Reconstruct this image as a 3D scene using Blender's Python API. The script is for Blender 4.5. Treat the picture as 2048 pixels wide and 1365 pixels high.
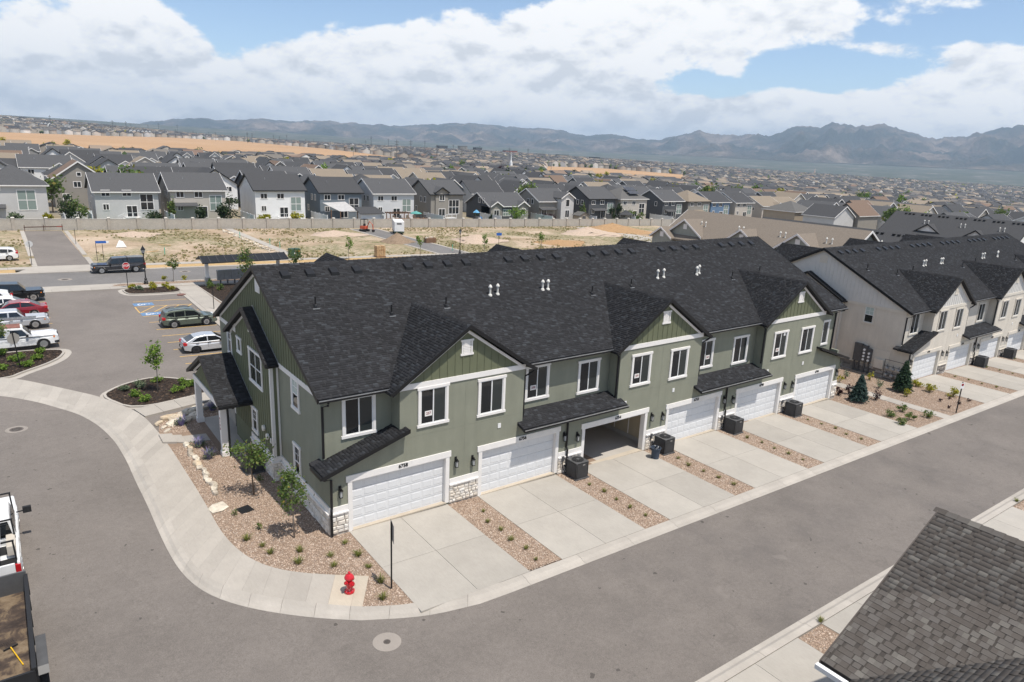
import bpy, math, random, time
import numpy as np
from mathutils import Vector, Matrix
T0 = time.time()
random.seed(7)
for o in list(bpy.data.objects): bpy.data.objects.remove(o)
scene = bpy.context.scene
COL = scene.collection
SLOPE = -0.021                                   # the site falls gently along +X

# ------------------------------------------------------------------ camera
YAW, PITCH, ROLL = 0.6389, 0.2663, 0.0439
CAM = Vector((-10.2081, -26.4967, 16.757)); FPX = 1393.33
fwd = Vector((math.sin(YAW)*math.cos(PITCH), math.cos(YAW)*math.cos(PITCH), -math.sin(PITCH)))
rt0 = Vector((math.cos(YAW), -math.sin(YAW), 0)); up0 = rt0.cross(fwd)
rgt = math.cos(ROLL)*rt0 + math.sin(ROLL)*up0
upv = -math.sin(ROLL)*rt0 + math.cos(ROLL)*up0
cd = bpy.data.cameras.new('camera'); cam = bpy.data.objects.new('camera', cd); COL.objects.link(cam)
mw = Matrix((rgt, upv, -fwd)).transposed().to_4x4(); mw.translation = CAM
cam.matrix_world = mw
cd.sensor_width = 36; cd.lens = FPX/2048*36; cd.clip_start = 0.1; cd.clip_end = 40000
scene.camera = cam

# ------------------------------------------------------------------ sun + sky
SUN_TO = Vector((0.105, -0.40, 1.0)).normalized()          # direction towards the sun
sl = bpy.data.lights.new('sun', 'SUN'); sl.energy = 5.0; sl.angle = math.radians(0.55); sl.color = (1.0, 0.94, 0.855)
sun = bpy.data.objects.new('sun', sl); COL.objects.link(sun)
sun.rotation_euler = SUN_TO.to_track_quat('Z', 'Y').to_euler(); sun.location = (0, 0, 60)
vs = scene.view_settings
vs.view_transform = 'Standard'; vs.look = 'None'; vs.exposure = 0.02; vs.gamma = 1.0

world = bpy.data.worlds.new('World'); scene.world = world; world.use_nodes = True
nt = world.node_tree; nt.nodes.clear(); WL = nt.links
def WN(t, **k):
    n = nt.nodes.new(t)
    for a, b in k.items(): setattr(n, a, b)
    return n
def wm(op, a, b=None, c=None, clamp=False):
    n = WN('ShaderNodeMath', operation=op, use_clamp=clamp)
    for i, x in enumerate((a, b, c)):
        if x is None: continue
        if isinstance(x, (int, float)): n.inputs[i].default_value = x
        else: WL.new(x, n.inputs[i])
    return n.outputs[0]
out = WN('ShaderNodeOutputWorld')
sky = WN('ShaderNodeTexSky', sky_type='NISHITA', sun_disc=False)
sky.sun_elevation = math.asin(SUN_TO.z); sky.sun_rotation = math.atan2(SUN_TO.x, SUN_TO.y)
sky.air_density = 1.0; sky.dust_density = 0.6; sky.ozone_density = 1.6; sky.altitude = 1400
bg1 = WN('ShaderNodeBackground'); bg1.inputs[1].default_value = 0.155; WL.new(sky.outputs[0], bg1.inputs[0])
tc = WN('ShaderNodeTexCoord'); sep = WN('ShaderNodeSeparateXYZ'); WL.new(tc.outputs['Generated'], sep.inputs[0])
A = wm('MULTIPLY', wm('ARCTAN2', sep.outputs[0], sep.outputs[1]), 57.2958)
Ee = wm('MULTIPLY', wm('ARCSINE', sep.outputs[2]), 57.2958)
mp = WN('ShaderNodeMapping'); WL.new(tc.outputs['Generated'], mp.inputs[0]); mp.inputs['Scale'].default_value = (1, 1, 1.9)
def cloud_noise(scale, detail, rough, dz=0.0, off=0.0):
    m2 = WN('ShaderNodeMapping'); WL.new(mp.outputs[0], m2.inputs[0]); m2.inputs['Location'].default_value = (off, off*.7, dz)
    n = WN('ShaderNodeTexNoise'); n.inputs['Scale'].default_value = scale; n.inputs['Detail'].default_value = detail
    n.inputs['Roughness'].default_value = rough; WL.new(m2.outputs[0], n.inputs['Vector']); return n.outputs['Fac']
big = cloud_noise(7.0, 7, .58); bigUp = cloud_noise(7.0, 6, .58, dz=.030); fine = cloud_noise(24, 5, .6, off=3.1)
bias = None
# (azimuth, elevation, half widths, weight): cloud bank low down, towers, and the blue gaps between
for a0, e0, sa, se, w in ((20, 2, 40, 4.2, .22), (55, 1.5, 30, 3.2, .26), (8.5, 6.0, 3.2, 4.0, .20), (3, 4, 5, 4, .14), (33, 6.5, 12, 2.6, .16), (46, 9.5, 9, 2.2, .20), (68, 6.2, 3.2, 2.0, .20), (52.5, 6.6, 1.6, .8, .16), (61.5, 7.6, 2.4, .7, .16),
                          (16, 9.6, 5.0, 2.4, -.42), (25.5, 10.6, 4.0, 1.6, -.34), (33, 11.6, 5, 1.2, -.25), (50, 5.2, 4.0, 1.0, -.30), (58.5, 6.4, 6.0, 1.1, -.30), (67, 9.0, 4.5, 1.1, -.26), (56, 9.8, 8, 1.8, .16)):
    g = wm('EXPONENT', wm('MULTIPLY', wm('ADD', wm('POWER', wm('DIVIDE', wm('SUBTRACT', A, a0), sa), 2), wm('POWER', wm('DIVIDE', wm('SUBTRACT', Ee, e0), se), 2)), -1))
    g = wm('MULTIPLY', g, w); bias = g if bias is None else wm('ADD', bias, g)
cov = wm('ADD', wm('ADD', wm('MULTIPLY', big, .8), wm('MULTIPLY', fine, .2)), bias)
def smooth(x, lo, hi):
    n = WN('ShaderNodeMapRange', interpolation_type='SMOOTHSTEP'); WL.new(x, n.inputs[0])
    n.inputs[1].default_value = lo; n.inputs[2].default_value = hi; return n.outputs[0]
mask = smooth(cov, .490, .585)
puff_shade = wm('MULTIPLY', wm('SUBTRACT', big, bigUp), 4.4)  # self-shading put into the cloud colour: puff tops lighter, low parts greyer
tone = wm('ADD', wm('ADD', puff_shade, wm('MULTIPLY', fine, .55)), .42)
tone = wm('ADD', tone, wm('MULTIPLY', wm('MINIMUM', Ee, 9.0), .028), clamp=True)
ramp = WN('ShaderNodeValToRGB'); WL.new(tone, ramp.inputs[0])
cr = ramp.color_ramp; cr.elements[0].position = .42; cr.elements[0].color = (.67, .695, .735, 1); cr.elements[1].position = 1.0; cr.elements[1].color = (.97, .965, .96, 1)
el = cr.elements.new(.72); el.color = (.85, .862, .88, 1)
bg2 = WN('ShaderNodeBackground'); bg2.inputs[1].default_value = 1.15; WL.new(ramp.outputs[0], bg2.inputs[0])
mixw = WN('ShaderNodeMixShader'); WL.new(mask, mixw.inputs[0]); WL.new(bg1.outputs[0], mixw.inputs[1]); WL.new(bg2.outputs[0], mixw.inputs[2])
WL.new(mixw.outputs[0], out.inputs[0])

# ------------------------------------------------------------------ helpers
def zp(x, y=0): return SLOPE*max(-90.0, x)
def pix(u, v, dz=0.0):
    """where the sight line through a point of the photograph meets the sloping site"""
    d = fwd + rgt*((u-1024)/FPX) - upv*((v-682)/FPX)
    n = Vector((-SLOPE, 0, 1)); t = (dz - n.dot(CAM))/n.dot(d); p = CAM + d*t
    return p
def tag(o, label=None, cat=None, group=None, kind=None):
    if label: o['label'] = label
    if cat: o['category'] = cat
    if group: o['group'] = group
    if kind: o['kind'] = kind
    return o
def empty(name, loc, rz=0.0, **k):
    o = bpy.data.objects.new(name, None); o.empty_display_size = .2; COL.objects.link(o); o.location = loc; o.rotation_euler = (0, 0, rz)
    return tag(o, **k)
def link(name, me, parent=None, loc=(0, 0, 0), rz=0.0, **k):
    o = bpy.data.objects.new(name, me); COL.objects.link(o); o.location = loc
    if rz: o.rotation_euler = (0, 0, rz)
    if parent: o.parent = parent
    return tag(o, **k)
def copy_tree(o, parent=None):
    c = o.copy(); COL.objects.link(c); c.parent = parent
    for ch in list(o.children): copy_tree(ch, c)
    return c
class MB:
    def __init__(s): s.v = []; s.f = []; s.mi = []; s.cur = 0
    def mat(s, i): s.cur = i; return s
    def add(s, vs, fs):
        b = len(s.v); s.v += [tuple(p) for p in vs]; s.f += [tuple(b+i for i in f) for f in fs]; s.mi += [s.cur]*len(fs); return s
    def box(s, x0, x1, y0, y1, z0, z1):
        if x0 > x1: x0, x1 = x1, x0
        if y0 > y1: y0, y1 = y1, y0
        if z0 > z1: z0, z1 = z1, z0
        return s.add([(x0,y0,z0),(x1,y0,z0),(x1,y1,z0),(x0,y1,z0),(x0,y0,z1),(x1,y0,z1),(x1,y1,z1),(x0,y1,z1)],
                     [(0,3,2,1),(4,5,6,7),(0,1,5,4),(1,2,6,5),(2,3,7,6),(3,0,4,7)])
    def quad(s, *p): return s.add(p, [tuple(range(len(p)))])
    def loft(s, a, b, caps=True):
        n = len(a); fs = [(i, (i+1) % n, n+(i+1) % n, n+i) for i in range(n)]
        if caps: fs += [tuple(range(n-1, -1, -1)), tuple(range(n, 2*n))]
        return s.add(list(a)+list(b), fs)
    def prism(s, pts, d):
        d = Vector(d); return s.loft([Vector(p) for p in pts], [Vector(p)+d for p in pts])
    def ground_slab(s, pts, top, thick):
        """polygon of (x,y) lying on the sloping site"""
        return s.loft([(x, y, zp(x)+top-thick) for x, y in pts], [(x, y, zp(x)+top) for x, y in pts])
    def tube(s, path, r, n=8, r2=None):
        path = [Vector(p) for p in path]; rings = []; m = len(path)
        for i, p in enumerate(path):
            d = (path[min(i+1, m-1)]-path[max(i-1, 0)]).normalized(); a = d.orthogonal().normalized(); b = d.cross(a)
            rr = r if r2 is None else r+(r2-r)*i/(m-1)
            rings.append([p+(a*math.cos(2*math.pi*k/n)+b*math.sin(2*math.pi*k/n))*rr for k in range(n)])
        vs = [p for g in rings for p in g]; fs = []
        for i in range(m-1):
            for k in range(n): fs.append((i*n+k, i*n+(k+1) % n, (i+1)*n+(k+1) % n, (i+1)*n+k))
        fs += [tuple(range(n-1, -1, -1)), tuple(range((m-1)*n, m*n))]
        return s.add(vs, fs)
    def lathe(s, prof, n=16, axis='Z', c=(0, 0, 0)):
        vs = []; m = len(prof); cx, cy, cz = c
        for r, h in prof:
            for k in range(n):
                a = 2*math.pi*k/n; x, y = r*math.cos(a), r*math.sin(a)
                vs.append((cx+x, cy+y, cz+h) if axis == 'Z' else ((cx+x, cy+h, cz+y) if axis == 'Y' else (cx+h, cy+x, cz+y)))
        fs = [(i*n+k, i*n+(k+1) % n, (i+1)*n+(k+1) % n, (i+1)*n+k) for i in range(m-1) for k in range(n)]
        fs += [tuple(range(n-1, -1, -1)), tuple(range((m-1)*n, m*n))]
        return s.add(vs, fs)
    def mesh(s, name, mats, smooth=False):
        me = bpy.data.meshes.new(name); me.from_pydata([tuple(p) for p in s.v], [], s.f)
        for m in (mats if isinstance(mats, (list, tuple)) else [mats]): me.materials.append(m)
        if any(s.mi): me.polygons.foreach_set('material_index', s.mi)
        if smooth: me.polygons.foreach_set('use_smooth', [True]*len(me.polygons))
        me.validate(); 
        import bmesh
        bm = bmesh.new(); bm.from_mesh(me); bmesh.ops.recalc_face_normals(bm, faces=bm.faces); bm.to_mesh(me); bm.free()
        return me
    def build(s, name, mats, parent=None, loc=(0, 0, 0), rz=0.0, smooth=False, bevel=0, **k):
        o = link(name, s.mesh(name, mats, smooth), parent, loc, rz, **k)
        if bevel:
            b = o.modifiers.new('bevel', 'BEVEL'); b.width = bevel; b.segments = 2; b.limit_method = 'ANGLE'
        return o
def np_mesh(name, V, F, mats, mi=None, smooth=False):
    """V (n,3), F (m,k) numpy"""
    me = bpy.data.meshes.new(name); m, k = F.shape
    me.vertices.add(len(V)); me.vertices.foreach_set('co', np.ascontiguousarray(V, dtype=np.float32).ravel())
    me.loops.add(m*k); me.loops.foreach_set('vertex_index', np.ascontiguousarray(F, dtype=np.int32).ravel())
    me.polygons.add(m); me.polygons.foreach_set('loop_start', np.arange(0, m*k, k, dtype=np.int32))
    try: me.polygons.foreach_set('loop_total', np.full(m, k, dtype=np.int32))
    except Exception: pass
    for x in (mats if isinstance(mats, (list, tuple)) else [mats]): me.materials.append(x)
    if mi is not None: me.polygons.foreach_set('material_index', np.asarray(mi, dtype=np.int32))
    if smooth: me.polygons.foreach_set('use_smooth', np.ones(m, dtype=bool))
    me.update(calc_edges=True); return me

# ------------------------------------------------------------------ materials
def srgb(*c): return tuple(((x/255)/12.92 if x/255 <= .04045 else ((x/255+.055)/1.055)**2.4) for x in c)
class MT:
    def __init__(s, name):
        s.m = bpy.data.materials.new(name); s.m.use_nodes = True; s.t = s.m.node_tree; s.b = s.t.nodes['Principled BSDF']; s.b.inputs['Roughness'].default_value = .8; s.b.inputs['Specular IOR Level'].default_value = .3
    def n(s, ty, **k):
        x = s.t.nodes.new(ty)
        for a, b in k.items(): setattr(x, a, b)
        return x
    def l(s, a, b): s.t.links.new(a, b)
    def coord(s, kind='Object'):
        return s.n('ShaderNodeTexCoord').outputs[kind] if kind != 'World' else s.n('ShaderNodeNewGeometry').outputs['Position']
    def noise(s, scale, detail=4, rough=.55, co=None, dist=0.0, stretch=None):
        x = s.n('ShaderNodeTexNoise'); x.inputs['Scale'].default_value = scale; x.inputs['Detail'].default_value = detail; x.inputs['Roughness'].default_value = rough; x.inputs['Distortion'].default_value = dist
        co = co or s.coord('World')
        if stretch:
            m = s.n('ShaderNodeMapping'); m.inputs['Scale'].default_value = stretch; s.l(co, m.inputs[0]); co = m.outputs[0]
        s.l(co, x.inputs['Vector']); return x.outputs['Fac']
    def ramp(s, fac, stops):
        r = s.n('ShaderNodeValToRGB'); s.l(fac, r.inputs[0]); e = r.color_ramp.elements
        e[0].position, e[0].color = stops[0][0], (*stops[0][1], 1); e[1].position, e[1].color = stops[-1][0], (*stops[-1][1], 1)
        for p, c in stops[1:-1]: q = e.new(p); q.color = (*c, 1)
        return r.outputs[0]
    def mix(s, fac, a, b, mode='MIX'):
        x = s.n('ShaderNodeMix', data_type='RGBA', blend_type=mode)
        for i, v in ((0, fac), (6, a), (7, b)):
            if isinstance(v, (int, float)): x.inputs[i].default_value = v
            elif isinstance(v, tuple): x.inputs[i].default_value = (*v, 1)
            else: s.l(v, x.inputs[i])
        return x.outputs[2]
    def math(s, op, a, b):
        x = s.n('ShaderNodeMath', operation=op)
        for i, v in enumerate((a, b)):
            if isinstance(v, (int, float)): x.inputs[i].default_value = v
            else: s.l(v, x.inputs[i])
        return x.outputs[0]
    def base(s, c):
        if isinstance(c, tuple): s.b.inputs['Base Color'].default_value = (*c, 1)
        else: s.l(c, s.b.inputs['Base Color'])
        return s
    def bump(s, h, strength=.3, dist=.01):
        x = s.n('ShaderNodeBump'); x.inputs['Strength'].default_value = strength; x.inputs['Distance'].default_value = dist; s.l(h, x.inputs['Height']); s.l(x.outputs[0], s.b.inputs['Normal']); return s
    def set(s, **k):
        for a, b in k.items(): s.b.inputs[a.replace('_', ' ')].default_value = b
        return s
def sc(c, k): return tuple(min(1, x*k) for x in c)
def plain(name, c, rough=.6, var=.10, scale=1.5, bump=0, bscale=40, metal=0.0, fine=0.0):
    m = MT(name); m.set(Roughness=rough, Metallic=metal)
    col = m.ramp(m.noise(scale, 5), [(.3, sc(c, 1-var)), (.7, sc(c, 1+var))])
    if fine: col = m.mix(fine, col, m.ramp(m.noise(bscale, 3), [(.3, sc(c, .55)), (.7, sc(c, 1.35))]))
    m.base(col)
    if bump: m.bump(m.noise(bscale, 4, .7), bump, .01)
    return m.m
def glassy(name, c, rough=.06, spec=.5):
    m = MT(name); m.base(c).set(Roughness=rough); m.b.inputs['Specular IOR Level'].default_value = spec; return m.m
def island(name, stops, rough=.9, bump=0.0, fine=.0, patch=0.0):
    m = MT(name); m.set(Roughness=rough); g = m.n('ShaderNodeNewGeometry'); c = m.ramp(g.outputs['Random Per Island'], stops)
    if fine: c = m.mix(1.0, c, m.ramp(m.noise(90, 3), [(.3, (1-fine,)*3), (.7, (1+fine*.6,)*3)]), 'MULTIPLY')
    if patch: c = m.mix(1.0, c, m.ramp(m.noise(.35, 4), [(.3, (1-patch,)*3), (.7, (1+patch,)*3)]), 'MULTIPLY')
    m.base(c)
    if bump: m.bump(m.noise(120, 3), bump, .004)
    return m.m
def objrand(name, stops, rough=.7, noise=.1, nscale=3, bump=0):
    m = MT(name); m.set(Roughness=rough); i = m.n('ShaderNodeObjectInfo'); c = m.ramp(i.outputs['Random'], stops)
    c = m.mix(1.0, c, m.ramp(m.noise(nscale, 5), [(.3, (1-noise,)*3), (.7, (1+noise,)*3)]), 'MULTIPLY'); m.base(c)
    if bump: m.bump(m.noise(30, 5, .65), bump, .02)
    return m.m
# ------------------------------------------------------------------ shared materials
def asphalt_mat(name, c, marks=0.0):
    m = MT(name); m.set(Roughness=.88)
    col = m.ramp(m.noise(.16, 7, .66, dist=.3), [(.30, sc(c, .84)), (.5, c), (.72, sc(c, 1.12))])
    col = m.mix(1.0, col, m.ramp(m.noise(1.1, 6, .7), [(.25, (.93,)*3), (.75, (1.06,)*3)]), 'MULTIPLY')
    col = m.mix(1.0, col, m.ramp(m.noise(5.5, 4, .7), [(.28, (.90,)*3), (.72, (1.09,)*3)]), 'MULTIPLY')
    fine = m.noise(26, 5, .85)
    col = m.mix(1.0, col, m.ramp(fine, [(.30, (.62,)*3), (.5, (1, 1, 1)), (.70, (1.36,)*3)]), 'MULTIPLY')
    if marks:                                             # tyre scrub left by cars turning into the drives
        w = m.n('ShaderNodeTexVoronoi', feature='DISTANCE_TO_EDGE'); w.inputs['Scale'].default_value = .8
        nz = m.n('ShaderNodeTexNoise'); nz.inputs['Scale'].default_value = .9; nz.inputs['Detail'].default_value = 2
        m.l(m.coord('World'), nz.inputs['Vector']); va = m.n('ShaderNodeVectorMath', operation='MULTIPLY_ADD'); m.l(nz.outputs['Color'], va.inputs[0]); va.inputs[1].default_value = (2.2, 2.2, 0); m.l(m.coord('World'), va.inputs[2]); m.l(va.outputs[0], w.inputs['Vector'])
        line = m.ramp(w.outputs['Distance'], [(.0, (1, 1, 1)), (.035, (0, 0, 0))])
        sepw = m.n('ShaderNodeSeparateXYZ'); m.l(m.coord('World'), sepw.inputs[0])
        xr = m.n('ShaderNodeMapRange'); m.l(sepw.outputs[0], xr.inputs[0]); xr.inputs[1].default_value = 3; xr.inputs[2].default_value = 11
        yr = m.n('ShaderNodeMapRange'); m.l(sepw.outputs[1], yr.inputs[0]); yr.inputs[1].default_value = -10.5; yr.inputs[2].default_value = -13.5
        zone = m.ramp(m.noise(.17, 4, .55), [(.45, (0, 0, 0)), (.62, (1, 1, 1))])
        fac = m.math('MULTIPLY', m.math('MULTIPLY', zone, xr.outputs[0]), marks)
        col = m.mix(m.math('MULTIPLY', m.math('MULTIPLY', fac, m.ramp(m.noise(.8, 6, .75), [(.30, (.2,)*3), (.65, (1, 1, 1))])), .62), col, (c[0]*.60, c[1]*.61, c[2]*.64))
        broke = m.ramp(m.noise(1.9, 2, .5), [(.42, (0, 0, 0)), (.52, (1, 1, 1))])
        col = m.mix(m.math('MULTIPLY', m.math('MULTIPLY', m.math('MULTIPLY', xr.outputs[0], yr.outputs[0]), m.math('MULTIPLY', line, broke)), .30), col, sc(c, .50))
        col = m.mix(m.math('MULTIPLY', m.ramp(m.noise(.33, 3, .5, dist=.5), [(.70, (0, 0, 0)), (.73, (1, 1, 1))]), .28), col, sc(c, 1.45))
        col = m.mix(m.math('MULTIPLY', m.ramp(m.noise(2.6, 2, .4), [(.735, (0, 0, 0)), (.75, (1, 1, 1))]), .7), col, sc(c, .30))
    m.base(col).bump(fine, .35, .006); return m.m
def concrete_mat(name, c, dirt=.08):
    m = MT(name); m.set(Roughness=.85); oi = m.n('ShaderNodeObjectInfo')
    col = m.ramp(m.noise(.7, 6, .62), [(.3, sc(c, 1-dirt)), (.7, sc(c, 1+dirt*.7))])
    col = m.mix(1.0, col, m.ramp(m.noise(14, 4, .7, stretch=(1, .25, 1)), [(.3, (.95,)*3), (.7, (1.04,)*3)]), 'MULTIPLY')
    col = m.mix(1.0, col, m.ramp(oi.outputs['Random'], [(0, (.91,)*3), (1, (1.06,)*3)]), 'MULTIPLY')
    st = m.ramp(m.noise(.45, 5, .7, dist=.8), [(.66, (0, 0, 0)), (.78, (1, 1, 1))])
    col = m.mix(m.math('MULTIPLY', st, .35), col, sc((c[0]*1.0, c[1]*.92, c[2]*.82), .80))
    m.base(col).bump(m.noise(70, 4, .7), .12, .004); return m.m
ASPH = asphalt_mat('asphalt_worn', (.172, .152, .135), .9); ASPH2 = asphalt_mat('asphalt_lot', (.184, .162, .144)); ASPH3 = asphalt_mat('asphalt_street', (.172, .163, .155))
CONC = concrete_mat('concrete_drive', (.378, .350, .308)); CONC2 = concrete_mat('concrete_curb', (.400, .366, .322), .12); CONC3 = concrete_mat('concrete_walk', (.390, .356, .312)); CONCY = concrete_mat('concrete_new', (.455, .395, .315))
YEL = plain('paint_yellow', (.60, .38, .12), .7, .25, 3, fine=.3); BLUEP = plain('paint_blue', (.12, .22, .37), .7, .2, 3); WPAINT = plain('paint_white', (.72, .72, .71), .7, .12, 4)
GRAVB = plain('gravel_bed', (.25, .18, .13), .95, .2, 5, .5, 60, fine=.5)
PEB = island('pebble', [(0, (.18, .125, .09)), (.2, (.31, .225, .165)), (.45, (.42, .31, .23)), (.7, (.50, .38, .295)), (.88, (.62, .52, .43)), (1, (.28, .24, .21))], .9)
MULCH = plain('mulch_bed', (.030, .021, .016), .95, .35, 6, .8, 40, fine=.6)
CHIP = island('mulch_chip', [(0, (.016, .011, .008)), (.6, (.042, .028, .020)), (.9, (.085, .056, .038)), (1, (.16, .11, .075))], .95)
def dirt_mat(name):
    m = MT(name); m.set(Roughness=.95)
    a = m.ramp(m.noise(.09, 7, .62, dist=.5), [(.28, (.25, .195, .115)), (.42, (.38, .285, .195)), (.55, (.47, .365, .265)), (.72, (.56, .46, .35))])
    g = m.ramp(m.noise(.055, 5, .6, dist=.7), [(.43, (0, 0, 0)), (.56, (1, 1, 1))])
    a = m.mix(m.math('MULTIPLY', g, m.ramp(m.noise(1.6, 6, .75), [(.40, (0, 0, 0)), (.56, (1, 1, 1))])), a, (.155, .155, .062))
    a = m.mix(1.0, a, m.ramp(m.noise(2.2, 6, .75), [(.3, (.72,)*3), (.7, (1.18,)*3)]), 'MULTIPLY'); m.base(a).bump(m.noise(1.2, 7, .7), .8, .25); return m.m
DIRT = dirt_mat('dry_dirt')
# ------------------------------------------------------------------ terrain to the horizon
def sstep(a, b, x):
    t = np.clip((x-a)/(b-a), 0, 1); return t*t*(3-2*t)
def terr(X, Y):
    X = np.asarray(X, float); Y = np.asarray(Y, float)
    dx, dy = X-CAM.x, Y-CAM.y; r = np.hypot(dx, dy); az = np.arctan2(dx, dy)
    zf = np.interp(az, [-.2, 0, .3, .6, .8, 1.0, 1.27, 1.6], [30, 16, 9, 5, -6, -20, -33, -40])
    t = sstep(200, 1900, r)*(np.abs(az-.6) < 1.3); z = SLOPE*np.clip(X, -90, 900)*(1-t) + zf*t
    z = z + 26*np.exp(-((az+.02)/.22)**2)*sstep(1500, 2400, r)
    z = z + (-46-z)*sstep(2700, 4300, r)*sstep(.25, .75, az)
    z = z + 84*sstep(4300, 7400, r)
    return z
rr = np.concatenate([np.linspace(3, 60, 10), np.geomspace(75, 14000, 74)]); aa = np.concatenate([np.linspace(-.35, 1.75, 120), np.linspace(1.85, 2*math.pi-.45, 26)])
RR, AA = np.meshgrid(rr, aa, indexing='ij'); TX = CAM.x+RR*np.sin(AA); TY = CAM.y+RR*np.cos(AA); TZ = terr(TX, TY)
near = (RR < 1200); TZ = TZ - np.where(RR < 900, .32, .32+np.minimum((RR-900)/600, 1)*.6)
V = np.stack([TX.ravel(), TY.ravel(), TZ.ravel()], 1); V = np.vstack([V, [[CAM.x, CAM.y, zp(CAM.x)-.32]]])
na, nr = len(aa), len(rr); i, j = np.meshgrid(np.arange(nr-1), np.arange(na), indexing='ij'); jn = (j+1) % na
Fq = np.stack([i*na+j, i*na+jn, (i+1)*na+jn, (i+1)*na+j], -1).reshape(-1, 4)
cap = np.array([[nr*na, (k+1) % na, k, k] for k in range(na)])
def terrain_mat():
    m = MT('valley_ground'); m.set(Roughness=1.0)
    near_c = m.ramp(m.noise(.02, 6, .65), [(.3, (.14, .125, .07)), (.45, (.23, .19, .13)), (.6, (.20, .185, .16)), (.75, (.30, .25, .18))])
    far_c = m.ramp(m.noise(.0045, 9, .72, stretch=(1, 1, .1)), [(.30, (.030, .045, .026)), (.44, (.050, .062, .036)), (.56, (.085, .085, .065)), (.62, (.20, .18, .155)), (.67, (.08, .085, .06)), (.8, (.16, .14, .10))])
    g = m.n('ShaderNodeNewGeometry'); ln = m.n('ShaderNodeVectorMath', operation='LENGTH'); m.l(g.outputs['Position'], ln.inputs[0])
    mr = m.n('ShaderNodeMapRange'); m.l(ln.outputs['Value'], mr.inputs[0]); mr.inputs[1].default_value = 1800; mr.inputs[2].default_value = 3000
    m.base(m.mix(mr.outputs[0], near_c, far_c)); return m.m
me = np_mesh('ground', V, np.vstack([Fq, cap[:, [0, 1, 2, 2]]])[:len(Fq)], terrain_mat(), smooth=True)
link('ground', me, kind='structure')
# ------------------------------------------------------------------ street, lot and upper street
def sheet(name, pts, mat, top, **k):
    mb = MB(); mb.ground_slab(pts, top, .12); return mb.build(name, mat, **k)
sheet('street', [(-70, -40), (120, -40), (120, 16.5), (5.3, 17.4), (5.3, 24), (-12, 25.5), (-70, 30)], ASPH, -.10, kind='structure')
sheet('parking_lot', [(-14, 24.4), (-7, 21.8), (-4.2, 17.5), (5.4, 17.5), (5.4, 61.25), (-40, 61.25), (-40, 27)], ASPH2, -.094, kind='structure')
sheet('cross_street', [(-80, 64.6), (130, 64.6), (130, 74.1), (-80, 74.1)], ASPH3, -.10, kind='structure')
def pixt(u, v):
    """sight line through a point of the photograph against the real terrain"""
    d = fwd + rgt*((u-1024)/FPX) - upv*((v-682)/FPX); h = math.hypot(d.x, d.y); r = np.geomspace(90, 3200, 700)
    x, y, z = CAM.x+d.x/h*r, CAM.y+d.y/h*r, CAM.z+d.z/h*r; k = np.nonzero(z < terr(x, y))[0]; k = k[0] if len(k) else int(np.argmin(np.abs(r-2300)))
    return (float(x[k]), float(y[k]))
def W(*pts): return [(p.x, p.y) for p in (pix(*q) for q in pts)]
def resample(pl, n, smooth=2):
    p = np.array(pl, float); d = np.concatenate([[0], np.cumsum(np.hypot(*np.diff(p, axis=0).T))])
    t = np.linspace(0, d[-1], n); q = np.stack([np.interp(t, d, p[:, 0]), np.interp(t, d, p[:, 1])], 1)
    for _ in range(smooth): q[1:-1] = (q[:-2]+2*q[1:-1]+q[2:])/4
    return q
inner = W((-90, 757), (0, 755), (35, 757), (87.6, 768), (160, 783.8), (200, 793), (265.6, 818.5), (289, 832.6), (317, 864), (340.6, 894.7), (368.8, 939), (394.5, 979), (418, 1019), (443, 1065.7), (475, 1100), (512, 1126), (560, 1141), (621.5, 1147.5), (673, 1149.7), (737.6, 1152))
seam = W((-110, 781), (0, 779.5), (47.6, 784), (95, 795.7), (160, 814), (200, 827.5), (235, 850), (261, 880.6), (279.7, 911), (300.8, 951), (324, 1000), (347, 1055), (366, 1098), (392, 1138), (432, 1167), (495, 1187), (560, 1196.5), (585, 1199.8), (654.5, 1210), (725, 1213))
outer = W((-120, 789), (0, 787.6), (76, 801.4), (160, 826), (200, 850), (230.5, 880.6), (254, 920), (270, 958), (293.8, 1005), (317, 1060), (337, 1102), (362, 1143), (400, 1178), (450, 1200), (515, 1216), (580, 1226), (645.7, 1233.6), (722, 1236.5))
NS = 92; I_, S_, O_ = resample(inner, NS, 6), resample(seam, NS, 6), resample(outer, NS, 6)
walk = empty('sidewalk', (0, 0, 0), kind='structure')
for k in range(0, NS-1, 2):
    e = min(k+2, NS-1); g = .006; a = [S_[k]*(1-g)+S_[k+1]*g, S_[k+1], S_[e]*(1-g)+S_[e-1]*g]; b = [I_[e]*(1-g)+I_[e-1]*g, I_[k+1], I_[k]*(1-g)+I_[k+1]*g]
    last = e >= NS-3
    MB().ground_slab([tuple(q) for q in a+b], 0, .12).build('slab', CONCY if last else CONC3, walk)
curb = empty('curb', (0, 0, 0), kind='structure')
tailS = W((725, 1213), (806, 1210), (840, 1204), (890, 1193.5), (960, 1177)); tailO = W((722, 1236.5), (808, 1232), (850, 1228), (887.5, 1221), (960, 1203.5))
CS = [tuple(q) for q in S_] + [tuple(q) for q in resample(tailS, 10, 1)[1:]]; CO = [tuple(q) for q in O_] + [tuple(q) for q in resample(tailO, 10, 1)[1:]]
x = CS[-1][0]
while x < 100: x += 1.0; CS.append((x, -6.72)); CO.append((x, -7.38))
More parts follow.
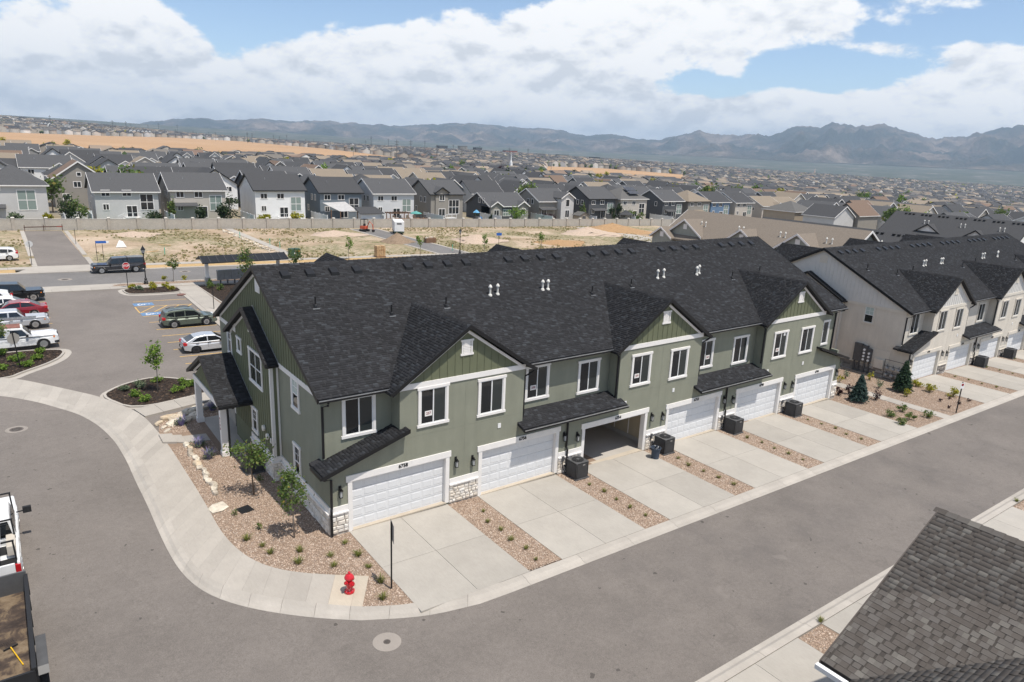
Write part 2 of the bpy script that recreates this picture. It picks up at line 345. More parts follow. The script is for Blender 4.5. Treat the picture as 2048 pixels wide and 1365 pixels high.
def curb_run(CS, CO, par, step=3):
    for k in range(0, len(CS)-1, step):
        e = min(k+step, len(CS)-1); rows = []; m = e-k
        for q in range(k, e+1):
            s = Vector(CS[q]); o = Vector(CO[q])
            if q == e: n_ = (Vector(CS[q-1])-s).normalized()*.012; s = s+n_; o = o+n_
            P = [s, s.lerp(o, .45), s.lerp(o, .68), o, o, s]; Z = [.004, -.002, -.075, -.088, -.22, -.22]
            rows.append([(p.x, p.y, zp(p.x)+z) for p, z in zip(P, Z)])
        mb = MB(); n = 6; vs = [p for r in rows for p in r]
        fs = [(i*n+c, i*n+(c+1) % n, (i+1)*n+(c+1) % n, (i+1)*n+c) for i in range(m) for c in range(n)] + [tuple(range(n-1, -1, -1)), tuple(range(m*n, m*n+n))]
        mb.add(vs, fs).build('curb_section', CONC2, par, smooth=False)
curb_run(CS, CO, curb)
curb2 = empty('opposite_curb', (0, 0, 0), kind='structure')
curb_run([(x, -15.25) for x in np.arange(-2, 62, 1.0)], [(x, -14.65) for x in np.arange(-2, 62, 1.0)], curb2)
# gravel beds
gpoly = [tuple(q) for q in I_[44:]] + [CS[NS-1]] + CS[NS:NS+4] + [(9, -6.74), (100, -6.74), (100, 16.9), (-.3, 16.9), (-.3, 19.3), (-3.6, 18.4)]
sheet('gravel_bed', gpoly, GRAVB, -.02, kind='structure')
sheet('opposite_gravel_bed', [(-2, -15.3), (62, -15.3), (62, -34), (-2, -34)], GRAVB, -.02, kind='structure')
sheet('rear_gravel_bed', [(5.4, 16.95), (130, 16.95), (130, 62.6), (5.4, 62.6)], GRAVB, -.03, kind='structure')
# driveways: four slabs each with tooled joints
G1, G2, P2, GW = .97, 7.86, 13.77, 4.88
ZU = [0, -.146, -.36, -.496, -.67, -.753]
GX = [(G1 if k % 2 == 0 else G2)+P2*(k//2) for k in range(6)]
DX = 51.0
def drive(x0, x1, yg, yc, name='driveway', joint=None):
    d = empty(name, (0, 0, 0), kind='structure'); xm = (x0+x1)/2; ym = joint if joint is not None else (yg+yc)/2; g = .008
    for xa, xb in ((x0, xm-g), (xm+g, x1)):
        for ya, yb in ((yg, ym+g*(1 if yg > yc else -1)), (ym-g*(1 if yg > yc else -1), yc)):
            MB().ground_slab([(xa, ya), (xb, ya), (xb, yb), (xa, yb)], .004, .12).build('slab', CONC, d)
    return d
for k in range(6): drive(GX[k]-.14, GX[k]+GW+.10, .02, -6.70)
for k in range(5): drive(GX[k]-.14+DX, GX[k]+GW+.10+DX, -.70, -6.70)
for x0 in (-.5, 6.2, 13.0, 19.8, 26.6, 33.4, 40.2): drive(x0+.55, x0+5.75, -21.5, -15.28)
# walk between the two rows of townhouses
d = empty('footpath', (0, 0, 0), kind='structure')
for k in range(6): MB().ground_slab([(44.45+k*.02, 2.2-k*1.5), (45.65, 2.2-k*1.5), (45.65, .715-k*1.5), (44.45, .715-k*1.5)], .004, .1).build('slab', CONC3, d)
# planted islands
def offset(pl, dist):
    n = len(pl); out = []; ar = sum(pl[i][0]*pl[(i+1) % n][1]-pl[(i+1) % n][0]*pl[i][1] for i in range(n)); sg = 1 if ar > 0 else -1
    for i in range(n):
        a, b, c = Vector(pl[i-1]), Vector(pl[i]), Vector(pl[(i+1) % n]); d1 = (b-a).normalized(); d2 = (c-b).normalized()
        nn = (Vector((d1.y, -d1.x))+Vector((d2.y, -d2.x))); L = nn.length
        nn = nn/max(L, 1e-6)*min(1/max(L/2, .45), 2.0); out.append(tuple(b+nn*dist*sg))
    return out
def rounded(pl, n=3):
    p = [Vector(q) for q in pl]
    for _ in range(2):
        q = []
        for i in range(len(p)):
            a, b = p[i], p[(i+1) % len(p)]; q += [a.lerp(b, .2), a.lerp(b, .8)]
        p = q
    return [tuple(v) for v in p]
CHIPS = []
def ring(a, b, z0, z1, mat, name, par):
    n = len(a); mb = MB()
    for i in range(n):
        j = (i+1) % n
        mb.add([(*a[i], zp(a[i][0])+z1), (*a[j], zp(a[j][0])+z1), (*b[j], zp(b[j][0])+z1), (*b[i], zp(b[i][0])+z1), (*b[i], zp(b[i][0])+z0), (*b[j], zp(b[j][0])+z0), (*a[j], zp(a[j][0])+z0), (*a[i], zp(a[i][0])+z0)], [(0, 1, 2, 3), (3, 2, 5, 4), (1, 0, 7, 6)])
    return mb.build(name, mat, par)
def planter(name, pts, pan=.45, round_=True):
    root = empty(name, (0, 0, 0), kind='structure'); p = rounded(pts) if round_ else pts
    MB().ground_slab(p, -.01, .1).build('mulch_bed', MULCH, root)
    a = offset(p, .16); ring(p, a, -.12, .02, CONC3, 'curb_ring', root)
    if pan: ring(a, offset(p, .16+pan), -.16, -.082, CONC3, 'gutter_pan', root)
    CHIPS.append(p); return root
planter('planted_island', [(-16, 31.2)] + W((0, 707), (60, 701), (120, 699), (126, 704), (116, 715), (92, 726.7), (41, 744), (17.4, 754.4)) + [(-16, 30.2)])
planter('planted_island', W((203, 791), (242, 770.5), (293.8, 756.4), (331, 755), (391, 762)) + [(1.2, 24.6), (1.2, 22.0)] + W((404, 787), (268, 817)), pan=.2)
planter('planted_island', W((246, 578), (350, 572), (364, 582.5), (312, 586.4), (262, 588), (252, 584.5)))
planter('planted_bed', [(7.9, 60.6), (24, 60.6), (24, 47.5), (8.2, 47.5)], pan=0, round_=False)
# walks round the parking lot
w2 = empty('front_walk', (0, 0, 0), kind='structure')
for k in range(12):
    y = 61.0-k*3.3; MB().ground_slab([(5.75, y), (7.8, y), (7.8, y-3.285), (5.75, y-3.285)], .0, .12).build('slab', CONC3, w2)
MB().ground_slab([(5.3, 60.9), (5.75, 60.9), (5.75, 24), (5.3, 24)], -.02, .12).build('curb_section', CONC3, w2)
w3 = empty('street_sidewalk', (0, 0, 0), kind='structure')
for k in range(-24, 40):
    x0 = -1.0+k*1.83; MB().ground_slab([(x0, 61.25), (x0+1.815, 61.25), (x0+1.815, 62.75), (x0, 62.75)], .0, .12).build('slab', CONC3, w3)
MB().ground_slab([(-8, 62.76), (-.9, 62.76), (.4, 64.4), (.4, 64.62), (-8, 64.62)], -.03, .12).build('driveway_apron', CONC3, w3)
sheet('verge_gravel', [(-.9, 62.77), (130, 62.77), (130, 64.2), (.4, 64.2)], GRAVB, -.02, kind='structure')
sheet('verge_gravel', [(-80, 62.77), (-8.1, 62.77), (-8.1, 64.2), (-80, 64.2)], GRAVB, -.02, kind='structure')
c3 = empty('street_curb', (0, 0, 0), kind='structure')
for k in range(0, 40): MB().ground_slab([(.42+k*3.0, 64.22), (3.40+k*3, 64.22), (3.40+k*3, 64.62), (.42+k*3, 64.62)], -.005, .15).build('curb_section', CONC3, c3)
for k in range(-20, 40):
    x0 = -1.0+k*3.0
    MB().ground_slab([(x0, 74.08), (x0+2.985, 74.08), (x0+2.985, 74.75), (x0, 74.75)], -.01, .15).build('curb_section', CONC3, c3)
    if not (-7.6 < x0+1.5 < .6): MB().ground_slab([(x0, 77.2), (x0+2.985, 77.2), (x0+2.985, 78.8), (x0, 78.8)], .0, .15).build('slab', CONC3, c3)
MB().ground_slab([(-9.2, 74.77), (1.2, 74.77), (-.6, 79.2), (-7.4, 79.2)], -.005, .15).build('driveway_apron', CONC3, c3)
DRYG = plain('dry_grass', (.44, .30, .145), .95, .25, 2, .5, 25, fine=.4)
for xa, xb in ((-60, -9.3), (1.3, 130)): sheet('dry_verge', [(xa, 74.77), (xb, 74.77), (xb, 77.18), (xa, 77.18)], DRYG, -.03, kind='structure')
# vacant lots
sheet('vacant_lot', [(-80, 78.82), (150, 78.82), (150, 119.2), (-80, 119.2)], DIRT, -.06, kind='structure')
sheet('side_road', [(-6.9, 79.2), (-1.2, 79.2), (-1.5, 118.2), (-6.9, 118.2)], ASPH2, -.02, kind='structure')
kr = empty('side_road_kerb', (0, 0, 0), kind='structure')
for y0, y1 in ((79.3, 86), (88.5, 118)):
    for xa in (-7.5, -1.2): MB().ground_slab([(xa, y0), (xa+.6, y0), (xa+.6, y1), (xa, y1)], .0, .15).build('curb_section', CONC3, kr)
R2 = W((795.7, 465.4), (760, 459), (725, 459), (784, 475.2), (848.4, 491.8), (905, 506.4)) + [(51, 74.8), (58, 74.8)] + W((955.8, 503.5), (844.5, 478))
sheet('construction_road', [(51.6, 74.8), (57.2, 74.8), (57.2, 117), (51.6, 117)], ASPH3, -.02, kind='structure')
for xa in (51.0, 57.2): MB().ground_slab([(xa, 78.9), (xa+.6, 78.9), (xa+.6, 117), (xa, 117)], .0, .15).build('curb_section', CONC3, kr)
sheet('far_road', W((1150, 455), (1178, 453), (1320, 478), (1300, 484)), CONC3, -.02, kind='structure')
fp = empty('lot_footpath', (0, 0, 0), kind='structure')
for k in range(20): MB().ground_slab([(25.9, 81+k*1.9), (27.3, 81+k*1.9), (27.3, 82.88+k*1.9), (25.9, 82.88+k*1.9)], .0, .1).build('slab', CONC3, fp)
# parking stripes
def stripe(name, a, b, w=.11, mat=YEL):
    a, b = Vector(a), Vector(b); d = (b-a).normalized(); n = Vector((-d.y, d.x))*w/2
    o = MB().ground_slab([tuple(a+n), tuple(a-n), tuple(b-n), tuple(b+n)], -.084, .006).build(name, mat, stripes); return o
stripes = empty('lot_markings', (0, 0, 0), kind='structure')
for y in (53.8, 41.0, 38.5, 36.1, 33.7, 31.4, 29.3, 27.4): stripe('stripe', (.1, y), (5.2, y-.1))
stripe('stripe', (-.15, 51.2), (5.2, 50.9)); stripe('stripe', (-.1, 48.3), (5.2, 48.0)); stripe('stripe', (-.1, 46.7), (5.2, 46.4)); stripe('stripe', (.0, 44.0), (5.2, 43.8))
stripe('stripe', (-.12, 51.2), (-.1, 48.3))
for k in range(4): stripe('stripe', (.0+k*1.2, 48.4), (1.6+k*1.2, 51.0))
for y in (56.5, 53.9, 51.6, 49.1, 46.6, 44.1, 41.6, 39.2): stripe('stripe', (-7.4, y), (-12.6, y))
for yc in (52.3, 47.6):
    MB().ground_slab([(-.1, yc-.65), (1.75, yc-.65), (1.75, yc+.65), (-.1, yc+.65)], -.083, .006).build('accessible_bay_sign', BLUEP, stripes)
    mb = MB(); cx, cy = .75, yc                                    # wheelchair emblem
    def seg(x0, y0, x1, y1, w=.1):
        a, b = Vector((x0, y0)), Vector((x1, y1)); d = (b-a).normalized(); n = Vector((-d.y, d.x))*w/2
        mb.ground_slab([tuple(a+n), tuple(a-n), tuple(b-n), tuple(b+n)], -.076, .004)
    for k in range(9):
        a0, a1 = math.radians(100+k*25), math.radians(125+k*25); seg(cx-.1+.33*math.cos(a0), cy+.33*math.sin(a0), cx-.1+.33*math.cos(a1), cy+.33*math.sin(a1), .09)
    seg(cx+.45, cy+.05, cx-.05, cy+.05); seg(cx-.05, cy+.05, cx-.15, cy-.38); seg(cx-.15, cy-.38, cx-.5, cy-.45); seg(cx+.2, cy, cx+.15, cy-.28)
    mb.ground_slab([(cx+.62+.09*math.cos(t*math.pi/4), cy+.05+.09*math.sin(t*math.pi/4)) for t in range(8)], -.076, .004)
    mb.build('wheelchair_emblem', WPAINT, stripes)
# pebbles and chips scattered as real stones
def inside(px, py, poly):
    r = np.zeros(len(px), bool); n = len(poly)
    for i in range(n):
        x1, y1 = poly[i]; x2, y2 = poly[i-1]
        c = ((y1 > py) != (y2 > py)) & (px < (x2-x1)*(py-y1)/((y2-y1) if y2 != y1 else 1e-9)+x1); r ^= c
    return r
rng = np.random.default_rng(3)
OCT = np.array([(1, 0, 0), (-1, 0, 0), (0, 1, 0), (0, -1, 0), (0, 0, 1), (0, 0, -1)], float); OF = np.array([(0, 2, 4), (2, 1, 4), (1, 3, 4), (3, 0, 4), (2, 0, 5), (1, 2, 5), (3, 1, 5), (0, 3, 5)])[:6]
def scatter(name, XY, z, size, flat, mat, **k):
    n = len(XY); s = size[0]+(size[1]-size[0])*rng.random((n, 1, 1)); sh = s*np.stack([.7+.6*rng.random(n), .7+.6*rng.random(n), flat*(.7+.6*rng.random(n))], 1)[:, None, :]
    v = OCT[None]*sh*(.75+.5*rng.random((n, 6, 1))); a = rng.random(n)*2*math.pi; c, s_ = np.cos(a)[:, None], np.sin(a)[:, None]
    x = v[..., 0]*c-v[..., 1]*s_; y = v[..., 0]*s_+v[..., 1]*c
    V = np.stack([x+XY[:, :1], y+XY[:, 1:2], v[..., 2]+np.asarray(z)[:, None]], -1).reshape(-1, 3)
    F = (OF[None]+np.arange(n)[:, None, None]*6).reshape(-1, 3); return link(name, np_mesh(name, V, F, mat), **k)
def region(n, x0, x1, y0, y1): return np.stack([x0+(x1-x0)*rng.random(n), y0+(y1-y0)*rng.random(n)], 1)
zs = lambda XY: SLOPE*np.maximum(-90, XY[:, 0])
parts = []
A_ = region(62000, -5, .1, -6.6, 18.6); A_ = A_[inside(A_[:, 0], A_[:, 1], gpoly)]; parts.append(A_)
A_ = region(3000, 0, 1.0, -6.6, .1); parts.append(A_[inside(A_[:, 0], A_[:, 1], gpoly) & (A_[:, 0] < .82)])
for k in range(5): parts.append(region(7000, GX[k]+GW+.12, GX[k+1]-.16, -6.66, .1))
A_ = region(42000, 40.45, 51.8, -6.66, 6); parts.append(A_[~((A_[:, 0] > 44.4) & (A_[:, 0] < 45.7) & (A_[:, 1] < 2.3))])
for k in range(4): parts.append(region(2500, GX[k]+GW+.12+DX, GX[k+1]-.16+DX, -6.66, -.6))
for x0 in (-.5, 6.2, 13.0, 19.8, 26.6, 33.4): parts.append(region(4200, x0+5.78, x0+7.2, -20, -15.32))
parts.append(region(4000, -.5, 20, 62.8, 64.15))
P_ = np.vstack(parts)
keep = ~((P_[:, 0] > -1.85) & (P_[:, 0] < -.2) & (P_[:, 1] > 10.4) & (P_[:, 1] < 17)) & ~((P_[:, 0] > -4.3) & (P_[:, 0] < -1.7) & (P_[:, 1] > 13.1) & (P_[:, 1] < 15.1))
P_ = P_[keep]
scatter('gravel', P_, zs(P_)-.012, (.014, .033), .6, PEB, kind='stuff')
cc = []
for p in CHIPS:
    q = np.array(p); x0, y0 = q.min(0); x1, y1 = q.max(0); n = int(min((x1-x0)*(y1-y0)*70, 9000)); A_ = region(n, x0, x1, y0, y1); cc.append(A_[inside(A_[:, 0], A_[:, 1], p)])
P_ = np.vstack(cc); scatter('bark_chips', P_, zs(P_)+.0, (.04, .09), .3, CHIP, kind='stuff')
# ------------------------------------------------------------------ townhouse rows
BLACK = plain('black_trim', (.012, .012, .013), .45, .1); BLKM = plain('black_metal', (.014, .014, .015), .4, .1)
WHITE = plain('white_trim', (.76, .735, .705), .55, .04, 2); VINYL = plain('white_vinyl', (.72, .72, .71), .35, .03, 2)
GLASS = glassy('window_glass', (.012, .014, .016), .04, .6); GLASS2 = glassy('window_glass_painted_reflection', (.030, .036, .036), .05, .6); GLASSB = glassy('window_blind', (.42, .50, .47), .18, .5)  # GLASS2: reflection in the right panes put into a lighter base colour
DOORW = plain('garage_door_white', (.66, .665, .67), .45, .03, 1.5)
ROOFU = plain('roof_deck', (.026, .026, .028), .9, .15, 4)
SHIN = island('charcoal_shingle', [(0, (.016, .016, .0175)), (.5, (.0215, .0215, .0235)), (.78, (.027, .027, .030)), (.93, (.037, .039, .043)), (1, (.046, .050, .056))], .88, .5, .25, .08)
METG = plain('grey_metal', (.085, .085, .086), .45, .15, 3); GALV = plain('galvanised', (.38, .39, .40), .4, .15, 5, metal=.6); PVC = plain('white_pipe', (.64, .62, .57), .5, .1)
STONEW = objrand('pale_stone', [(0, (.58, .52, .44)), (.5, (.68, .63, .56)), (1, (.74, .71, .66))], .9, .16, 5, .5); STONEG = objrand('grey_stone', [(0, (.16, .145, .13)), (.5, (.29, .265, .24)), (1, (.44, .42, .40))], .9, .16, 5, .5)
MORT = plain('mortar', (.40, .36, .31), .95, .1); MORTG = plain('mortar_grey', (.22, .21, .20), .95, .1)
DRY = plain('garage_drywall', (.42, .35, .25), .9, .08); CONCG = concrete_mat('garage_floor', (.42, .39, .35)); LAMPG = glassy('lamp_glass', (.35, .36, .36), .15)
INK = plain('number_black', (.010, .010, .010), .5, 0)
def stucco(name, c):
    m = MT(name); m.set(Roughness=.92); col = m.ramp(m.noise(.8, 6, .6), [(.3, sc(c, .94)), (.7, sc(c, 1.06))])
    col = m.mix(1.0, col, m.ramp(m.noise(28, 4, .7), [(.3, (.90,)*3), (.7, (1.08,)*3)]), 'MULTIPLY'); col = m.mix(1.0, col, m.ramp(m.noise(1.6, 5, .65, stretch=(1.6, 1.6, .22)), [(.3, (.93,)*3), (.7, (1.05,)*3)]), 'MULTIPLY'); m.base(col).bump(m.noise(45, 4, .75), .6, .014); return m.m
PAL1 = dict(stucco=stucco('green_stucco', (.238, .244, .190)), siding=plain('green_siding', (.136, .147, .090), .7, .06, 2), trim=WHITE, stone=STONEW, mortar=MORT, name='green')
PAL2 = dict(stucco=stucco('cream_stucco', (.61, .56, .485)), siding=plain('white_siding', (.60, .585, .555), .7, .04, 2), trim=plain('cream_trim', (.62, .575, .50), .6, .05), stone=STONEG, mortar=MORTG, name='cream')

def shingle_tabs(o, u, v, lu, lv, keep, tw=.23, ex=.14, h=.016, seed=1):
    """rows of thin tabs on a slope: o corner, u along the eave, v up the slope (unit vectors)"""
    R = np.random.default_rng(seed); o, u, v = map(np.array, (o, u, v)); n = np.cross(u, v); n = n/np.linalg.norm(n); n = n if n[2] > 0 else -n
    X0 = []; W_ = []; Y0 = []
    for j in range(int(lv/ex)+1):
        w = tw*(.65+.75*R.random(int(lu/tw*1.5)+6)); x = np.cumsum(w)-w[0]-R.random()*tw; k = (x < lu) & (x+w > 0); x, w = x[k], w[k]
        e = np.minimum(x+w, lu); x = np.maximum(x, 0); X0.append(x); W_.append(e-x); Y0.append(np.full(len(x), j*ex))
    x = np.concatenate(X0); w = np.concatenate(W_); y = np.concatenate(Y0); top = np.minimum(y+ex*1.02, lv)
    c = o+(x+w/2)[:, None]*u+((y+top)/2)[:, None]*v; k = keep(c) & (w > .03) & (top-y > .02); x, w, y, top = x[k], w[k], y[k], top[k]
    g = .0006; hh = h*(.7+.6*R.random(len(x)))
    def pt(a, b, c_): return o+a[:, None]*u+b[:, None]*v+c_[:, None]*n
    z0 = np.full(len(x), .002); z1 = np.full(len(x), .004)
    Vv = np.stack([pt(x+g, y, z0), pt(x+w-g, y, z0), pt(x+w-g, y, hh), pt(x+g, y, hh), pt(x+w-g, top, z1), pt(x+g, top, z1)], 1)
    F = np.array([(0, 1, 2, 3), (3, 2, 4, 5)])[None]+np.arange(len(x))[:, None, None]*6
    return Vv.reshape(-1, 3), F.reshape(-1, 4)
def shingles(name, lists, mat, parent):
    Vs, Fs, b = [], [], 0
    for V_, F_ in lists: Vs.append(V_); Fs.append(F_+b); b += len(V_)
    return link(name, np_mesh(name, np.vstack(Vs), np.vstack(Fs), mat), parent, kind='stuff')
def unit_stone(seed):
    R = random.Random(seed); j = lambda a: a+R.uniform(-.06, .06)
    out = [(j(.06), 0, j(.08)), (j(.94), 0, j(.07)), (j(.93), 0, j(.92)), (j(.07), 0, j(.93))]; a = []; c = []
    mid = [(R.uniform(.0, .03), -.55, R.uniform(0, .03)), (1-R.uniform(0, .03), -.55, R.uniform(0, .04)), (1-R.uniform(0, .03), -.55, 1-R.uniform(0, .03)), (R.uniform(0, .03), -.55, 1-R.uniform(0, .03))]
    top = [(.5+(x-.5)*.74, -1, .5+(z-.5)*.70) for x, _, z in out]
    base = [(x, 0, z) for x, _, z in mid]
    mb = MB(); vs = base+mid+top; fs = [(i, (i+1) % 4, 4+(i+1) % 4, 4+i) for i in range(4)]+[(4+i, 4+(i+1) % 4, 8+(i+1) % 4, 8+i) for i in range(4)]+[(8, 9, 10, 11)]
    return mb.add(vs, fs)
STONE_ME = {}
def stone_field(par, mat, o, ux, w, h, depth=.07, seed=0, rows=(.13, .24), cols=(.16, .42)):
    """irregular ledge stones on a vertical face; ux = +X direction along the face, outward = -Y of the local frame"""
    R = random.Random(seed); z = 0; ang = math.atan2(ux[1], ux[0])
    while z < h-.03:
        hh = R.uniform(*rows); 
        if h-(z+hh) < .09: hh = h-z
        x = 0
        while x < w-.02:
            ww = R.uniform(*cols)
            if w-(x+ww) < .10: ww = w-x
            k = R.randrange(7)
            if (mat.name, k) not in STONE_ME: STONE_ME[(mat.name, k)] = unit_stone(k).mesh('stone', mat)
            ob = bpy.data.objects.new('stone', STONE_ME[(mat.name, k)]); COL.objects.link(ob); ob.parent = par
            ob.location = (o[0]+ux[0]*x, o[1]+ux[1]*x, o[2]+z+.004); ob.rotation_euler = (0, 0, ang); ob.scale = (ww-.012, depth*R.uniform(.6, 1.15), hh-.012); x += ww
        z += hh
def text_mesh(name, s, size, mat, ext=.008):
    cu = bpy.data.curves.new(name, 'FONT'); cu.body = s; cu.size = size; cu.extrude = ext; cu.align_x = 'CENTER'; cu.align_y = 'CENTER'; cu.offset = size*.02
    ob = bpy.data.objects.new(name, cu); COL.objects.link(ob); dg = bpy.context.evaluated_depsgraph_get(); me = bpy.data.meshes.new_from_object(ob.evaluated_get(dg)); bpy.data.objects.remove(ob); me.materials.clear(); me.materials.append(mat); return me
LITMASK = 0
def window(par, x0, x1, z0, z1, y, trim, ang=0.0, org=(0, 0, 0), split='v', casing=.13, blind=None, grid=False):
    """cased window on a face that looks to -Y (rotated by ang about org)"""
    R = Matrix.Rotation(ang, 4, 'Z'); o = org
    w = MB(); c = casing; t = .06
    w.box(x0, x0+c, y-t, y+.02, z0+c, z1-c); w.box(x1-c, x1, y-t, y+.02, z0+c, z1-c); w.box(x0-.05, x1+.05, y-t-.012, y+.02, z0, z0+c); w.box(x0-.05, x1+.05, y-t-.012, y+.02, z1-c, z1)
    ob = w.build('window', trim, par); ob.location = o; ob.rotation_euler = (0, 0, ang)
    fr = MB(); a, b, p, q = x0+c, x1-c, z0+c, z1-c; f = .045
    fr.box(a, a+f, y-.034, y+.01, p, q).box(b-f, b, y-.034, y+.01, p, q).box(a+f, b-f, y-.034, y+.01, p, p+f).box(a+f, b-f, y-.034, y+.01, q-f, q)
    xm, zm = (a+b)/2, (p+q)/2
    if split in ('v', 'x'): fr.box(xm-.03, xm+.03, y-.030, y+.01, p+f, q-f)
    if split in ('h', 'x'): fr.box(a+f, b-f, y-.028, y+.01, zm-.03, zm+.03)
    if grid: fr.box(xm-.012, xm+.012, y-.020, y+.01, zm, q-f).box(a+f, b-f, y-.019, y+.01, (zm+q)/2-.012, (zm+q)/2+.012)
    fr.build('frame', VINYL, ob)
    cells = []
    xs = [a+f, xm, b-f] if split in ('v', 'x') else [a+f, b-f]; zs_ = [p+f, zm, q-f] if split in ('h', 'x') else [p+f, q-f]
    for i in range(len(xs)-1):
        for j in range(len(zs_)-1):
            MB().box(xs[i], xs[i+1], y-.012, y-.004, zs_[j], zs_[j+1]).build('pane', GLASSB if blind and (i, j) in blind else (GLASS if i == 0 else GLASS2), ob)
    return ob
def sconce(par, x, z, y=0.0, ang=0, org=(0, 0, 0)):
    m = MB().box(x-.06, x+.06, y-.03, y, z-.02, z+.30).box(x-.035, x+.035, y-.17, y-.02, z+.17, z+.22).box(x-.085, x+.085, y-.20, y-.03, z+.10, z+.135).box(x-.07, x+.07, y-.185, y-.045, z-.22, z-.19)
    for sx in (-.065, .053): m.box(x+sx, x+sx+.012, y-.182, y-.170, z-.19, z+.10).box(x+sx, x+sx+.012, y-.062, y-.05, z-.19, z+.10)
    ob = m.build('wall_lamp', BLKM, par); MB().box(x-.048, x+.048, y-.165, y-.067, z-.19, z+.10).build('lamp_glass', LAMPG, ob); return ob
def slab4(p, t):
    return MB().loft([(q[0], q[1], q[2]-t) for q in p], p)
L_, PW, ZE, YE, YR, ZR, OV = 41.1, 13.77, 6.35, .31, 8.93, 10.67, .29
MS = (ZR-ZE)/(YR-YE); GC, GHW, GEZ, GAZ, GY = 6.86, 3.97, 6.27, 8.92, -.29; GS = (GAZ-GEZ)/GHW; WHW = 3.5; REC = .82
def mz(y): return ZE+MS*(y-YE)
def townhouse(loc, pal, numbers, tags, label, detail=True, panels=True, opened=2):
    root = empty('townhouse_row', loc, label=label, cat='townhouse row'); ST, SD, TR = pal['stucco'], pal['siding'], pal['trim']
    cs = [GC+PW*k for k in range(3)]
    def zone(x):
        for k, c in enumerate(cs):
            if abs(x-c) < WHW: return ('g', k)
        return ('s', sum(x > c for c in cs))
    def top(x):
        z, k = zone(x)
        if z == 'g': return 6.24
        if k == 0: return 3.06+.318*x
        if k == 3: return 3.06-.62+.318*(L_-x)
        return (3.26, 2.96)[k-1]
    ops = [(GX[k], GX[k]+GW, 2.41+ZU[k]) for k in range(6)]
    br = sorted(set([0, L_]+[c+s*WHW for c in cs for s in (-1, 1)]+[v for o in ops for v in o[:2]])); fw = MB()
    for a, b in zip(br[:-1], br[1:]):
        m = (a+b)/2; lo = -2.2
        for o in ops:
            if o[0] < m < o[1]: lo = o[2]
        e = 1e-4; fw.loft([(a, 0, lo), (b, 0, lo), (b, 0, top(b-e)), (a, 0, top(a+e))], [(a, .2, lo), (b, .2, lo), (b, .2, top(b-e)), (a, .2, top(a+e))])
    fw.build('front_wall', ST, root)
    for a, b in [(0, cs[0]-WHW), (cs[0]+WHW, cs[1]-WHW), (cs[1]+WHW, cs[2]-WHW), (cs[2]+WHW, L_)]: MB().box(a+.003, b-.003, REC, REC+.2, 2.3, 6.42).build('upper_wall', ST, root)
    for c in cs:
        for s in (-1, 1): MB().box(c+s*WHW, c+s*(WHW-.2), .201, REC-.001, 2.6, 6.24).build('return_wall', ST, root)
    for x0, x1 in ((0, .2), (L_-.2, L_)):
        MB().prism([(x0, .201, -2.2), (x0, 17.1, -2.2), (x0, 17.1, 3), (x0, .201, 3)], (x1-x0, 0, 0)).build('side_wall', ST, root)
        MB().prism([(x0, REC+.201, 3.001), (x0, 17.1, 3.001), (x0, 17.1, 6.3), (x0, REC+.201, 6.3)], (x1-x0, 0, 0)).build('side_wall', ST, root)
    MB().box(0, L_, 17.101, 17.3, -2.2, 6.3).build('back_wall', ST, root)
    # side gables in board and batten
    for x0, s in ((0, -1), (L_, 1)):
        xa = x0+s*.03; g = MB().prism([(x0, .95, 6.33), (x0, 16.9, 6.33), (x0, 16.2, mz(17.86-16.2)-.2), (x0, YR, ZR-.22), (x0, 1.66, mz(1.66)-.2)], (s*.03, 0, 0)).build('gable_siding', SD, root)
        if s < 0:
            y = 1.0
            while y < 16.9:
                h = mz(min(y, 2*YR-y))-.24
                if h > 6.5: MB().box(xa-.022, xa, y-.022, y+.022, 6.34, h).build('batten', SD, g)
                y += .36
            MB().box(-.055, 0, .82, 17.1, 6.10, 6.345).build('frieze_board', TR, root)
            v = MB().prism([(xa-.035, 8.55, 9.3), (xa-.035, 9.3, 9.3), (xa-.035, 9.3, 9.95), (xa-.035, 8.93, 10.1), (xa-.035, 8.55, 9.95)], (.033, 0, 0)).build('gable_vent', TR, root)
            for q in range(6): MB().box(xa-.05, xa-.03, 8.65, 9.2, 9.37+q*.09, 9.41+q*.09).build('louvre', TR, v)
    # main roof
    T = .17
    for ya, yb, za, zb in ((YE, YR, ZE, ZR), (2*YR-YE, YR, ZE, ZR)):
        r = slab4([(-OV, ya, za), (L_+OV, ya, za), (L_+OV, yb, zb), (-OV, yb, zb)], T).build('roof_slope', ROOFU, root)
    lists = []
    def keep_main(c):
        k = np.ones(len(c), bool)
        for cc_ in cs: k &= ~((GAZ-GS*np.abs(c[:, 0]-cc_)) > c[:, 2]+.10)
        return k
    vl = math.hypot(YR-YE, ZR-ZE); lists.append(shingle_tabs((-OV, YE-.03, ZE-.015), (1, 0, 0), (0, (YR-YE)/vl, (ZR-ZE)/vl), L_+2*OV, vl, keep_main))
    yb = YE+(GAZ-ZE)/MS
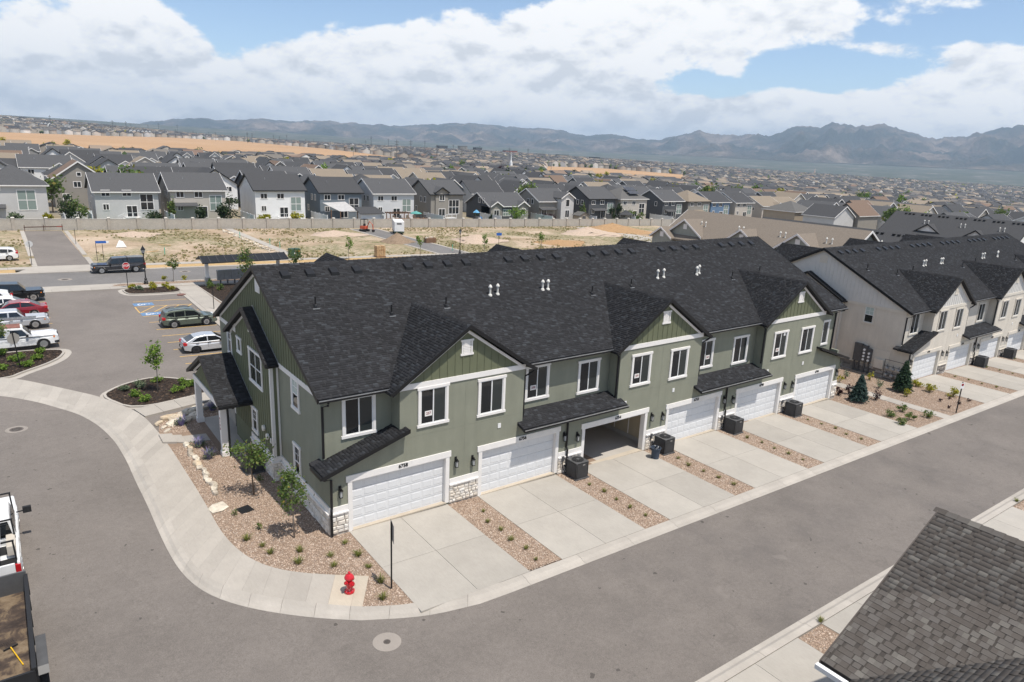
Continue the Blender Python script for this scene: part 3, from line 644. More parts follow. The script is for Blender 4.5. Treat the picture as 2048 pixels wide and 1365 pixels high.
    for k, c in enumerate(cs):
        for s in (-1, 1):
            slab4([(c, GY, GAZ), (c+s*GHW, GY, GEZ), (c+s*GHW, YE+.05, GEZ), (c, yb+.1, GAZ)], .15).build('gable_roof', ROOFU, root)
            gl = math.hypot(GHW, GAZ-GEZ); u = (0, 1, 0); v = (-s*GHW/gl, 0, (GAZ-GEZ)/gl)
            lists.append(shingle_tabs((c+s*GHW, GY, GEZ), u, v, yb-GY+.1, gl, lambda q: q[:, 2] > ZE+MS*(q[:, 1]-YE)-.03, seed=5+k))
            # rake fascia, soffit line and frieze
            MB().prism([(c, GY, GAZ+.02), (c+s*(GHW+.02), GY, GEZ+.01), (c+s*(GHW+.02), GY, GEZ-.20), (c, GY, GAZ-.19)], (0, -.03, 0)).build('rake_fascia', BLACK, root)
            MB().prism([(c, -.035, GAZ-.26), (c+s*WHW, -.035, GAZ-.26-GS*WHW), (c+s*WHW, -.035, GAZ-.42-GS*WHW), (c, -.035, GAZ-.42)], (0, .034, 0)).build('rake_frieze', TR, root)
            MB().box(c+s*GHW, c+s*(GHW+.12), GY-.02, YE-.02, GEZ-.14, GEZ-.01).build('gutter', BLKM, root)
        g = MB().prism([(c-WHW, 0, 6.242), (c+WHW, 0, 6.242), (c, 0, GAZ-.17)], (0, .15, 0)).build('gable_siding', SD, root)
        n = 17
        for q in range(1, n):
            x = c-WHW+2*WHW*q/n; h = GAZ-.44-GS*abs(x-c)
            if h > 6.5: MB().box(x-.02, x+.02, -.022, 0, 6.46, h).build('batten', SD, g)
        MB().box(c-WHW-.02, c+WHW+.02, -.045, -.001, 6.19, 6.45).build('frieze_board', TR, root)
        v = MB().box(c-.36, c+.36, -.05, -.002, 7.40, 7.50).box(c-.30, c-.22, -.045, -.002, 7.5, 8.08).box(c+.22, c+.30, -.045, -.002, 7.5, 8.08).box(c-.36, c+.36, -.05, -.002, 8.08, 8.17).box(c-.22, c+.22, -.02, -.002, 7.5, 8.08).build('gable_vent', TR, root)
        for q in range(7): MB().box(c-.21, c+.21, -.035, -.018, 7.53+q*.078, 7.565+q*.078).build('louvre', TR, v)
        # rear cross gable showing over the ridge
        bc = c+.3
        for s in (-1, 1): slab4([(bc, 18.0, 9.72), (bc+s*4.2, 18.0, 6.92), (bc+s*4.2, 16, 6.92), (bc, 10.6, 9.72)], .15).build('rear_gable_roof', ROOFU, root); 
        for s in (-1, 1):
            gl = math.hypot(4.2, 2.8); lists.append(shingle_tabs((bc+s*4.2, 10.6, 6.92), (0, 1, 0), (-s*4.2/gl, 0, 2.8/gl), 7.4, gl, lambda q: q[:, 2] > ZE+MS*(2*YR-q[:, 1]-YE)-.03, seed=9))
        MB().prism([(bc-4, 17.5, 6), (bc+4, 17.5, 6), (bc, 17.5, 9.5)], (0, .2, 0)).build('rear_gable_wall', SD, root)
    # shed roofs over the garages
    for side in (0, 1):
        X = (lambda x: x) if side == 0 else (lambda x: L_-x); dz = 0 if side == 0 else -.62
        p = [(X(-.45), -.42, 3.13+dz), (X(3.66), -.42, 4.44+dz), (X(3.66), -.002, 4.44+dz), (X(3.34), -.001, 4.338+dz), (X(3.34), REC-.001, 4.338+dz), (X(-.45), REC+.4 if side == 0 else REC-.001, 3.13+dz)]
        slab4(p, .14).build('shed_roof', ROOFU, root)
        if side == 0:
            l = math.hypot(4.11, 1.31); lists.append(shingle_tabs((-.45, -.42, 3.135), (0, 1, 0), (4.11/l, 0, 1.31/l), REC+.42, l, lambda q: (q[:, 1] < 0) | (q[:, 0] < 3.36), seed=31))
        MB().prism([(X(-.47), -.42, 3.14+dz), (X(3.68), -.42, 4.46+dz), (X(3.68), -.42, 4.27+dz), (X(-.47), -.42, 2.94+dz)], (0, -.03, 0)).build('rake_fascia', BLACK, root)
        MB().box(X(-.46), X(-.57), -.45, REC, 2.98+dz, 3.10+dz).build('gutter', BLKM, root)
    for k, (xa, xb, dz) in enumerate(((10.05, 17.42, 0), (23.82, 31.19, -.32))):
        slab4([(xa, -.56, 3.17+dz), (xb, -.56, 3.17+dz), (xb, REC-.001, 3.62+dz), (xa, REC-.001, 3.62+dz)], .15).build('shed_roof', ROOFU, root)
        l = math.hypot(REC+.56, .45); lists.append(shingle_tabs((xa, -.58, 3.165+dz), (1, 0, 0), (0, (REC+.56)/l, .45/l), xb-xa, l, lambda q: np.ones(len(q), bool), seed=40+k))
        MB().box(xa, xb, -.70, -.57, 3.0+dz, 3.14+dz).build('gutter', BLKM, root); MB().box(xa-.01, xb+.01, -.715, -.70, 3.10+dz, 3.15+dz).build('gutter_lip', GALV, root)
    shingles('shingles', lists, SHIN, root)
    cap = MB()                                                     # ridge caps
    x = -OV
    while x < L_+OV-.1: cap.loft([(x, YR-.15, ZR-.055), (x, YR, ZR+.035), (x, YR+.15, ZR-.055)], [(x+.30, YR-.15, ZR-.065), (x+.30, YR, ZR+.012), (x+.30, YR+.15, ZR-.065)], caps=True); x += .27
    for c in cs:
        y = GY
        while y < yb: cap.loft([(c-.14, y, GAZ-.07), (c, y, GAZ+.035), (c+.14, y, GAZ-.07)], [(c-.14, y+.3, GAZ-.08), (c, y+.3, GAZ+.012), (c+.14, y+.3, GAZ-.08)]); y += .27
    cap.build('ridge_caps', SHIN, root, kind='stuff')
    # eave gutters and fascia
    for a, b in [(-OV, cs[0]-GHW+.1), (cs[0]+GHW-.1, cs[1]-GHW+.1), (cs[1]+GHW-.1, cs[2]-GHW+.1), (cs[2]+GHW-.1, L_+OV)]:
        MB().box(a, b, YE-.14, YE-.03, ZE-.17, ZE-.045).build('gutter', BLKM, root); MB().box(a, b, YE-.152, YE-.14, ZE-.075, ZE-.03).build('gutter_lip', GALV, root)
    for ya, yb2 in ((YE, YR), (2*YR-YE, YR)):
        for x0, s in ((-OV, -1), (L_+OV, 1)):
            MB().prism([(x0, ya, ZE+.03), (x0, yb2, ZR+.03), (x0, yb2, ZR-.21), (x0, ya, ZE-.21)], (s*.03, 0, 0)).build('rake_fascia', BLACK, root)
            if s < 0: MB().prism([(-.06, ya+(.62 if ya < 5 else -.62), ZE-.20+MS*.62), (-.06, yb2, ZR-.20), (-.06, yb2, ZR-.36), (-.06, ya+(.62 if ya < 5 else -.62), ZE-.36+MS*.62)], (.028, 0, 0)).build('rake_frieze', TR, root)
    def pipe_down(path, r=.056): MB().tube(path, r, 8).build('downspout', BLKM, root)
    pipe_down([(.12, YE-.1, ZE-.2), (.12, YE-.06, ZE-.32), (.05, REC-.07, ZE-.55), (.05, REC-.07, 3.42)]); 
    pipe_down([(-.40, -.25, 2.98), (-.30, -.2, 2.85), (.04, -.07, 2.72), (.04, -.07, 1.40), (-.0, -.13, 1.28), (-.0, -.13, .05)])
    for k, (xd, z0) in enumerate(((13.45, 3.0), (27.22, 2.68))):
        zz = ZU[1+2*k]; pipe_down([(xd+.45, -.62, z0), (xd+.30, -.5, z0-.06), (xd, -.07, z0-.16), (xd, -.07, 1.4+zz), (xd+.02, -.14, 1.25+zz), (xd+.02, -.14, .05+zz)])
    for c in cs[:2]:
        pipe_down([(c+GHW+.05, -.2, GEZ-.15), (c+GHW-.1, -.1, GEZ-.3), (c+WHW+.06, .05, GEZ-.5), (c+WHW+.06, .05, 3.6)])
    for c in cs[1:]: pipe_down([(c-GHW+.1, YE-.1, GEZ-.12), (c-WHW-.06, .1, GEZ-.4), (c-WHW-.06, .1, 3.45)])
    pipe_down([(L_-.1, YE-.1, ZE-.2), (L_-.25, REC-.07, ZE-.5), (L_-.25, REC-.07, 3.0)])
    # garages
    for k in range(6):
        a, b, h = ops[k]; z0 = ZU[k]
        t = MB().box(a-.16, a-.001, -.04, .0-.001, z0-.02, h+.002).box(b+.001, b+.16, -.04, -.001, z0-.02, h+.002).box(a-.24, b+.24, -.055, -.001, h+.003, h+.30).build('garage_trim', TR, root)
        MB().box(a+.001, a+.05, -.038, .30, z0, h-.001).build('door_jamb', TR, t); MB().box(b-.05, b-.001, -.038, .30, z0, h-.001).build('door_jamb', TR, t); MB().box(a+.051, b-.051, -.037, .30, h-.04, h-.001).build('door_jamb', TR, t)
        MB().box(a, b, -.05, .30, z0-.06, z0+.012).build('door_sill', CONCY, t)
        if k == opened:
            gi = MB().box(a-.7, a-.6, .3, 6.6, z0, 2.75+z0).box(b+.6, b+.7, .3, 6.6, z0, 2.75+z0).box(a-.599, b+.599, 6.5, 6.6, z0, 2.75+z0).box(a-.599, b+.599, .3, 6.499, 2.76+z0, 2.85+z0).build('garage_interior', DRY, root)
            MB().box(a-.599, b+.599, .301, 6.499, z0-.1, z0).build('garage_floor', CONCG, gi); MB().box(b+.57, b+.599, .35, 6.4, z0+.001, z0+.28).build('stem_wall', CONCG, gi)
            for q in range(5): MB().box(b+.594, b+.599, 1.2*q+.6, 1.2*q+.68, z0+.3, z0+2.7).build('drywall_seam', WHITE, gi)
            for xq in (a-.59, b+.40): MB().box(xq, xq+.19, .202, .299, z0, 2.75+z0).build('wall_end', DRY, gi)
            MB().box(a-.39, b+.39, .202, .299, h+.04, 2.75+z0).build('door_header', DRY, gi)
        else:
            d = MB().box(a+.05, b-.05, .17, .21, z0+.012, h-.04).build('garage_door', DOORW, root)
            if panels:
                nx, nz = 8, 5; pw = (b-a-.1)/nx; ph = (h-.04-z0-.012)/nz
                for j in range(nz):
                    MB().box(a+.05, b-.05, .164, .1695, z0+.012+j*ph-.004, z0+.012+j*ph+.004).build('section_joint', plain_dark, d) if j else None
                    for i in range(nx):
                        x0, zz = a+.05+i*pw, z0+.012+j*ph
                        q0 = [(x0+.055, .1695, zz+.07), (x0+pw-.055, .1695, zz+.07), (x0+pw-.055, .1695, zz+ph-.07), (x0+.055, .1695, zz+ph-.07)]
                        q1 = [(x0+.080, .159, zz+.095), (x0+pw-.080, .159, zz+.095), (x0+pw-.080, .159, zz+ph-.095), (x0+.080, .159, zz+ph-.095)]
                        MB().loft(q0, q1).build('panel', DOORW, d)
        sconce(root, a-.52, 2.02+z0) if k in (0, 1, 3, 5) or True else None
        sconce(root, b+.52, 2.02+z0)
        me = text_mesh('house_number', numbers[k], .24, INK); n = link('house_number', me, root, ((a+b)/2+.1, -.066, h+.155)); n.rotation_euler = (math.pi/2, 0, 0)
    # stone wainscots between the doors
    prs = [(0.0, GX[0]-.17)]+[(GX[k]+GW+.17, GX[k+1]-.17) for k in range(5)]+[(GX[5]+GW+.17, L_)]
    for k, (a, b) in enumerate(prs):
        z0 = ZU[min(k, 5)] if k != 0 else 0; z0 = min(z0, ZU[max(0, min(k, 5)-1)]) if 0 < k < 6 else z0
        w = MB().box(a, b, -.03, -.001, z0-.5, z0+1.02).build('stone_wainscot', pal['mortar'], root)
        MB().box(a-.0, b+.0, -.13, -.001, z0+1.021, z0+1.09).build('sill_cap', TR, w); MB().box(a, b, -.05, -.001, z0+1.091, z0+1.36).build('wainscot_board', TR, w)
        MB().box(a, b, -.035, -.0305, z0-.5, z0+.0).build('foundation', CONCG, w)
        if detail: stone_field(w, pal['stone'], (a, -.03, z0+.10), (1, 0), b-a, .91, seed=k+3)
        else: stone_field(w, pal['stone'], (a, -.03, z0+.10), (1, 0), b-a, .91, seed=k+3, rows=(.12, .2), cols=(.35, .8))
    # windows
    def wn(xc, zt, k, **kw): window(root, xc-.80, xc+.80, zt-1.96+ZU[k]*.95, zt+ZU[k]*.95, -.001 if kw.pop('flush', True) else REC-.001, TR, **kw)
    for u in range(6):
        q, base_ = u % 2, PW*(u//2)
        if q == 0: wn(1.75+base_, 6.08, u, flush=False); wn(5.08+base_, 6.20, u)
        else: wn(8.36+base_, 6.22, u); wn(11.85+base_, 6.12, u, flush=False)
        if tags and u in tags:
            xc, s, fl = tags[u]; px = xc; y = (-.016 if fl else REC-.016); zt = 4.25+.62+ZU[u]*.95
            pl = MB().box(px-.19, px+.19, y-.004, y, zt-.13, zt+.13).build('window_card', WHITE, root); me = text_mesh('card_number', s, .17, plain_red, .002); n = link('card_number', me, pl, (px, y-.007, zt)); n.rotation_euler = (math.pi/2, 0, 0)
    for xx, zz in ((8.9, 3.42), (16.9+.9, 2.98), (21.9, 3.08), (31.6, 2.8), (33.0, 5.3), (35.9, 2.75)): MB().box(xx-.09, xx+.09, -.03, -.001, zz-.12, zz+.12).build('vent_cover', VINYL, root)
    for k_ in range(3): MB().box(cs[k_]-WHW, cs[k_]+WHW, -.0045, -.0006, 3.86-.3*k_, 3.872-.3*k_).build('control_joint', ST, root)
    for c in cs: MB().box(c-.006, c+.006, -.004, -.0005, 2.2, 6.18).build('control_joint', ST, root)
    # roof furniture
    for u in range(6):
        for q in range(4):
            x = 1.1+6.885*u+q*1.28; y = 8.05; z = mz(y)
            MB().loft([(x-.24, y-.24, mz(y-.24)), (x+.24, y-.24, mz(y-.24)), (x+.24, y+.24, mz(y+.24)), (x-.24, y+.24, mz(y+.24))], [(x-.2, y-.22, mz(y-.24)+.17), (x+.2, y-.22, mz(y-.24)+.17), (x+.2, y+.2, mz(y+.24)+.13), (x-.2, y+.2, mz(y+.24)+.13)]).build('box_vent', BLKM, root)
    for x, y in ((1.73, 5.68), (5.28, 4.65), (8.55, 4.79), (18.81, 4.53), (22.45, 4.8), (32.55, 4.52), (36.2, 4.8)):
        z = mz(y); p = MB().lathe([(.11, -.02), (.08, .10), (.045, .14), (.04, .14), (.04, .52)], 10, c=(x, y, z)).build('vent_pipe', BLKM, root, smooth=False); MB().box(x-.17, x+.17, y-.17, y-.05, z-.075, z-.04).build('flashing', GALV, p)
    for x, y in ((11.73, 5.3), (12.26, 5.33), (15.52, 5.32), (15.93, 5.32), (25.47, 5.32), (26.1, 5.35), (29.45, 5.27), (29.85, 5.4)):
        z = mz(y); MB().lathe([(.13, -.05), (.10, .05), (.058, .08), (.058, .42), (.105, .43), (.105, .49), (.055, .58), (.02, .60)], 12, c=(x, y, z)).build('flue_pipe', PVC, root, smooth=False)
    # ---------------- entrance side (-X)
    BX, ya, yb_ = -.36, 6.42, 13.42
    b = MB().prism([(BX, ya, -1), (BX, yb_, -1), (BX, yb_, 6.1), (BX, (ya+yb_)/2+.2, 8.05), (BX, ya, 6.1)], (.355, 0, 0)).build('bay_wall', SD, root)
    y = ya+.18
    yc = 10.0
    while y < yb_-.05:
        hh = 8.1-.535*abs(y-yc); MB().box(BX-.022, BX, y-.02, y+.02, 1.4, hh-.12).build('batten', SD, b); y += .35
    for yy in (ya+.07, yb_-.07): MB().box(BX-.04, BX-.001, yy-.09, yy+.09, 1.36, 6.05).build('corner_board', TR, root)
    MB().box(BX-.04, -.02, ya-.035, ya-.001, 1.36, 6.05).build('corner_board', SD, root); MB().box(-.10, -.012, ya-.06, ya-.036, 1.36, 6.1).build('corner_board', TR, root)
    MB().box(BX-.045, BX+.10, ya-.055, ya-.036, 1.36, 6.05).build('corner_board', TR, root)
    slabs = []
    for s, ye_ in ((-1, 6.16), (1, 13.84)):
        slab4([(BX-.30, 10.0, 8.37), (BX-.30, ye_, 6.30), (-.03, ye_, 6.30), (-.03, 10.0, 8.37)], .14).build('bay_roof', ROOFU, root)
        gl = math.hypot(3.84, 2.07); slabs.append(shingle_tabs((BX-.30, ye_, 6.305), (1, 0, 0), (0, -s*3.84/gl, 2.07/gl), .62, gl, lambda q: np.ones(len(q), bool), seed=60))
        MB().prism([(BX-.30, 10.0, 8.39), (BX-.30, ye_, 6.32), (BX-.30, ye_, 6.12), (BX-.30, 10.0, 8.18)], (-.03, 0, 0)).build('rake_fascia', BLACK, root)
        MB().prism([(BX-.03, 10.0, 8.18), (BX-.03, ye_-s*.4, 6.33), (BX-.03, ye_-s*.4, 6.19), (BX-.03, 10.0, 8.03)], (.028, 0, 0)).build('rake_frieze', TR, root)
        MB().prism([(-.03, 10.0, 8.44), (-.03, ye_, 6.37), (-.03, ye_, 6.31), (-.03, 10.0, 8.38)], (-.03, 0, 0)).build('step_flashing', GALV, root)
        MB().box(BX-.30, -.03, ye_+s*.01, ye_+s*.12, 6.14, 6.27).build('gutter', BLKM, root)
    hp = math.pi/2; AN = -hp
    # windows on faces looking to -X: local x runs along -Y
    def wside(y0, y1, z0, z1, xf, **kw): window(root, -y1, -y0, z0, z1, xf, TR, ang=AN, **kw)
    wside(7.75, 9.95, 4.40, 6.30, BX-.001, split='x', casing=.12, grid=False); wside(11.35, 12.15, 5.40, 6.35, BX-.001, split='', casing=.12, blind=()); wside(9.0, 9.98, 1.55, 3.0, BX-.001, split='h', grid=True)
    wside(3.42, 4.45, 4.60, 6.25, -.001, split='h', grid=True, blind=((0, 1),)); wside(3.55, 4.48, 1.02, 2.86, -.001, split='h', grid=True); wside(14.6, 15.6, 4.4, 6.2, -.001, split='h', grid=True)
    for yy, zz in ((9.62, 7.2), (12.6, 6.55)): MB().box(BX-.035, BX-.001, yy-.22, yy+.22, zz-.1, zz+.45).build('gable_vent', TR, root)
    for yy, zz in ((7.75, 2.45), (7.15, 2.2)):
        MB().lathe([(.16, 0), (.16, .10), (.10, .13)], 12, 'X', (BX-.02-.13, yy, zz)).build('dryer_vent', PVC, root)
    MB().box(BX-.05, BX-.001, 6.72, 6.88, 1.95, 2.2).build('vent_cover', VINYL, root)
    # side wainscot
    for (a, e, xf, zt) in ((.0, ya-.02, 0.0, 1.02), (ya-.02, 10.2, BX, 1.02)):
        w = MB().box(xf-.03, xf-.001, a, e, -.5, zt).build('stone_wainscot', pal['mortar'], root)
        MB().box(xf-.14, xf-.001, a-.0, e, zt+.001, zt+.07).build('sill_cap', TR, w); MB().box(xf-.055, xf-.001, a+.001, e, zt+.071, zt+.34).build('wainscot_board', TR, w)
        stone_field(w, pal['stone'], (xf-.03, e, .02), (0, -1), e-a, 1.0, seed=int(a*7)+5, rows=(.14, .26) if detail else (.15, .3), cols=(.18, .5) if detail else (.5, 1.0))
    w = MB().box(BX-.03, -.03, ya-.06, ya-.036, -.5, 1.02).build('stone_wainscot', pal['mortar'], root); stone_field(w, pal['stone'], (BX-.06, ya-.06, .02), (1, 0), .36, 1.0, seed=77); MB().box(BX-.16, -.02, ya-.17, ya-.062, 1.021, 1.09).build('sill_cap', TR, w); MB().box(BX-.08, -.02, ya-.09, ya-.062, 1.091, 1.36).build('wainscot_board', TR, w)
    # porch
    PR, PZ, PX = 13.5, 5.02, -2.1
    for s, ye_ in ((-1, 9.85), (1, 17.15)):
        xb = BX-.005 if s < 0 else -.005
        slab4([(PX, PR, PZ), (PX, ye_, 3.25), (xb, ye_, 3.25), (xb, PR, PZ)], .16).build('porch_roof', ROOFU, root)
        gl = math.hypot(3.65, 1.77); slabs.append(shingle_tabs((PX, ye_, 3.255), (1, 0, 0), (0, -s*3.65/gl, 1.77/gl), xb-PX, gl, lambda q: np.ones(len(q), bool), seed=70))
        MB().prism([(PX, PR, PZ+.02), (PX, ye_, 3.27), (PX, ye_, 3.05), (PX, PR, PZ-.2)], (-.03, 0, 0)).build('rake_fascia', BLACK, root)
        MB().box(PX-.03, xb, ye_+s*.01, ye_+s*.12, 3.06, 3.20).build('gutter', BLKM, root)
        MB().prism([(PX+.25, PR, PZ-.19), (PX+.25, ye_-s*.55, 3.32), (PX+.25, ye_-s*.55, 3.18), (PX+.25, PR, PZ-.33)], (.03, 0, 0)).build('rake_frieze', TR, root)
        if s < 0: MB().prism([(xb-.002, PR, PZ+.06), (xb-.002, ye_, 3.31), (xb-.002, ye_, 3.26), (xb-.002, PR, PZ+.01)], (-.02, 0, 0)).build('step_flashing', GALV, root)
    pg = MB().prism([(PX+.28, 10.5, 3.05), (PX+.28, 16.5, 3.05), (PX+.28, PR, 4.75)], (.1, 0, 0)).build('porch_gable', SD, root)
    for q in range(1, 17):
        yy = 10.5+q*.353; h = 4.7-.567*abs(yy-PR)
        if h > 3.2: MB().box(PX+.258, PX+.279, yy-.018, yy+.018, 3.07, h-.05).build('batten', SD, pg)
    MB().box(PX+.22, PX+.42, 10.45, 16.75, 2.72, 3.05).build('porch_beam', TR, root)
    for yy in (10.3+.5, 16.5):
        c_ = MB().box(PX+.24, PX+.56, yy-.16, yy+.16, .02, 2.72).build('porch_column', TR, root); MB().box(PX+.20, PX+.60, yy-.20, yy+.20, .0, .30).build('column_base', TR, c_)
    pipe_down([(PX+.7, 9.75, 3.05), (PX+.62, 10.4, 2.9), (PX+.62, 10.62, 2.7), (PX+.62, 10.62, .05)])
    MB().box(-.03, -.001, 13.45, 17.0, .0, 2.6).build('entry_wall', pal['mortar'], root)
    d = MB().box(-.09, -.031, 13.7, 14.7, .02, 2.15).build('front_door', BLACK, root); MB().lathe([(.03, 0), (.045, .03), (.02, .06)], 8, 'X', (-.15, 13.82, 1.05)).build('door_knob', GALV, d)
    MB().box(PX+.15, -.002, 10.4, 17.0, -.14, .012).build('porch_floor', CONCG, root)
    if detail:
        me = text_mesh('unit_number', '\n'.join('6758'), .2, INK); me.materials.clear(); me.materials.append(plain_red); n = link('unit_number', me, root, (PX+.235, 10.8, 1.9)); n.rotation_euler = (math.pi/2, 0, -math.pi/2)
    shingles('entrance_shingles', slabs, SHIN, root)
    return root
plain_dark = plain('joint_grey', (.30, .31, .32), .7, 0); plain_red = plain('card_red', (.22, .03, .03), .7, 0)  # plain_dark: grey of the garage door section joints
TH1 = townhouse((0, 0, 0), PAL1, ['6758', '6756', '6754', '6752', '6748', '6746'], {0: (4.83, '257', True), 1: (11.6, '258', False), 2: (18.55, '259', True), 3: (25.9, '260', False), 4: (32.4, '261', True)},
                'long green stucco townhouse row with charcoal shingle roof, gables and white garage doors')
TH2 = townhouse((DX, -.73, -1.28), PAL2, ['6736', '6734', '6732', '6730', '6728', '6726'], None, 'long cream stucco townhouse row with white board gables and dark stone bases', detail=False, panels=True, opened=-1)
# ------------------------------------------------------------------ block wall, houses, hills
from mathutils import noise as mn
WALLC = dict(lightgrey=(.50, .49, .475), white=(.72, .715, .70), taupe=(.27, .25, .22), bluegrey=(.175, .205, .23), darkgrey=(.085, .088, .092), beige=(.47, .43, .38), sage=(.30, .31, .27), palegrey=(.60, .60, .60), blue=(.13, .20, .30), tan=(.36, .30, .23))
ROOFC = dict(charcoal=(.058, .058, .060), slate=(.080, .080, .082), tan=(.225, .185, .14), brown=(.165, .115, .085), grey=(.115, .111, .105))
WM = {k: plain('house_'+k, v, .8, .05, .6) for k, v in WALLC.items()}
def roof_mat(name, c):
    m = MT(name); m.set(Roughness=.92); col = m.ramp(m.noise(5, 5, .75, stretch=(1, 1, 2.5)), [(.25, sc(c, .72)), (.5, c), (.8, sc(c, 1.35))]); m.base(col).bump(m.noise(7, 3), .3, .03); return m.m
RM = {k: roof_mat('roof_'+k, v) for k, v in ROOFC.items()}
LAWN = plain('lawn', (.060, .105, .026), .95, .3, 1.5, .5, 20, fine=.4); FENCE = plain('white_fence_vinyl', (.66, .67, .665), .5, .05); BLOCK = plain('block_wall', (.42, .385, .335), .95, .1, 1.2, .8, 9, fine=.25); PIER = plain('block_pier', (.40, .36, .31), .95, .1, 2, .5, 12); CAPC = plain('wall_cap', (.55, .52, .47), .9, .08)
BLIND = glassy('pale_blind', (.22, .27, .245), .25, .5); DGL = glassy('house_glass', (.022, .025, .028), .08, .6); SOLAR = glassy('solar_panel', (.012, .016, .03), .12, .6); DECK = plain('deck_wood', (.20, .115, .07), .8, .2)
def win_mesh(w, h, kind):
    mb = MB(); t = .13; mb.mat(0).box(-w/2-t, w/2+t, -.07, 0, -h/2-t, -h/2).box(-w/2-t, w/2+t, -.07, 0, h/2, h/2+t).box(-w/2-t, -w/2, -.07, 0, -h/2, h/2).box(w/2, w/2+t, -.07, 0, -h/2, h/2)
    nx, nz = {'s': (2, 1), 'b': (2, 2), 't': (3, 2), 'd': (2, 1), 'o': (1, 1)}[kind]
    for i in range(1, nx): x = -w/2+w*i/nx; mb.box(x-.05, x+.05, -.06, 0, -h/2, h/2)
    for j in range(1, nz): z = -h/2+h*j/nz; mb.box(-w/2, w/2, -.055, 0, z-.06, z+.06)
    mb.mat(1).box(-w/2, w/2, -.03, -.002, -h/2, h/2); return mb
WME = {}
def hwin(par, x, z, w, h, kind='s', y=0.0, ang=0, glass=None, trim=None):
    key = (w, h, kind, (glass or DGL).name, (trim or WHITE).name)
    if key not in WME: WME[key] = win_mesh(w, h, kind).mesh('window', [trim or WHITE, glass or DGL])
    o = link('window', WME[key], par); o.rotation_euler = (0, 0, ang); o.location = (x, y, z); return o
def house(name, w, d, h, kind, wall, roof, trim='white', rise=3.1, wins=(), side=(), gables=(), lower=None, **tagk):
    """origin at the middle of the near face; near face looks to -Y"""
    root = empty(name, (0, 0, 0), **tagk); W_, R_, T_ = WM[wall], RM[roof], (WHITE if trim == 'white' else BLACK); ov = .45; t = .16; fd = -1.6
    x0, x1 = -w/2, w/2
    if kind == 'x':
        MB().prism([(x0, 0, fd), (x0, d, fd), (x0, d, h), (x0, d/2, h+rise-.12), (x0, 0, h)], (w, 0, 0)).build('wall', W_, root); k = rise/(d/2); r = MB(); f = MB()
        for s, ye in ((1, -ov), (-1, d+ov)):
            p = [(x0-ov, ye, h-k*ov+t), (x1+ov, ye, h-k*ov+t), (x1+ov, d/2, h+rise+t), (x0-ov, d/2, h+rise+t)]; r.loft([(a, b, c-t) for a, b, c in p], p)
            f.box(x0-ov-.02, x1+ov+.02, ye-(.09 if s > 0 else 0), ye+(0 if s > 0 else .09), h-k*ov-.08, h-k*ov+t-.03)
            for xx in (x0-ov-.05, x1+ov+.001): f.prism([(xx, ye, h-k*ov+t+.02), (xx, d/2, h+rise+t+.02), (xx, d/2, h+rise-.12), (xx, ye, h-k*ov-.12)], (.05, 0, 0))
        r.build('roof', R_, root); f.build('fascia', T_, root)
    elif kind == 'y':
        MB().prism([(x0, 0, fd), (x1, 0, fd), (x1, 0, h), (0, 0, h+rise-.12), (x0, 0, h)], (0, d, 0)).build('wall', W_, root); k = rise/(w/2); r = MB(); f = MB()
        for s in (-1, 1):
            xe = s*(w/2+ov); p = [(xe, -ov, h-k*ov+t), (xe, d+ov, h-k*ov+t), (0, d+ov, h+rise+t), (0, -ov, h+rise+t)]; r.loft([(a, b, c-t) for a, b, c in p], p)
            f.prism([(xe, -ov-.05, h-k*ov+t+.02), (0, -ov-.05, h+rise+t+.02), (0, -ov-.05, h+rise-.14), (xe, -ov-.05, h-k*ov-.14)], (0, .05, 0))
            f.box(xe, xe+s*.09, -ov, d+ov, h-k*ov-.06, h-k*ov+t-.03)
        r.build('roof', R_, root); f.build('fascia', T_, root)
    else:
        MB().box(x0, x1, 0, d, fd, h).build('wall', W_, root); q = min(w, d)/2+ov; a = [(x0-ov, -ov, h), (x1+ov, -ov, h), (x1+ov, d+ov, h), (x0-ov, d+ov, h)]
        if w >= d: b = [(x0-ov+q, d/2, h+rise), (x1+ov-q, d/2, h+rise)]; fs = [(0, 1, 5, 4), (1, 2, 5), (2, 3, 4, 5), (3, 0, 4), (3, 2, 1, 0)]
        else: b = [(0, -ov+q, h+rise), (0, d+ov-q, h+rise)]; fs = [(0, 1, 4), (1, 2, 5, 4), (2, 3, 5), (3, 0, 4, 5), (3, 2, 1, 0)]
        MB().add(a+b, fs).build('roof', R_, root); MB().box(x0-ov-.05, x1+ov+.05, -ov-.05, d+ov+.05, h-.2, h-.01).build('fascia', T_, root)
    for gi, (gx, gw, gh, proj, gwall) in enumerate(gables):
        kk = .62; gr = gw/2*kk; GWm = WM[gwall] if gwall else W_
        MB().prism([(gx-gw/2, -proj, fd), (gx+gw/2, -proj, fd), (gx+gw/2, -proj, gh), (gx, -proj, gh+gr-.1), (gx-gw/2, -proj, gh)], (0, proj+d*.35, 0)).build('gable_wall', GWm, root); r = MB(); f = MB()
        for s in (-1, 1):
            xe = gx+s*(gw/2+.35); ze = gh-kk*.35; p = [(xe, -proj-.4, ze+t), (xe, d*.36, ze+t), (gx, d*.36, gh+gr+t), (gx, -proj-.4, gh+gr+t)]; r.loft([(a, b, c-t) for a, b, c in p], p)
            f.prism([(xe, -proj-.45, ze+t+.02), (gx, -proj-.45, gh+gr+t+.02), (gx, -proj-.45, gh+gr-.12), (xe, -proj-.45, ze-.12)], (0, .05, 0))
        r.build('gable_roof', R_, root); f.build('gable_fascia', T_, root)
    if lower: lx, lw, lh = lower; slab4([(lx-lw/2, -1.6, lh-.5), (lx+lw/2, -1.6, lh-.5), (lx+lw/2, -.01, lh), (lx-lw/2, -.01, lh)], .15).build('porch_roof', R_, root)
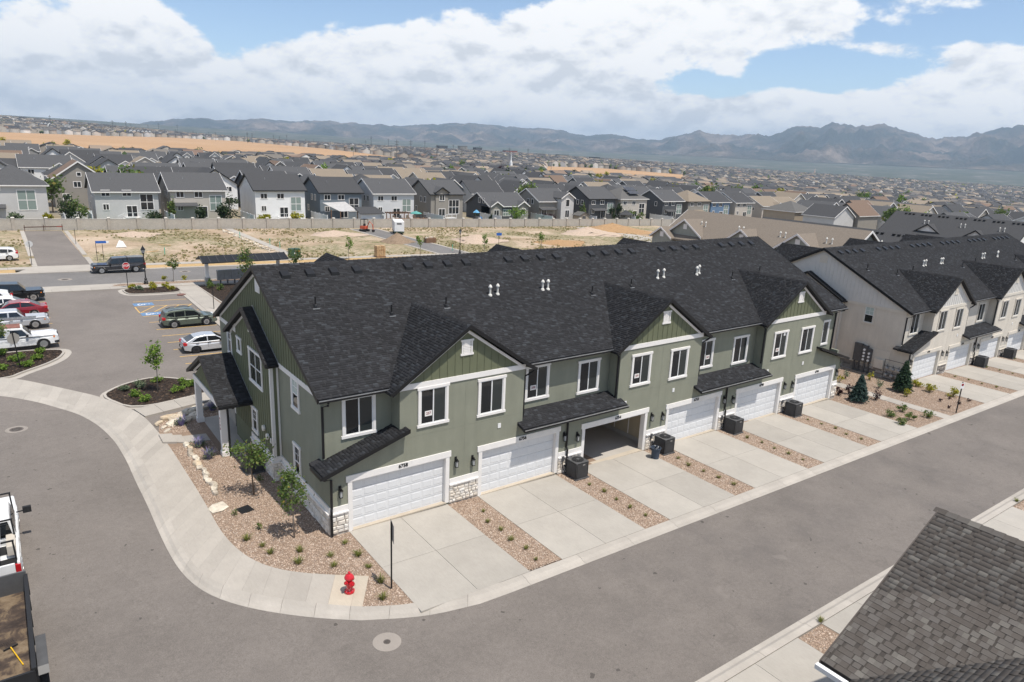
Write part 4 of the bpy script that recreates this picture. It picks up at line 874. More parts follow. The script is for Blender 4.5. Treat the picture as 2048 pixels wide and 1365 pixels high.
    for q in wins: hwin(root, *q[:4], q[4] if len(q) > 4 else 's', y=(q[6] if len(q) > 6 else 0), glass=(BLIND if len(q) > 5 and q[5] else None))
    for (y, z, ww, hh) in side: hwin(root, x0, z, ww, hh, 'o' if ww < 1 else 's', y=y, ang=-math.pi/2)
    MB().lathe([(.07, 0), (.07, .5)], 6, c=(x0+w*.3, d*.3, h+rise*.62)).build('vent_pipe', GALV, root)
    return root
# ---- first row of houses behind the block wall
Y1 = 128
std = lambda w, b=0: [(-w*.33, 5.2, 1.3, 1.0, 's', 0), (w*.0, 5.2, 1.4, 1.0, 's', 0), (-w*.34, 2.6, .9, 1.0, 's', 0), (w*.06, 1.7, 1.7, 2.1, 'd', 0), (w*.31, 3.5, 2.2, 2.9, 'b', b)]
sd = [(3, 5.0, .8, 1.2), (5, 5.0, .8, 1.2), (7.5, 2.4, .8, 1.2)]
FR = [(-7.2, 9.5, 7.0, 'hip', 'lightgrey', 'slate', 'white', 'light grey hipped house with a tall green-blinded window behind the block wall', [(1.6, 3.6, 2.6, 3.4, 'b', 1), (-2.8, 5.8, 1.4, .8, 's', 0)], [(2, 4.6, .7, 2.2), (4, 4.6, .7, 2.2)], (), (-3.2, 3.2, 2.9)),
      (10.45, 10.9, 6.35, 'x', 'lightgrey', 'slate', 'white', 'pale grey stucco house with white back stair behind the block wall', std(10.9), sd, (), None),
      (23.4, 10.5, 6.9, 'x', 'beige', 'slate', 'white', 'beige house with small lean-to porch roof over its back door', std(10.5, 1), sd, (), (-2.6, 4.4, 3.6)),
      (40.1, 10.8, 7.3, 'x', 'white', 'charcoal', 'black', 'bright white house with black eaves and green-blinded tall window', std(10.8, 1), [], (), None),
      (54.0, 10.0, 7.1, 'x', 'bluegrey', 'charcoal', 'black', 'blue-grey sided house with shade sail over its patio', std(10.0), sd, (), None),
      (67.4, 10.7, 7.2, 'x', 'palegrey', 'slate', 'white', 'pale grey house behind a cluttered deck', std(10.7, 1), sd, (), None),
      (82.2, 9.4, 7.3, 'x', 'taupe', 'slate', 'black', 'taupe house with pointed wall dormer and tall six-pane window', [(-1.7, 5.6, 1.3, 1.2, 's', 0, -.35), (-1.7, 1.7, 1.7, 2.3, 'd', 0, -.35), (2.0, 3.3, 2.9, 3.4, 't', 0)], sd, ((-1.7, 3.6, 7.0, .3, None),), None),
      (101.5, 12.4, 4.6, 'x', 'darkgrey', 'slate', 'white', 'low dark grey house with two small back gables', [(-4.4, 2.0, 1.5, 1.5, 's', 0, -.6), (-.6, 2.0, 2.4, 1.6, 't', 1), (4.4, 2.2, 1.5, 1.5, 's', 0, -.6)], sd[:2], ((-4.4, 3.6, 3.8, .6, 'taupe'), (4.4, 3.6, 3.8, .6, 'taupe')), None),
      (117.2, 10.8, 6.1, 'x', 'taupe', 'slate', 'white', 'taupe house with tall narrow pale gable wing and white steps', [(3.3, 4.9, 1.2, 1.8, 'o', 0, -2.0), (3.3, 1.9, 1.4, 1.9, 'd', 0, -2.0), (-3.5, 2.2, 1.6, 1.3, 's', 0)], sd, ((3.3, 4.6, 6.3, 2.0, 'lightgrey'),), (-2.6, 5.6, 3.6)),
      (135.7, 10.5, 7.1, 'x', 'darkgrey', 'slate', 'black', 'charcoal sided house with small flat canopy over patio doors', std(10.5, 1), sd, (), (-1.6, 5.4, 3.5)),
      (149.0, 11.5, 7.2, 'hip', 'beige', 'grey', 'white', 'beige hipped house with solar panels on its roof', std(11.5), [], (), None),
      (167.0, 9.6, 6.9, 'x', 'darkgrey', 'slate', 'white', 'dark grey house with pale grey back wall and tall white window', std(9.6, 1), sd[:1], (), (-1.8, 4.0, 3.4)),
      (180.0, 11.0, 6.9, 'hip', 'taupe', 'tan', 'black', 'taupe house with tan hipped roof and flat patio cover', std(11.0, 1), sd[:1], (), (-.5, 4.4, 3.4)),
      (191.2, 10.2, 6.9, 'x', 'blue', 'charcoal', 'white', 'blue sided house with white corner boards and tall window', std(10.2, 1), [], (), None),
      (204.5, 10.0, 6.9, 'x', 'beige', 'charcoal', 'white', 'beige house between the blue house and the white hipped house', std(10.0, 1), sd[:1], (), None)]
ROW1 = []
for (xc, w, h, kind, wall, roof, trim, lab, wins, side, gab, low) in FR:
    hs = house('house', w, 11.5, h-.75, kind, wall, roof, trim, 3.0 if kind == 'x' else 3.3, wins, side, gab, low, label=lab, cat='house'); hs.location = (xc, Y1, zp(xc)+.75); ROW1.append(hs)
    if xc == 149.0:
        for q in range(2): MB().box(-1.2+q*.1, 3.0+q*.1, .9+q*2.0, 2.7+q*2.0, 0, .06).build('solar_panel', SOLAR, hs, loc=(0, 0, 0)); 
        for c in [c for c in hs.children if c.name.startswith('solar')]: c.rotation_euler = (math.radians(28), 0, 0); c.location = (0, .0, 7.45)
def stairs(par, x, mat):
    m = MB(); 
    m.box(x-1.4, x+1.4, -1.5, -.02, .55, .72)
    for k in range(3): m.box(x-1.4-.35*(k+1), x-1.4-.35*k, -1.4, -.3, 0, .55-k*.17)
    for xx in (-1.35, 0, 1.35): m.box(x+xx-.04, x+xx+.04, -1.5, -1.42, .72, 1.6)
    m.box(x-1.4, x+1.4, -1.5, -1.42, 1.55, 1.62); m.prism([(x-1.4, -1.5, 1.55), (x-1.4, -1.5, 1.62), (x-2.7, -1.5, 1.0), (x-2.7, -1.5, .93)], (0, .08, 0)); m.build('back_stair', mat, par)
for i_ in (1, 3, 6): stairs(ROW1[i_], .6, VINYL)
# ---- block wall with piers and caps
bw = empty('block_wall', (0, 0, 0), label='long tan split-face block wall with capped piers between vacant lots and houses', cat='wall')
pm = MB().box(-.24, .24, -.26, .26, -.3, 2.0).mesh('pier', PIER); cm = MB().loft([(-.3, -.32, 2.001), (.3, -.32, 2.001), (.3, .32, 2.001), (-.3, .32, 2.001)], [(-.2, -.22, 2.17), (.2, -.22, 2.17), (.2, .22, 2.17), (-.2, .22, 2.17)]).mesh('pier_cap', CAPC)
x = -32.0; XW = []
while x < 215: XW.append(x); x += 4.75
for a, b in zip(XW[:-1], XW[1:]):
    p = link('pier', pm, bw, (a, 119.8, zp(a))); link('cap', cm, p)
    za, zb = zp(a), zp(b); y0, y1 = 119.72, 119.9; mb = MB().loft([(a+.24, y0, za-.3), (b-.24, y0, zb-.3), (b-.24, y1, zb-.3), (a+.24, y1, za-.3)], [(a+.24, y0, za+1.78), (b-.24, y0, zb+1.78), (b-.24, y1, zb+1.78), (a+.24, y1, za+1.78)]); q = mb.build('wall_panel', BLOCK, bw)
    MB().loft([(a+.24, y0-.04, za+1.781), (b-.24, y0-.04, zb+1.781), (b-.24, y1+.04, zb+1.781), (a+.24, y1+.04, za+1.781)], [(a+.24, y0-.04, za+1.86), (b-.24, y0-.04, zb+1.86), (b-.24, y1+.04, zb+1.86), (a+.24, y1+.04, za+1.86)]).build('coping', CAPC, q)
sheet('yards', [(-40, 120.0), (216, 120.0), (216, 139), (-40, 139)], plain('yard_soil', (.26, .22, .15), .95, .3, .5, .4, 8), .62, kind='structure')
# ---- white vinyl yard fences running back from the wall, lawns
fps = MB().box(-.06, .06, -.06, .06, 0, 1.95).mesh('post', FENCE); fpl = MB().box(-.02, .02, .06, 2.34, .05, 1.8).box(-.035, .035, .06, 2.34, 1.72, 1.84).box(-.035, .035, .06, 2.34, .05, .2).mesh('panel', FENCE)
FX = [-.6, 3.6, 17.1, 32.0, 47.5, 61.0, 76.5, 93.5, 110.5, 126.5, 142.0, 158.5, 172]
FN = ['the light grey hipped house', 'the pale grey stucco house', 'the beige house with the lean-to roof', 'the bright white house', 'the blue-grey house', 'the house with the cluttered deck', 'the taupe dormer house', 'the low dark grey house', 'the narrow pale gable wing', 'the charcoal house', 'the solar panel house', 'the dark grey house', 'the tan roofed house']
for k, xx in enumerate(FX):
    f = empty('vinyl_fence', (xx, 120.1, zp(xx)+.75), label='white vinyl yard fence running back beside '+FN[k], cat='fence', group='white yard fences behind the block wall')
    n = 4 if k != 1 else 5
    for q in range(n): link('post', fps, f, (0, q*2.4, 0)); link('panel', fpl, f, (0, q*2.4, 0))
    link('post', fps, f, (0, n*2.4, 0))
f = empty('vinyl_fence', (-.5, 126.8, zp(0)+.75), -math.pi/2, label='white vinyl fence across the gap between light grey houses', cat='fence', group='white yard fences behind the block wall')
for q in range(2): link('post', fps, f, (0, q*2.4, 0)); link('panel', fpl, f, (0, q*2.4, 0))
for a, b in ((-.4, 17), (17.3, 31.8), (33, 47), (62, 76), (94, 110)): sheet('lawn', [(a, 120.2), (b, 120.2), (b, 127.5), (a, 127.5)], LAWN, .70, kind='structure')
sheet('patio', [(30.5, 123), (47, 123), (47, 127.5), (30.5, 127.5)], CONC3, .72, kind='structure')
# small yard things
o = empty('garden_shed', (58.5, 122.6, zp(58)+.6), label='white shed with dark single-slope roof just behind the block wall', cat='shed')
MB().box(-2.6, 2.6, -1.2, 1.4, 0, 2.3).build('wall', VINYL, o); slab4([(-3.0, -1.7, 2.35), (3.0, -1.7, 2.35), (2.2, 1.7, 3.6), (-3.0, 1.7, 3.6)], .12).build('roof', RM['charcoal'], o)
o = empty('pergola', (65.5, 122.5, zp(65)+.6), label='brown timber pergola beside the white shed', cat='pergola')
for xx in (-2.3, 2.3):
    for yy in (-1, 1): MB().box(xx-.08, xx+.08, yy-.08, yy+.08, 0, 2.3).build('post', DECK, o)
for k in range(9): MB().box(-2.6+k*.65, -2.5+k*.65, -1.5, 1.5, 2.42, 2.58).build('rafter', DECK, o)
for yy in (-1, 1): MB().box(-2.7, 2.7, yy-.06, yy+.06, 2.3, 2.419).build('beam', DECK, o)
o = empty('patio_umbrella', (70.4, 122.6, zp(70)+.6), label='teal patio umbrella open over the cluttered deck yard', cat='umbrella')
MB().lathe([(1.45, 2.2), (1.5, 2.3), (.8, 2.62), (.05, 2.85)], 10).build('canopy', plain('teal_fabric', (.10, .30, .27), .8), o); MB().lathe([(.04, 0), (.04, 2.3)], 8).build('pole', GALV, o)
o = empty('shade_sail', (52.4, 125.0, zp(52)+.6), label='white shade sail stretched on posts at the blue-grey house', cat='shade sail')
MB().add([(-3.2, 2.2, 4.2), (2.2, 2.2, 4.4), (3.4, -1.8, 2.7), (-.4, -1.2, 2.5), (.4, .4, 3.1)], [(0, 4, 1), (1, 4, 2), (2, 4, 3), (3, 4, 0)]).build('sail', plain('sail_cloth', (.42, .41, .40), .8), o)
for xx, yy, hh in ((-2.6, -1.4, 2.9), (3.4, -1.9, 2.8), (-.4, -1.3, 2.6)): MB().box(xx-.07, xx+.07, yy-.07, yy+.07, 0, hh).build('post', DECK, o)
o = empty('playground_slide', (87.6, 122.6, zp(88)+.6), label='play tower with blue canopy and blue slide', cat='play set')
MB().lathe([(1.0, 2.6), (.7, 2.85), (.1, 3.3)], 6).build('canopy', plain('sky_blue_fabric', (.12, .32, .50), .7), o); MB().box(-.6, .6, -.6, .6, .9, 1.7).build('deck', METG, o)
for xx in (-.6, .6):
    for yy in (-.6, .6): MB().box(xx-.05, xx+.05, yy-.05, yy+.05, 0, 2.7).build('post', METG, o)
MB().tube([(.7, 0, 1.4), (1.4, -.2, 1.2), (1.9, -.6, .8), (2.1, -1.2, .4), (2.9, -1.3, .25)], .36, 8).build('slide', plain('slide_blue', (.04, .12, .25), .4), o, smooth=True)
o = empty('patio_gazebo', (141.5, 123.5, zp(141)+.6), label='dark grey hard-top gazebo behind the block wall', cat='gazebo')
MB().lathe([(3.0, 2.2), (2.9, 2.35), (1.2, 3.0), (1.2, 3.1), (.1, 3.5)], 4).build('roof', RM['charcoal'], o)
for xx, yy in ((1.9, 0), (-1.9, 0), (0, 1.9), (0, -1.9)): MB().box(xx-.07, xx+.07, yy-.07, yy+.07, 0, 2.25).build('post', METG, o)
o = empty('storage_shed', (123.4, 123.0, zp(123)+.6), label='small taupe gabled storage shed by the narrow gable house', cat='shed')
MB().prism([(-1.8, -1.2, 0), (1.8, -1.2, 0), (1.8, -1.2, 2.1), (0, -1.2, 2.9), (-1.8, -1.2, 2.1)], (0, 2.6, 0)).build('wall', WM['tan'], o)
for s in (-1, 1): slab4([(0, -1.5, 3.05), (s*2.1, -1.5, 2.05), (s*2.1, 1.7, 2.05), (0, 1.7, 3.05)], .1).build('roof', RM['grey'], o)
MB().box(-.7, .5, -1.24, -1.2, .05, 1.9).build('door', METG, o)
o = empty('back_deck', (70.0, 125.6, zp(70)+.6), label='raised dark deck crowded with furniture at the pale grey house', cat='deck')
MB().box(-5, 5.4, -1.6, 2.2, .55, .7).build('platform', DECK, o)
for k in range(7): MB().box(-4.8+k*1.65, -4.7+k*1.65, -1.6, -1.5, 0, .549).build('post', DECK, o)
for k, (xx, c_) in enumerate(((-4, 'brown'), (-2.4, 'slate'), (-.4, 'tan'), (1.4, 'brown'), (3.2, 'charcoal'), (4.4, 'slate'))):
    q = empty('patio_chair', (70+xx, 125.0, zp(70)+1.3), label='patio seat standing on the crowded deck', cat='chair', group='seats on the crowded deck'); MB().box(-.35, .35, -.3, .35, .25, .42).build('seat', RM[c_], q); MB().box(-.35, .35, .3, .42, .42, .95).build('backrest', RM[c_], q)
    for sx in (-.3, .26):
        for sy in (-.28, .28): MB().box(sx, sx+.05, sy, sy+.05, 0, .25).build('leg', METG, q)
# ---- the streets of houses behind
WHEAT = MT('stubble_field'); WHEAT.set(Roughness=1); WHEAT.base(WHEAT.ramp(WHEAT.noise(.02, 7, .7, stretch=(.3, 2.5, 1)), [(.3, (.31, .185, .095)), (.5, (.40, .25, .135)), (.7, (.46, .31, .185))])); WHEAT = WHEAT.m
def field(name, top, bot, mat, dz=.6, n=40, rows=6):
    A_, B_ = resample([pixt(*q) for q in top], n, 0), resample([pixt(*q) for q in bot], n, 0); Vv = []; 
    for r in range(rows+1):
        p = B_+(A_-B_)*r/rows; Vv.append(np.column_stack([p, terr(p[:, 0], p[:, 1])+dz]))
    Vv = np.vstack(Vv); i, j = np.meshgrid(np.arange(rows), np.arange(n-1), indexing='ij'); F = np.stack([i*n+j, i*n+j+1, (i+1)*n+j+1, (i+1)*n+j], -1).reshape(-1, 4)
    link(name, np_mesh(name, Vv, F, mat, smooth=True), kind='structure'); return [tuple(p) for p in A_]+[tuple(p) for p in B_[::-1]]
FIELD1 = field('stubble_field', ((-60, 263.5), (0, 265), (330, 275), (480, 283), (640, 297), (760, 311), (880, 327)), ((-60, 316), (0, 317), (250, 320), (480, 324), (700, 329), (870, 332), (890, 332)), WHEAT)
FIELD2 = field('stubble_field', ((1085, 333), (1200, 337), (1365, 350)), ((1078, 356), (1210, 366), (1385, 376)), WHEAT)
field('dry_hillside', ((860, 291), (960, 296), (1080, 303)), ((860, 297), (980, 303), (1090, 309)), DRYG)
combos = [('x', 'lightgrey', 'charcoal', 'white'), ('y', 'white', 'charcoal', 'black'), ('x', 'taupe', 'slate', 'white'), ('hip', 'palegrey', 'charcoal', 'white'), ('y', 'bluegrey', 'slate', 'white'), ('x', 'white', 'slate', 'white'), ('x', 'beige', 'tan', 'white'), ('y', 'lightgrey', 'charcoal', 'white'), ('hip', 'tan', 'grey', 'white'), ('x', 'darkgrey', 'charcoal', 'white'), ('y', 'taupe', 'brown', 'white'), ('x', 'sage', 'charcoal', 'white')]
kindtxt = {'x': 'wide gabled', 'y': 'gable-fronted', 'hip': 'hip-roofed'}; rooftxt = {'charcoal': 'charcoal', 'slate': 'slate grey', 'tan': 'tan', 'brown': 'brown', 'grey': 'mid grey'}; walltxt = {'lightgrey': 'light grey', 'palegrey': 'pale grey', 'bluegrey': 'blue-grey', 'darkgrey': 'dark grey', 'white': 'white', 'taupe': 'taupe', 'beige': 'beige', 'tan': 'tan', 'sage': 'sage green', 'blue': 'blue'}
PROTO = []
for k, (kd, wl, rf, trm) in enumerate(combos):
    w = (11.5, 10.0, 12.0)[k % 3]; h = 5.9 if k % 4 else 5.2
    gb = ((w*.26, 4.6, h-.3, .9, 'white' if k % 2 else None),) if kd == 'x' else (((-w*.28, 3.6, h-1.6, .8, None),) if k % 3 == 0 else ())
    ws = [(-w*.3, h-1.3, 1.3, 1.1, 's', 0), (w*.05, h-1.3, 1.3, 1.1, 's', 0), (-w*.3, 1.7, 1.6, 1.3, 's', 0), (w*.28, h-1.4 if kd == 'x' else 1.9, 1.2, 1.2, 's', 0, -.9 if kd == 'x' else 0)]
    if kd == 'y': ws.append((0, h+.9, .7, .7, 'o', 0))
    p = house('house', w, 12.0, h, kd, wl, rf, trm, (3.2, 3.6, 3.0)[k % 3], ws, [(4, h-1.5, .8, 1.1)], gb, label='%s %s house with %s roof in the streets beyond the block wall' % (walltxt[wl], kindtxt[kd], rooftxt[rf]), cat='house', group='%s %s %s houses beyond the wall' % (walltxt[wl], kindtxt[kd], rooftxt[rf])); PROTO.append(p)
spots = []
rows = [(y, 215) for y in (44, 62, 98, 114)]+[(131, 216)]+[(166+q*56+s, -40) for q in range(48) for s in (0, 21)]
R = random.Random(11)
for ry, xmin in rows:
    off = R.uniform(0, 14)
    for q in range(-4, 260):
        x = q*14.4+off+R.uniform(-.8, .8)
        if R.random() < .05 or x < xmin: continue
        dx, dy = x-CAM.x, ry-CAM.y; r = math.hypot(dx, dy); az = math.atan2(dx, dy)
        if az < -.045-6/r or az > 1.30 or r > 2750 or (r > 1100 and R.random() < .35): continue
        if 1 < x < 210 and ry < 160: continue
        spots.append((r, x, ry+R.uniform(-1, 1), az))
# drop houses standing in the fields
sx = np.array([s[1] for s in spots]); sy = np.array([s[2] for s in spots]); bad = inside(sx, sy, FIELD1) | inside(sx, sy, FIELD2)
f1 = np.array(FIELD1); spots = sorted(s for s, b_ in zip(spots, bad) if not b_)
ORD = ['first', 'second', 'third', 'fourth', 'fifth', 'sixth', 'seventh', 'eighth', 'ninth', 'tenth', 'eleventh', 'twelfth']
def rowname(y):
    if y < 150: return 'the %s row past the rear townhouses' % ORD[0 if y < 53 else 1 if y < 80 else 2 if y < 106 else 3 if y < 122 else 4]
    q = int((y-156)//56)*2+(1 if (y-156) % 56 > 19 else 0); return 'the %s row beyond the wall' % ORD[min(q, 11)]
first = [True]*len(PROTO); NIND = 285
for n_, (r, x, y, az) in enumerate(spots[:NIND]):
    k = R.choices(range(len(PROTO)), [4, 5, 4, 3, 3, 5, 4, 4, 3, 3, 2, 2])[0]
    if first[k]: o = PROTO[k]; first[k] = False
    else:
        src = PROTO[k]; o = src.copy(); COL.objects.link(o)
        for ch in src.children:
            if r > 330 and ch.name.startswith(('vent_pipe',)): continue
            c = ch.copy(); COL.objects.link(c); c.parent = o
    o.scale = (R.choice((1, -1))*R.uniform(.92, 1.1), R.uniform(.93, 1.08), R.uniform(.93, 1.07)); kd, wl, rf, trm = combos[k]; rn = rowname(y)
    tag(o, '%s %s house with %s roof in %s' % (walltxt[wl], kindtxt[kd], rooftxt[rf], rn), 'house', '%s %s %s houses in %s' % (walltxt[wl], kindtxt[kd], rooftxt[rf], rn))
    o.location = (x, y, float(terr(x, y))+.25); o.rotation_euler = (0, 0, R.choice((0, 0, 0, 0, math.pi/2, math.pi)) if az < .9 else R.choice((0, math.pi/2, math.pi/2, math.pi/2)))
for k, u in enumerate(first):
    if u:
        for ch in list(PROTO[k].children): bpy.data.objects.remove(ch)
        bpy.data.objects.remove(PROTO[k])
# the rest of the town as one mass
def mass_houses(name, S, jit=True):
    n = len(S); X = np.array([s[1] for s in S]); Y = np.array([s[2] for s in S]); Z = terr(X, Y)-.3; w = 5+1.5*rng.random(n); d = 5.5+1.5*rng.random(n); h = 5.6+1.8*rng.random(n); rise = 2.2+1.0*rng.random(n); rot = rng.random(n) < .5
    q = np.where(rot, 1, 0); e = .5
    wl = np.array([(-1, -1, 0), (1, -1, 0), (1, 1, 0), (-1, 1, 0), (-1, -1, 1), (1, -1, 1), (1, 1, 1), (-1, 1, 1), (-1, 0, 2), (1, 0, 2)], float)
    rl = np.array([(-1.06, -1.1, 1), (1.06, -1.1, 1), (1.06, 0, 2), (-1.06, 0, 2), (1.06, 1.1, 1), (-1.06, 1.1, 1)], float)
    def put(T, lift):
        x = T[None, :, 0]*w[:, None]; y = T[None, :, 1]*d[:, None]; z = np.where(T[None, :, 2] == 0, -1.5, np.where(T[None, :, 2] == 1, h[:, None], (h+rise)[:, None]))+lift
        xx = np.where(rot[:, None], -y, x); yy = np.where(rot[:, None], x, y); return np.stack([xx+X[:, None], yy+Y[:, None], z+Z[:, None]], -1)
    V1 = put(wl, 0.); V2 = put(rl, .18); F1 = np.array([(0, 1, 5, 4), (2, 3, 7, 6), (1, 2, 6, 5), (3, 0, 4, 7), (5, 6, 9, 9), (7, 4, 8, 8)]); F2 = np.array([(0, 1, 2, 3), (3, 2, 4, 5)])
    F1 = (F1[None]+np.arange(n)[:, None, None]*10).reshape(-1, 4); F2 = (F2[None]+np.arange(n)[:, None, None]*6).reshape(-1, 4)+n*10
    T1 = np.concatenate([F1[:, [0, 1, 2]], F1[:, [0, 2, 3]]]); T1 = T1[(T1[:, 1] != T1[:, 2])]; T2 = np.concatenate([F2[:, [0, 1, 2]], F2[:, [0, 2, 3]]])
    return link(name, np_mesh(name, np.vstack([V1.reshape(-1, 3), V2.reshape(-1, 3)]), np.vstack([T1, T2]), [FARW, FARR], np.r_[np.zeros(len(T1)), np.ones(len(T2))]), kind='stuff')
FARW = island('far_house_wall', [(0, (.28, .24, .20)), (.3, (.42, .37, .31)), (.6, (.56, .51, .45)), (.85, (.76, .73, .69)), (1, (.20, .20, .21))], .9); FARR = island('far_house_roof', [(0, (.045, .046, .05)), (.45, (.075, .075, .078)), (.68, (.13, .12, .11)), (.86, (.23, .19, .145)), (.95, (.30, .24, .18)), (1, (.16, .10, .075))], .95)
hill = []
for q in range(420):
    az = R.uniform(-.06, .62); r = R.uniform(1750, 2650); x, y = CAM.x+r*math.sin(az), CAM.y+r*math.cos(az)
    hill.append((r, x, y, az))
hx = np.array([s[1] for s in hill]); hy = np.array([s[2] for s in hill]); kb = inside(hx, hy, FIELD1); hill = [s for s, b_ in zip(hill, kb) if not b_]
mass_houses('distant_houses', spots[NIND:]+hill, True)
# trees as one far mass
def blobs(name, X, Y, s, mat, lift=.45):
    n = len(X); parts_ = []
    Z = terr(X, Y); Vs = []; Fs = []
    for q in range(3):
        m = s[:, None]*(.55+.4*rng.random((n, 1)))
        v = OCT[None]*np.stack([m[:, 0], m[:, 0], m[:, 0]*1.25], 1)[:, None, :]*(.7+.6*rng.random((n, 6, 1))); off = rng.normal(0, .45, (n, 1, 3))*s[:, None, None]; off[..., 2] = np.abs(off[..., 2])*.7
        Vs.append((v+off+np.stack([X, Y, Z+s*lift*1.6], 1)[:, None, :]).reshape(-1, 3)); Fs.append((np.array([(0, 2, 4), (2, 1, 4), (1, 3, 4), (3, 0, 4), (2, 0, 5), (1, 2, 5), (3, 1, 5), (0, 3, 5)])[None]+np.arange(n)[:, None, None]*6).reshape(-1, 3)+q*n*6)
    return link(name, np_mesh(name, np.vstack(Vs), np.vstack(Fs), mat), kind='stuff')
FARL = island('far_foliage', [(0, (.025, .045, .016)), (.5, (.055, .085, .026)), (.82, (.11, .135, .038)), (.96, (.26, .24, .04)), (1, (.06, .03, .035))], .95)
az = rng.uniform(-.03, 1.31, 5200); r = np.sqrt(rng.uniform(330**2, 2700**2, 5200)); X_, Y_ = CAM.x+r*np.sin(az), CAM.y+r*np.cos(az); k_ = ~(inside(X_, Y_, FIELD1) | inside(X_, Y_, FIELD2)) & ((az > .55) | (rng.random(5200) < .25))
az2 = rng.uniform(.66, 1.31, 2600); r2 = rng.normal(2450, 190, 2600) ; X2, Y2 = CAM.x+r2*np.sin(az2), CAM.y+r2*np.cos(az2)
X_, Y_ = np.r_[X_[k_], X2], np.r_[Y_[k_], Y2]; blobs('distant_trees', X_, Y_, rng.uniform(1.8, 4.4, len(X_)), FARL)
# ---- landmarks on the plain
def at_r(u, r): 
    d = fwd+rgt*((u-1024)/FPX)-upv*((300-682)/FPX); a = math.atan2(d.x, d.y); x, y = CAM.x+r*math.sin(a), CAM.y+r*math.cos(a); return x, y, float(terr(x, y))
x, y, z = at_r(1023, 720); o = empty('church_steeple', (x, y, z), label='white church steeple rising over the roofs', cat='steeple'); o.scale = (.62, .62, .72); WB = plain('bright_white', (.72, .72, .71), .6, .02)
MB().box(-2.6, 2.6, -2.6, 2.6, 0, 12).build('tower', WB, o); MB().box(-1.9, 1.9, -1.9, 1.9, 12, 16).build('belfry', WB, o); MB().lathe([(1.9, 16), (1.0, 19), (.1, 30)], 8).build('spire', WB, o); MB().prism([(-14, 1, 0), (-14, 14, 0), (-14, 14, 6), (-14, 7.5, 9), (-14, 1, 6)], (11, 0, 0)).build('chapel', WM['white'], o)
x, y, z = at_r(1636, 2680); o = empty('temple_spire', (x, y, z), label='far pale pink stone temple with one tall spire', cat='temple'); o.scale = (.7, .7, .62); PK = plain('pink_stone', (.62, .48, .40), .7)
MB().box(-14, 14, -9, 9, 0, 12).build('hall', PK, o); MB().lathe([(3.5, 12), (3, 20), (1.5, 27), (.2, 40)], 6).build('spire', PK, o)
x, y, z = at_r(1020, 2050); o = empty('brick_hospital', (x, y, z), label='long red-brown block on the distant bench', cat='building'); MB().box(-20, 20, -8, 8, 0, 13).build('wall', plain('red_block', (.27, .085, .06), .8), o); MB().box(-20.5, 20.5, -8.5, 8.5, 13.01, 13.8).build('roof', RM['grey'], o)
for k, (u, r, w_, h_) in enumerate(((884, 2200, 30, 16), (925, 2150, 24, 18), (955, 2150, 22, 16), (1125, 2000, 34, 12), (1190, 1950, 26, 12), (1080, 2100, 30, 10), (1290, 1900, 30, 10))):
    x, y, z = at_r(u, r); o = empty('apartment_block', (x, y, z), label='dark flat-roofed apartment block on the distant bench', cat='building', group='apartment blocks on the bench'); MB().box(-w_/2, w_/2, -8, 8, 0, h_).build('wall', WM['taupe' if k % 2 else 'darkgrey'], o); MB().box(-w_/2-.4, w_/2+.4, -8.4, 8.4, h_+.01, h_+.7).build('roof', RM['charcoal'], o)
    for q in range(int(w_/5)):
        for lv in range(int(h_/3.5)): MB().box(-w_/2+1.2+q*5, -w_/2+3.4+q*5, -8.1, -8.0, lv*3.4+1, lv*3.4+2.6).build('window', DGL, o)
for k, (u, r, wl) in enumerate(((205, 1790, 'tan'), (224, 1780, 'beige'), (252, 1760, 'beige'), (273, 1750, 'white'), (296, 1745, 'white'), (165, 1800, 'tan'), (140, 1815, 'lightgrey'), (98, 1830, 'white'), (38, 1850, 'sage'), (12, 1850, 'sage'))):
    x, y, z = at_r(u, r); o = empty('hill_townhouse', (x, y, z+.3), label='tall %s gabled townhouse block above the stubble field' % walltxt[wl], cat='townhouse', group='townhouses above the stubble field')
    for g in (-1, 0, 1): MB().prism([(g*7-3.45, 0, 0), (g*7+3.45, 0, 0), (g*7+3.45, 0, 8.5), (g*7, 0, 11.5), (g*7-3.45, 0, 8.5)], (0, 12, 0)).build('gable_wall', WM[wl], o)
    for g in (-1, 0, 1):
        for s in (-1, 1): slab4([(g*7, -.4, 11.9), (g*7+s*3.9, -.4, 8.5), (g*7+s*3.9, 12, 8.5), (g*7, 12, 11.9)], .3).build('roof', RM['tan' if wl in ('tan', 'beige') else 'slate'], o)
        for lv in range(3): MB().box(g*7-1, g*7+1, -.1, -.005, 1+lv*2.8, 2.6+lv*2.8).build('window', DGL, o)
PW_ = MB().tube([(0, 0, 0), (0, 0, 24)], .42, 6, .25).mesh('mast', METG); PA_ = MB().box(-2.6, 2.6, -.15, .15, 21.2, 21.7).mesh('crossarm', METG); PA2 = MB().box(-2.1, 2.1, -.15, .15, 18.4, 18.9).mesh('crossarm', METG)
for k in range(44):
    u = 105+k*24+R.uniform(-11, 11); r = R.uniform(1500, 2500) if u < 700 else R.uniform(900, 1900)
    if u > 1130: u = R.uniform(1190, 1980); r = R.uniform(700, 1500)
    x, y, z = at_r(u, r); o = empty('utility_pole', (x, y, z), -R.uniform(.2, 1.0), label='slender dark utility pole far out on the bench', cat='pole', group='utility poles on the bench'); link('mast', PW_, o); link('crossarm', PA_, o); link('crossarm', PA2, o)
    sc_ = R.uniform(.55, 1.25); o.scale = (sc_, sc_, sc_)
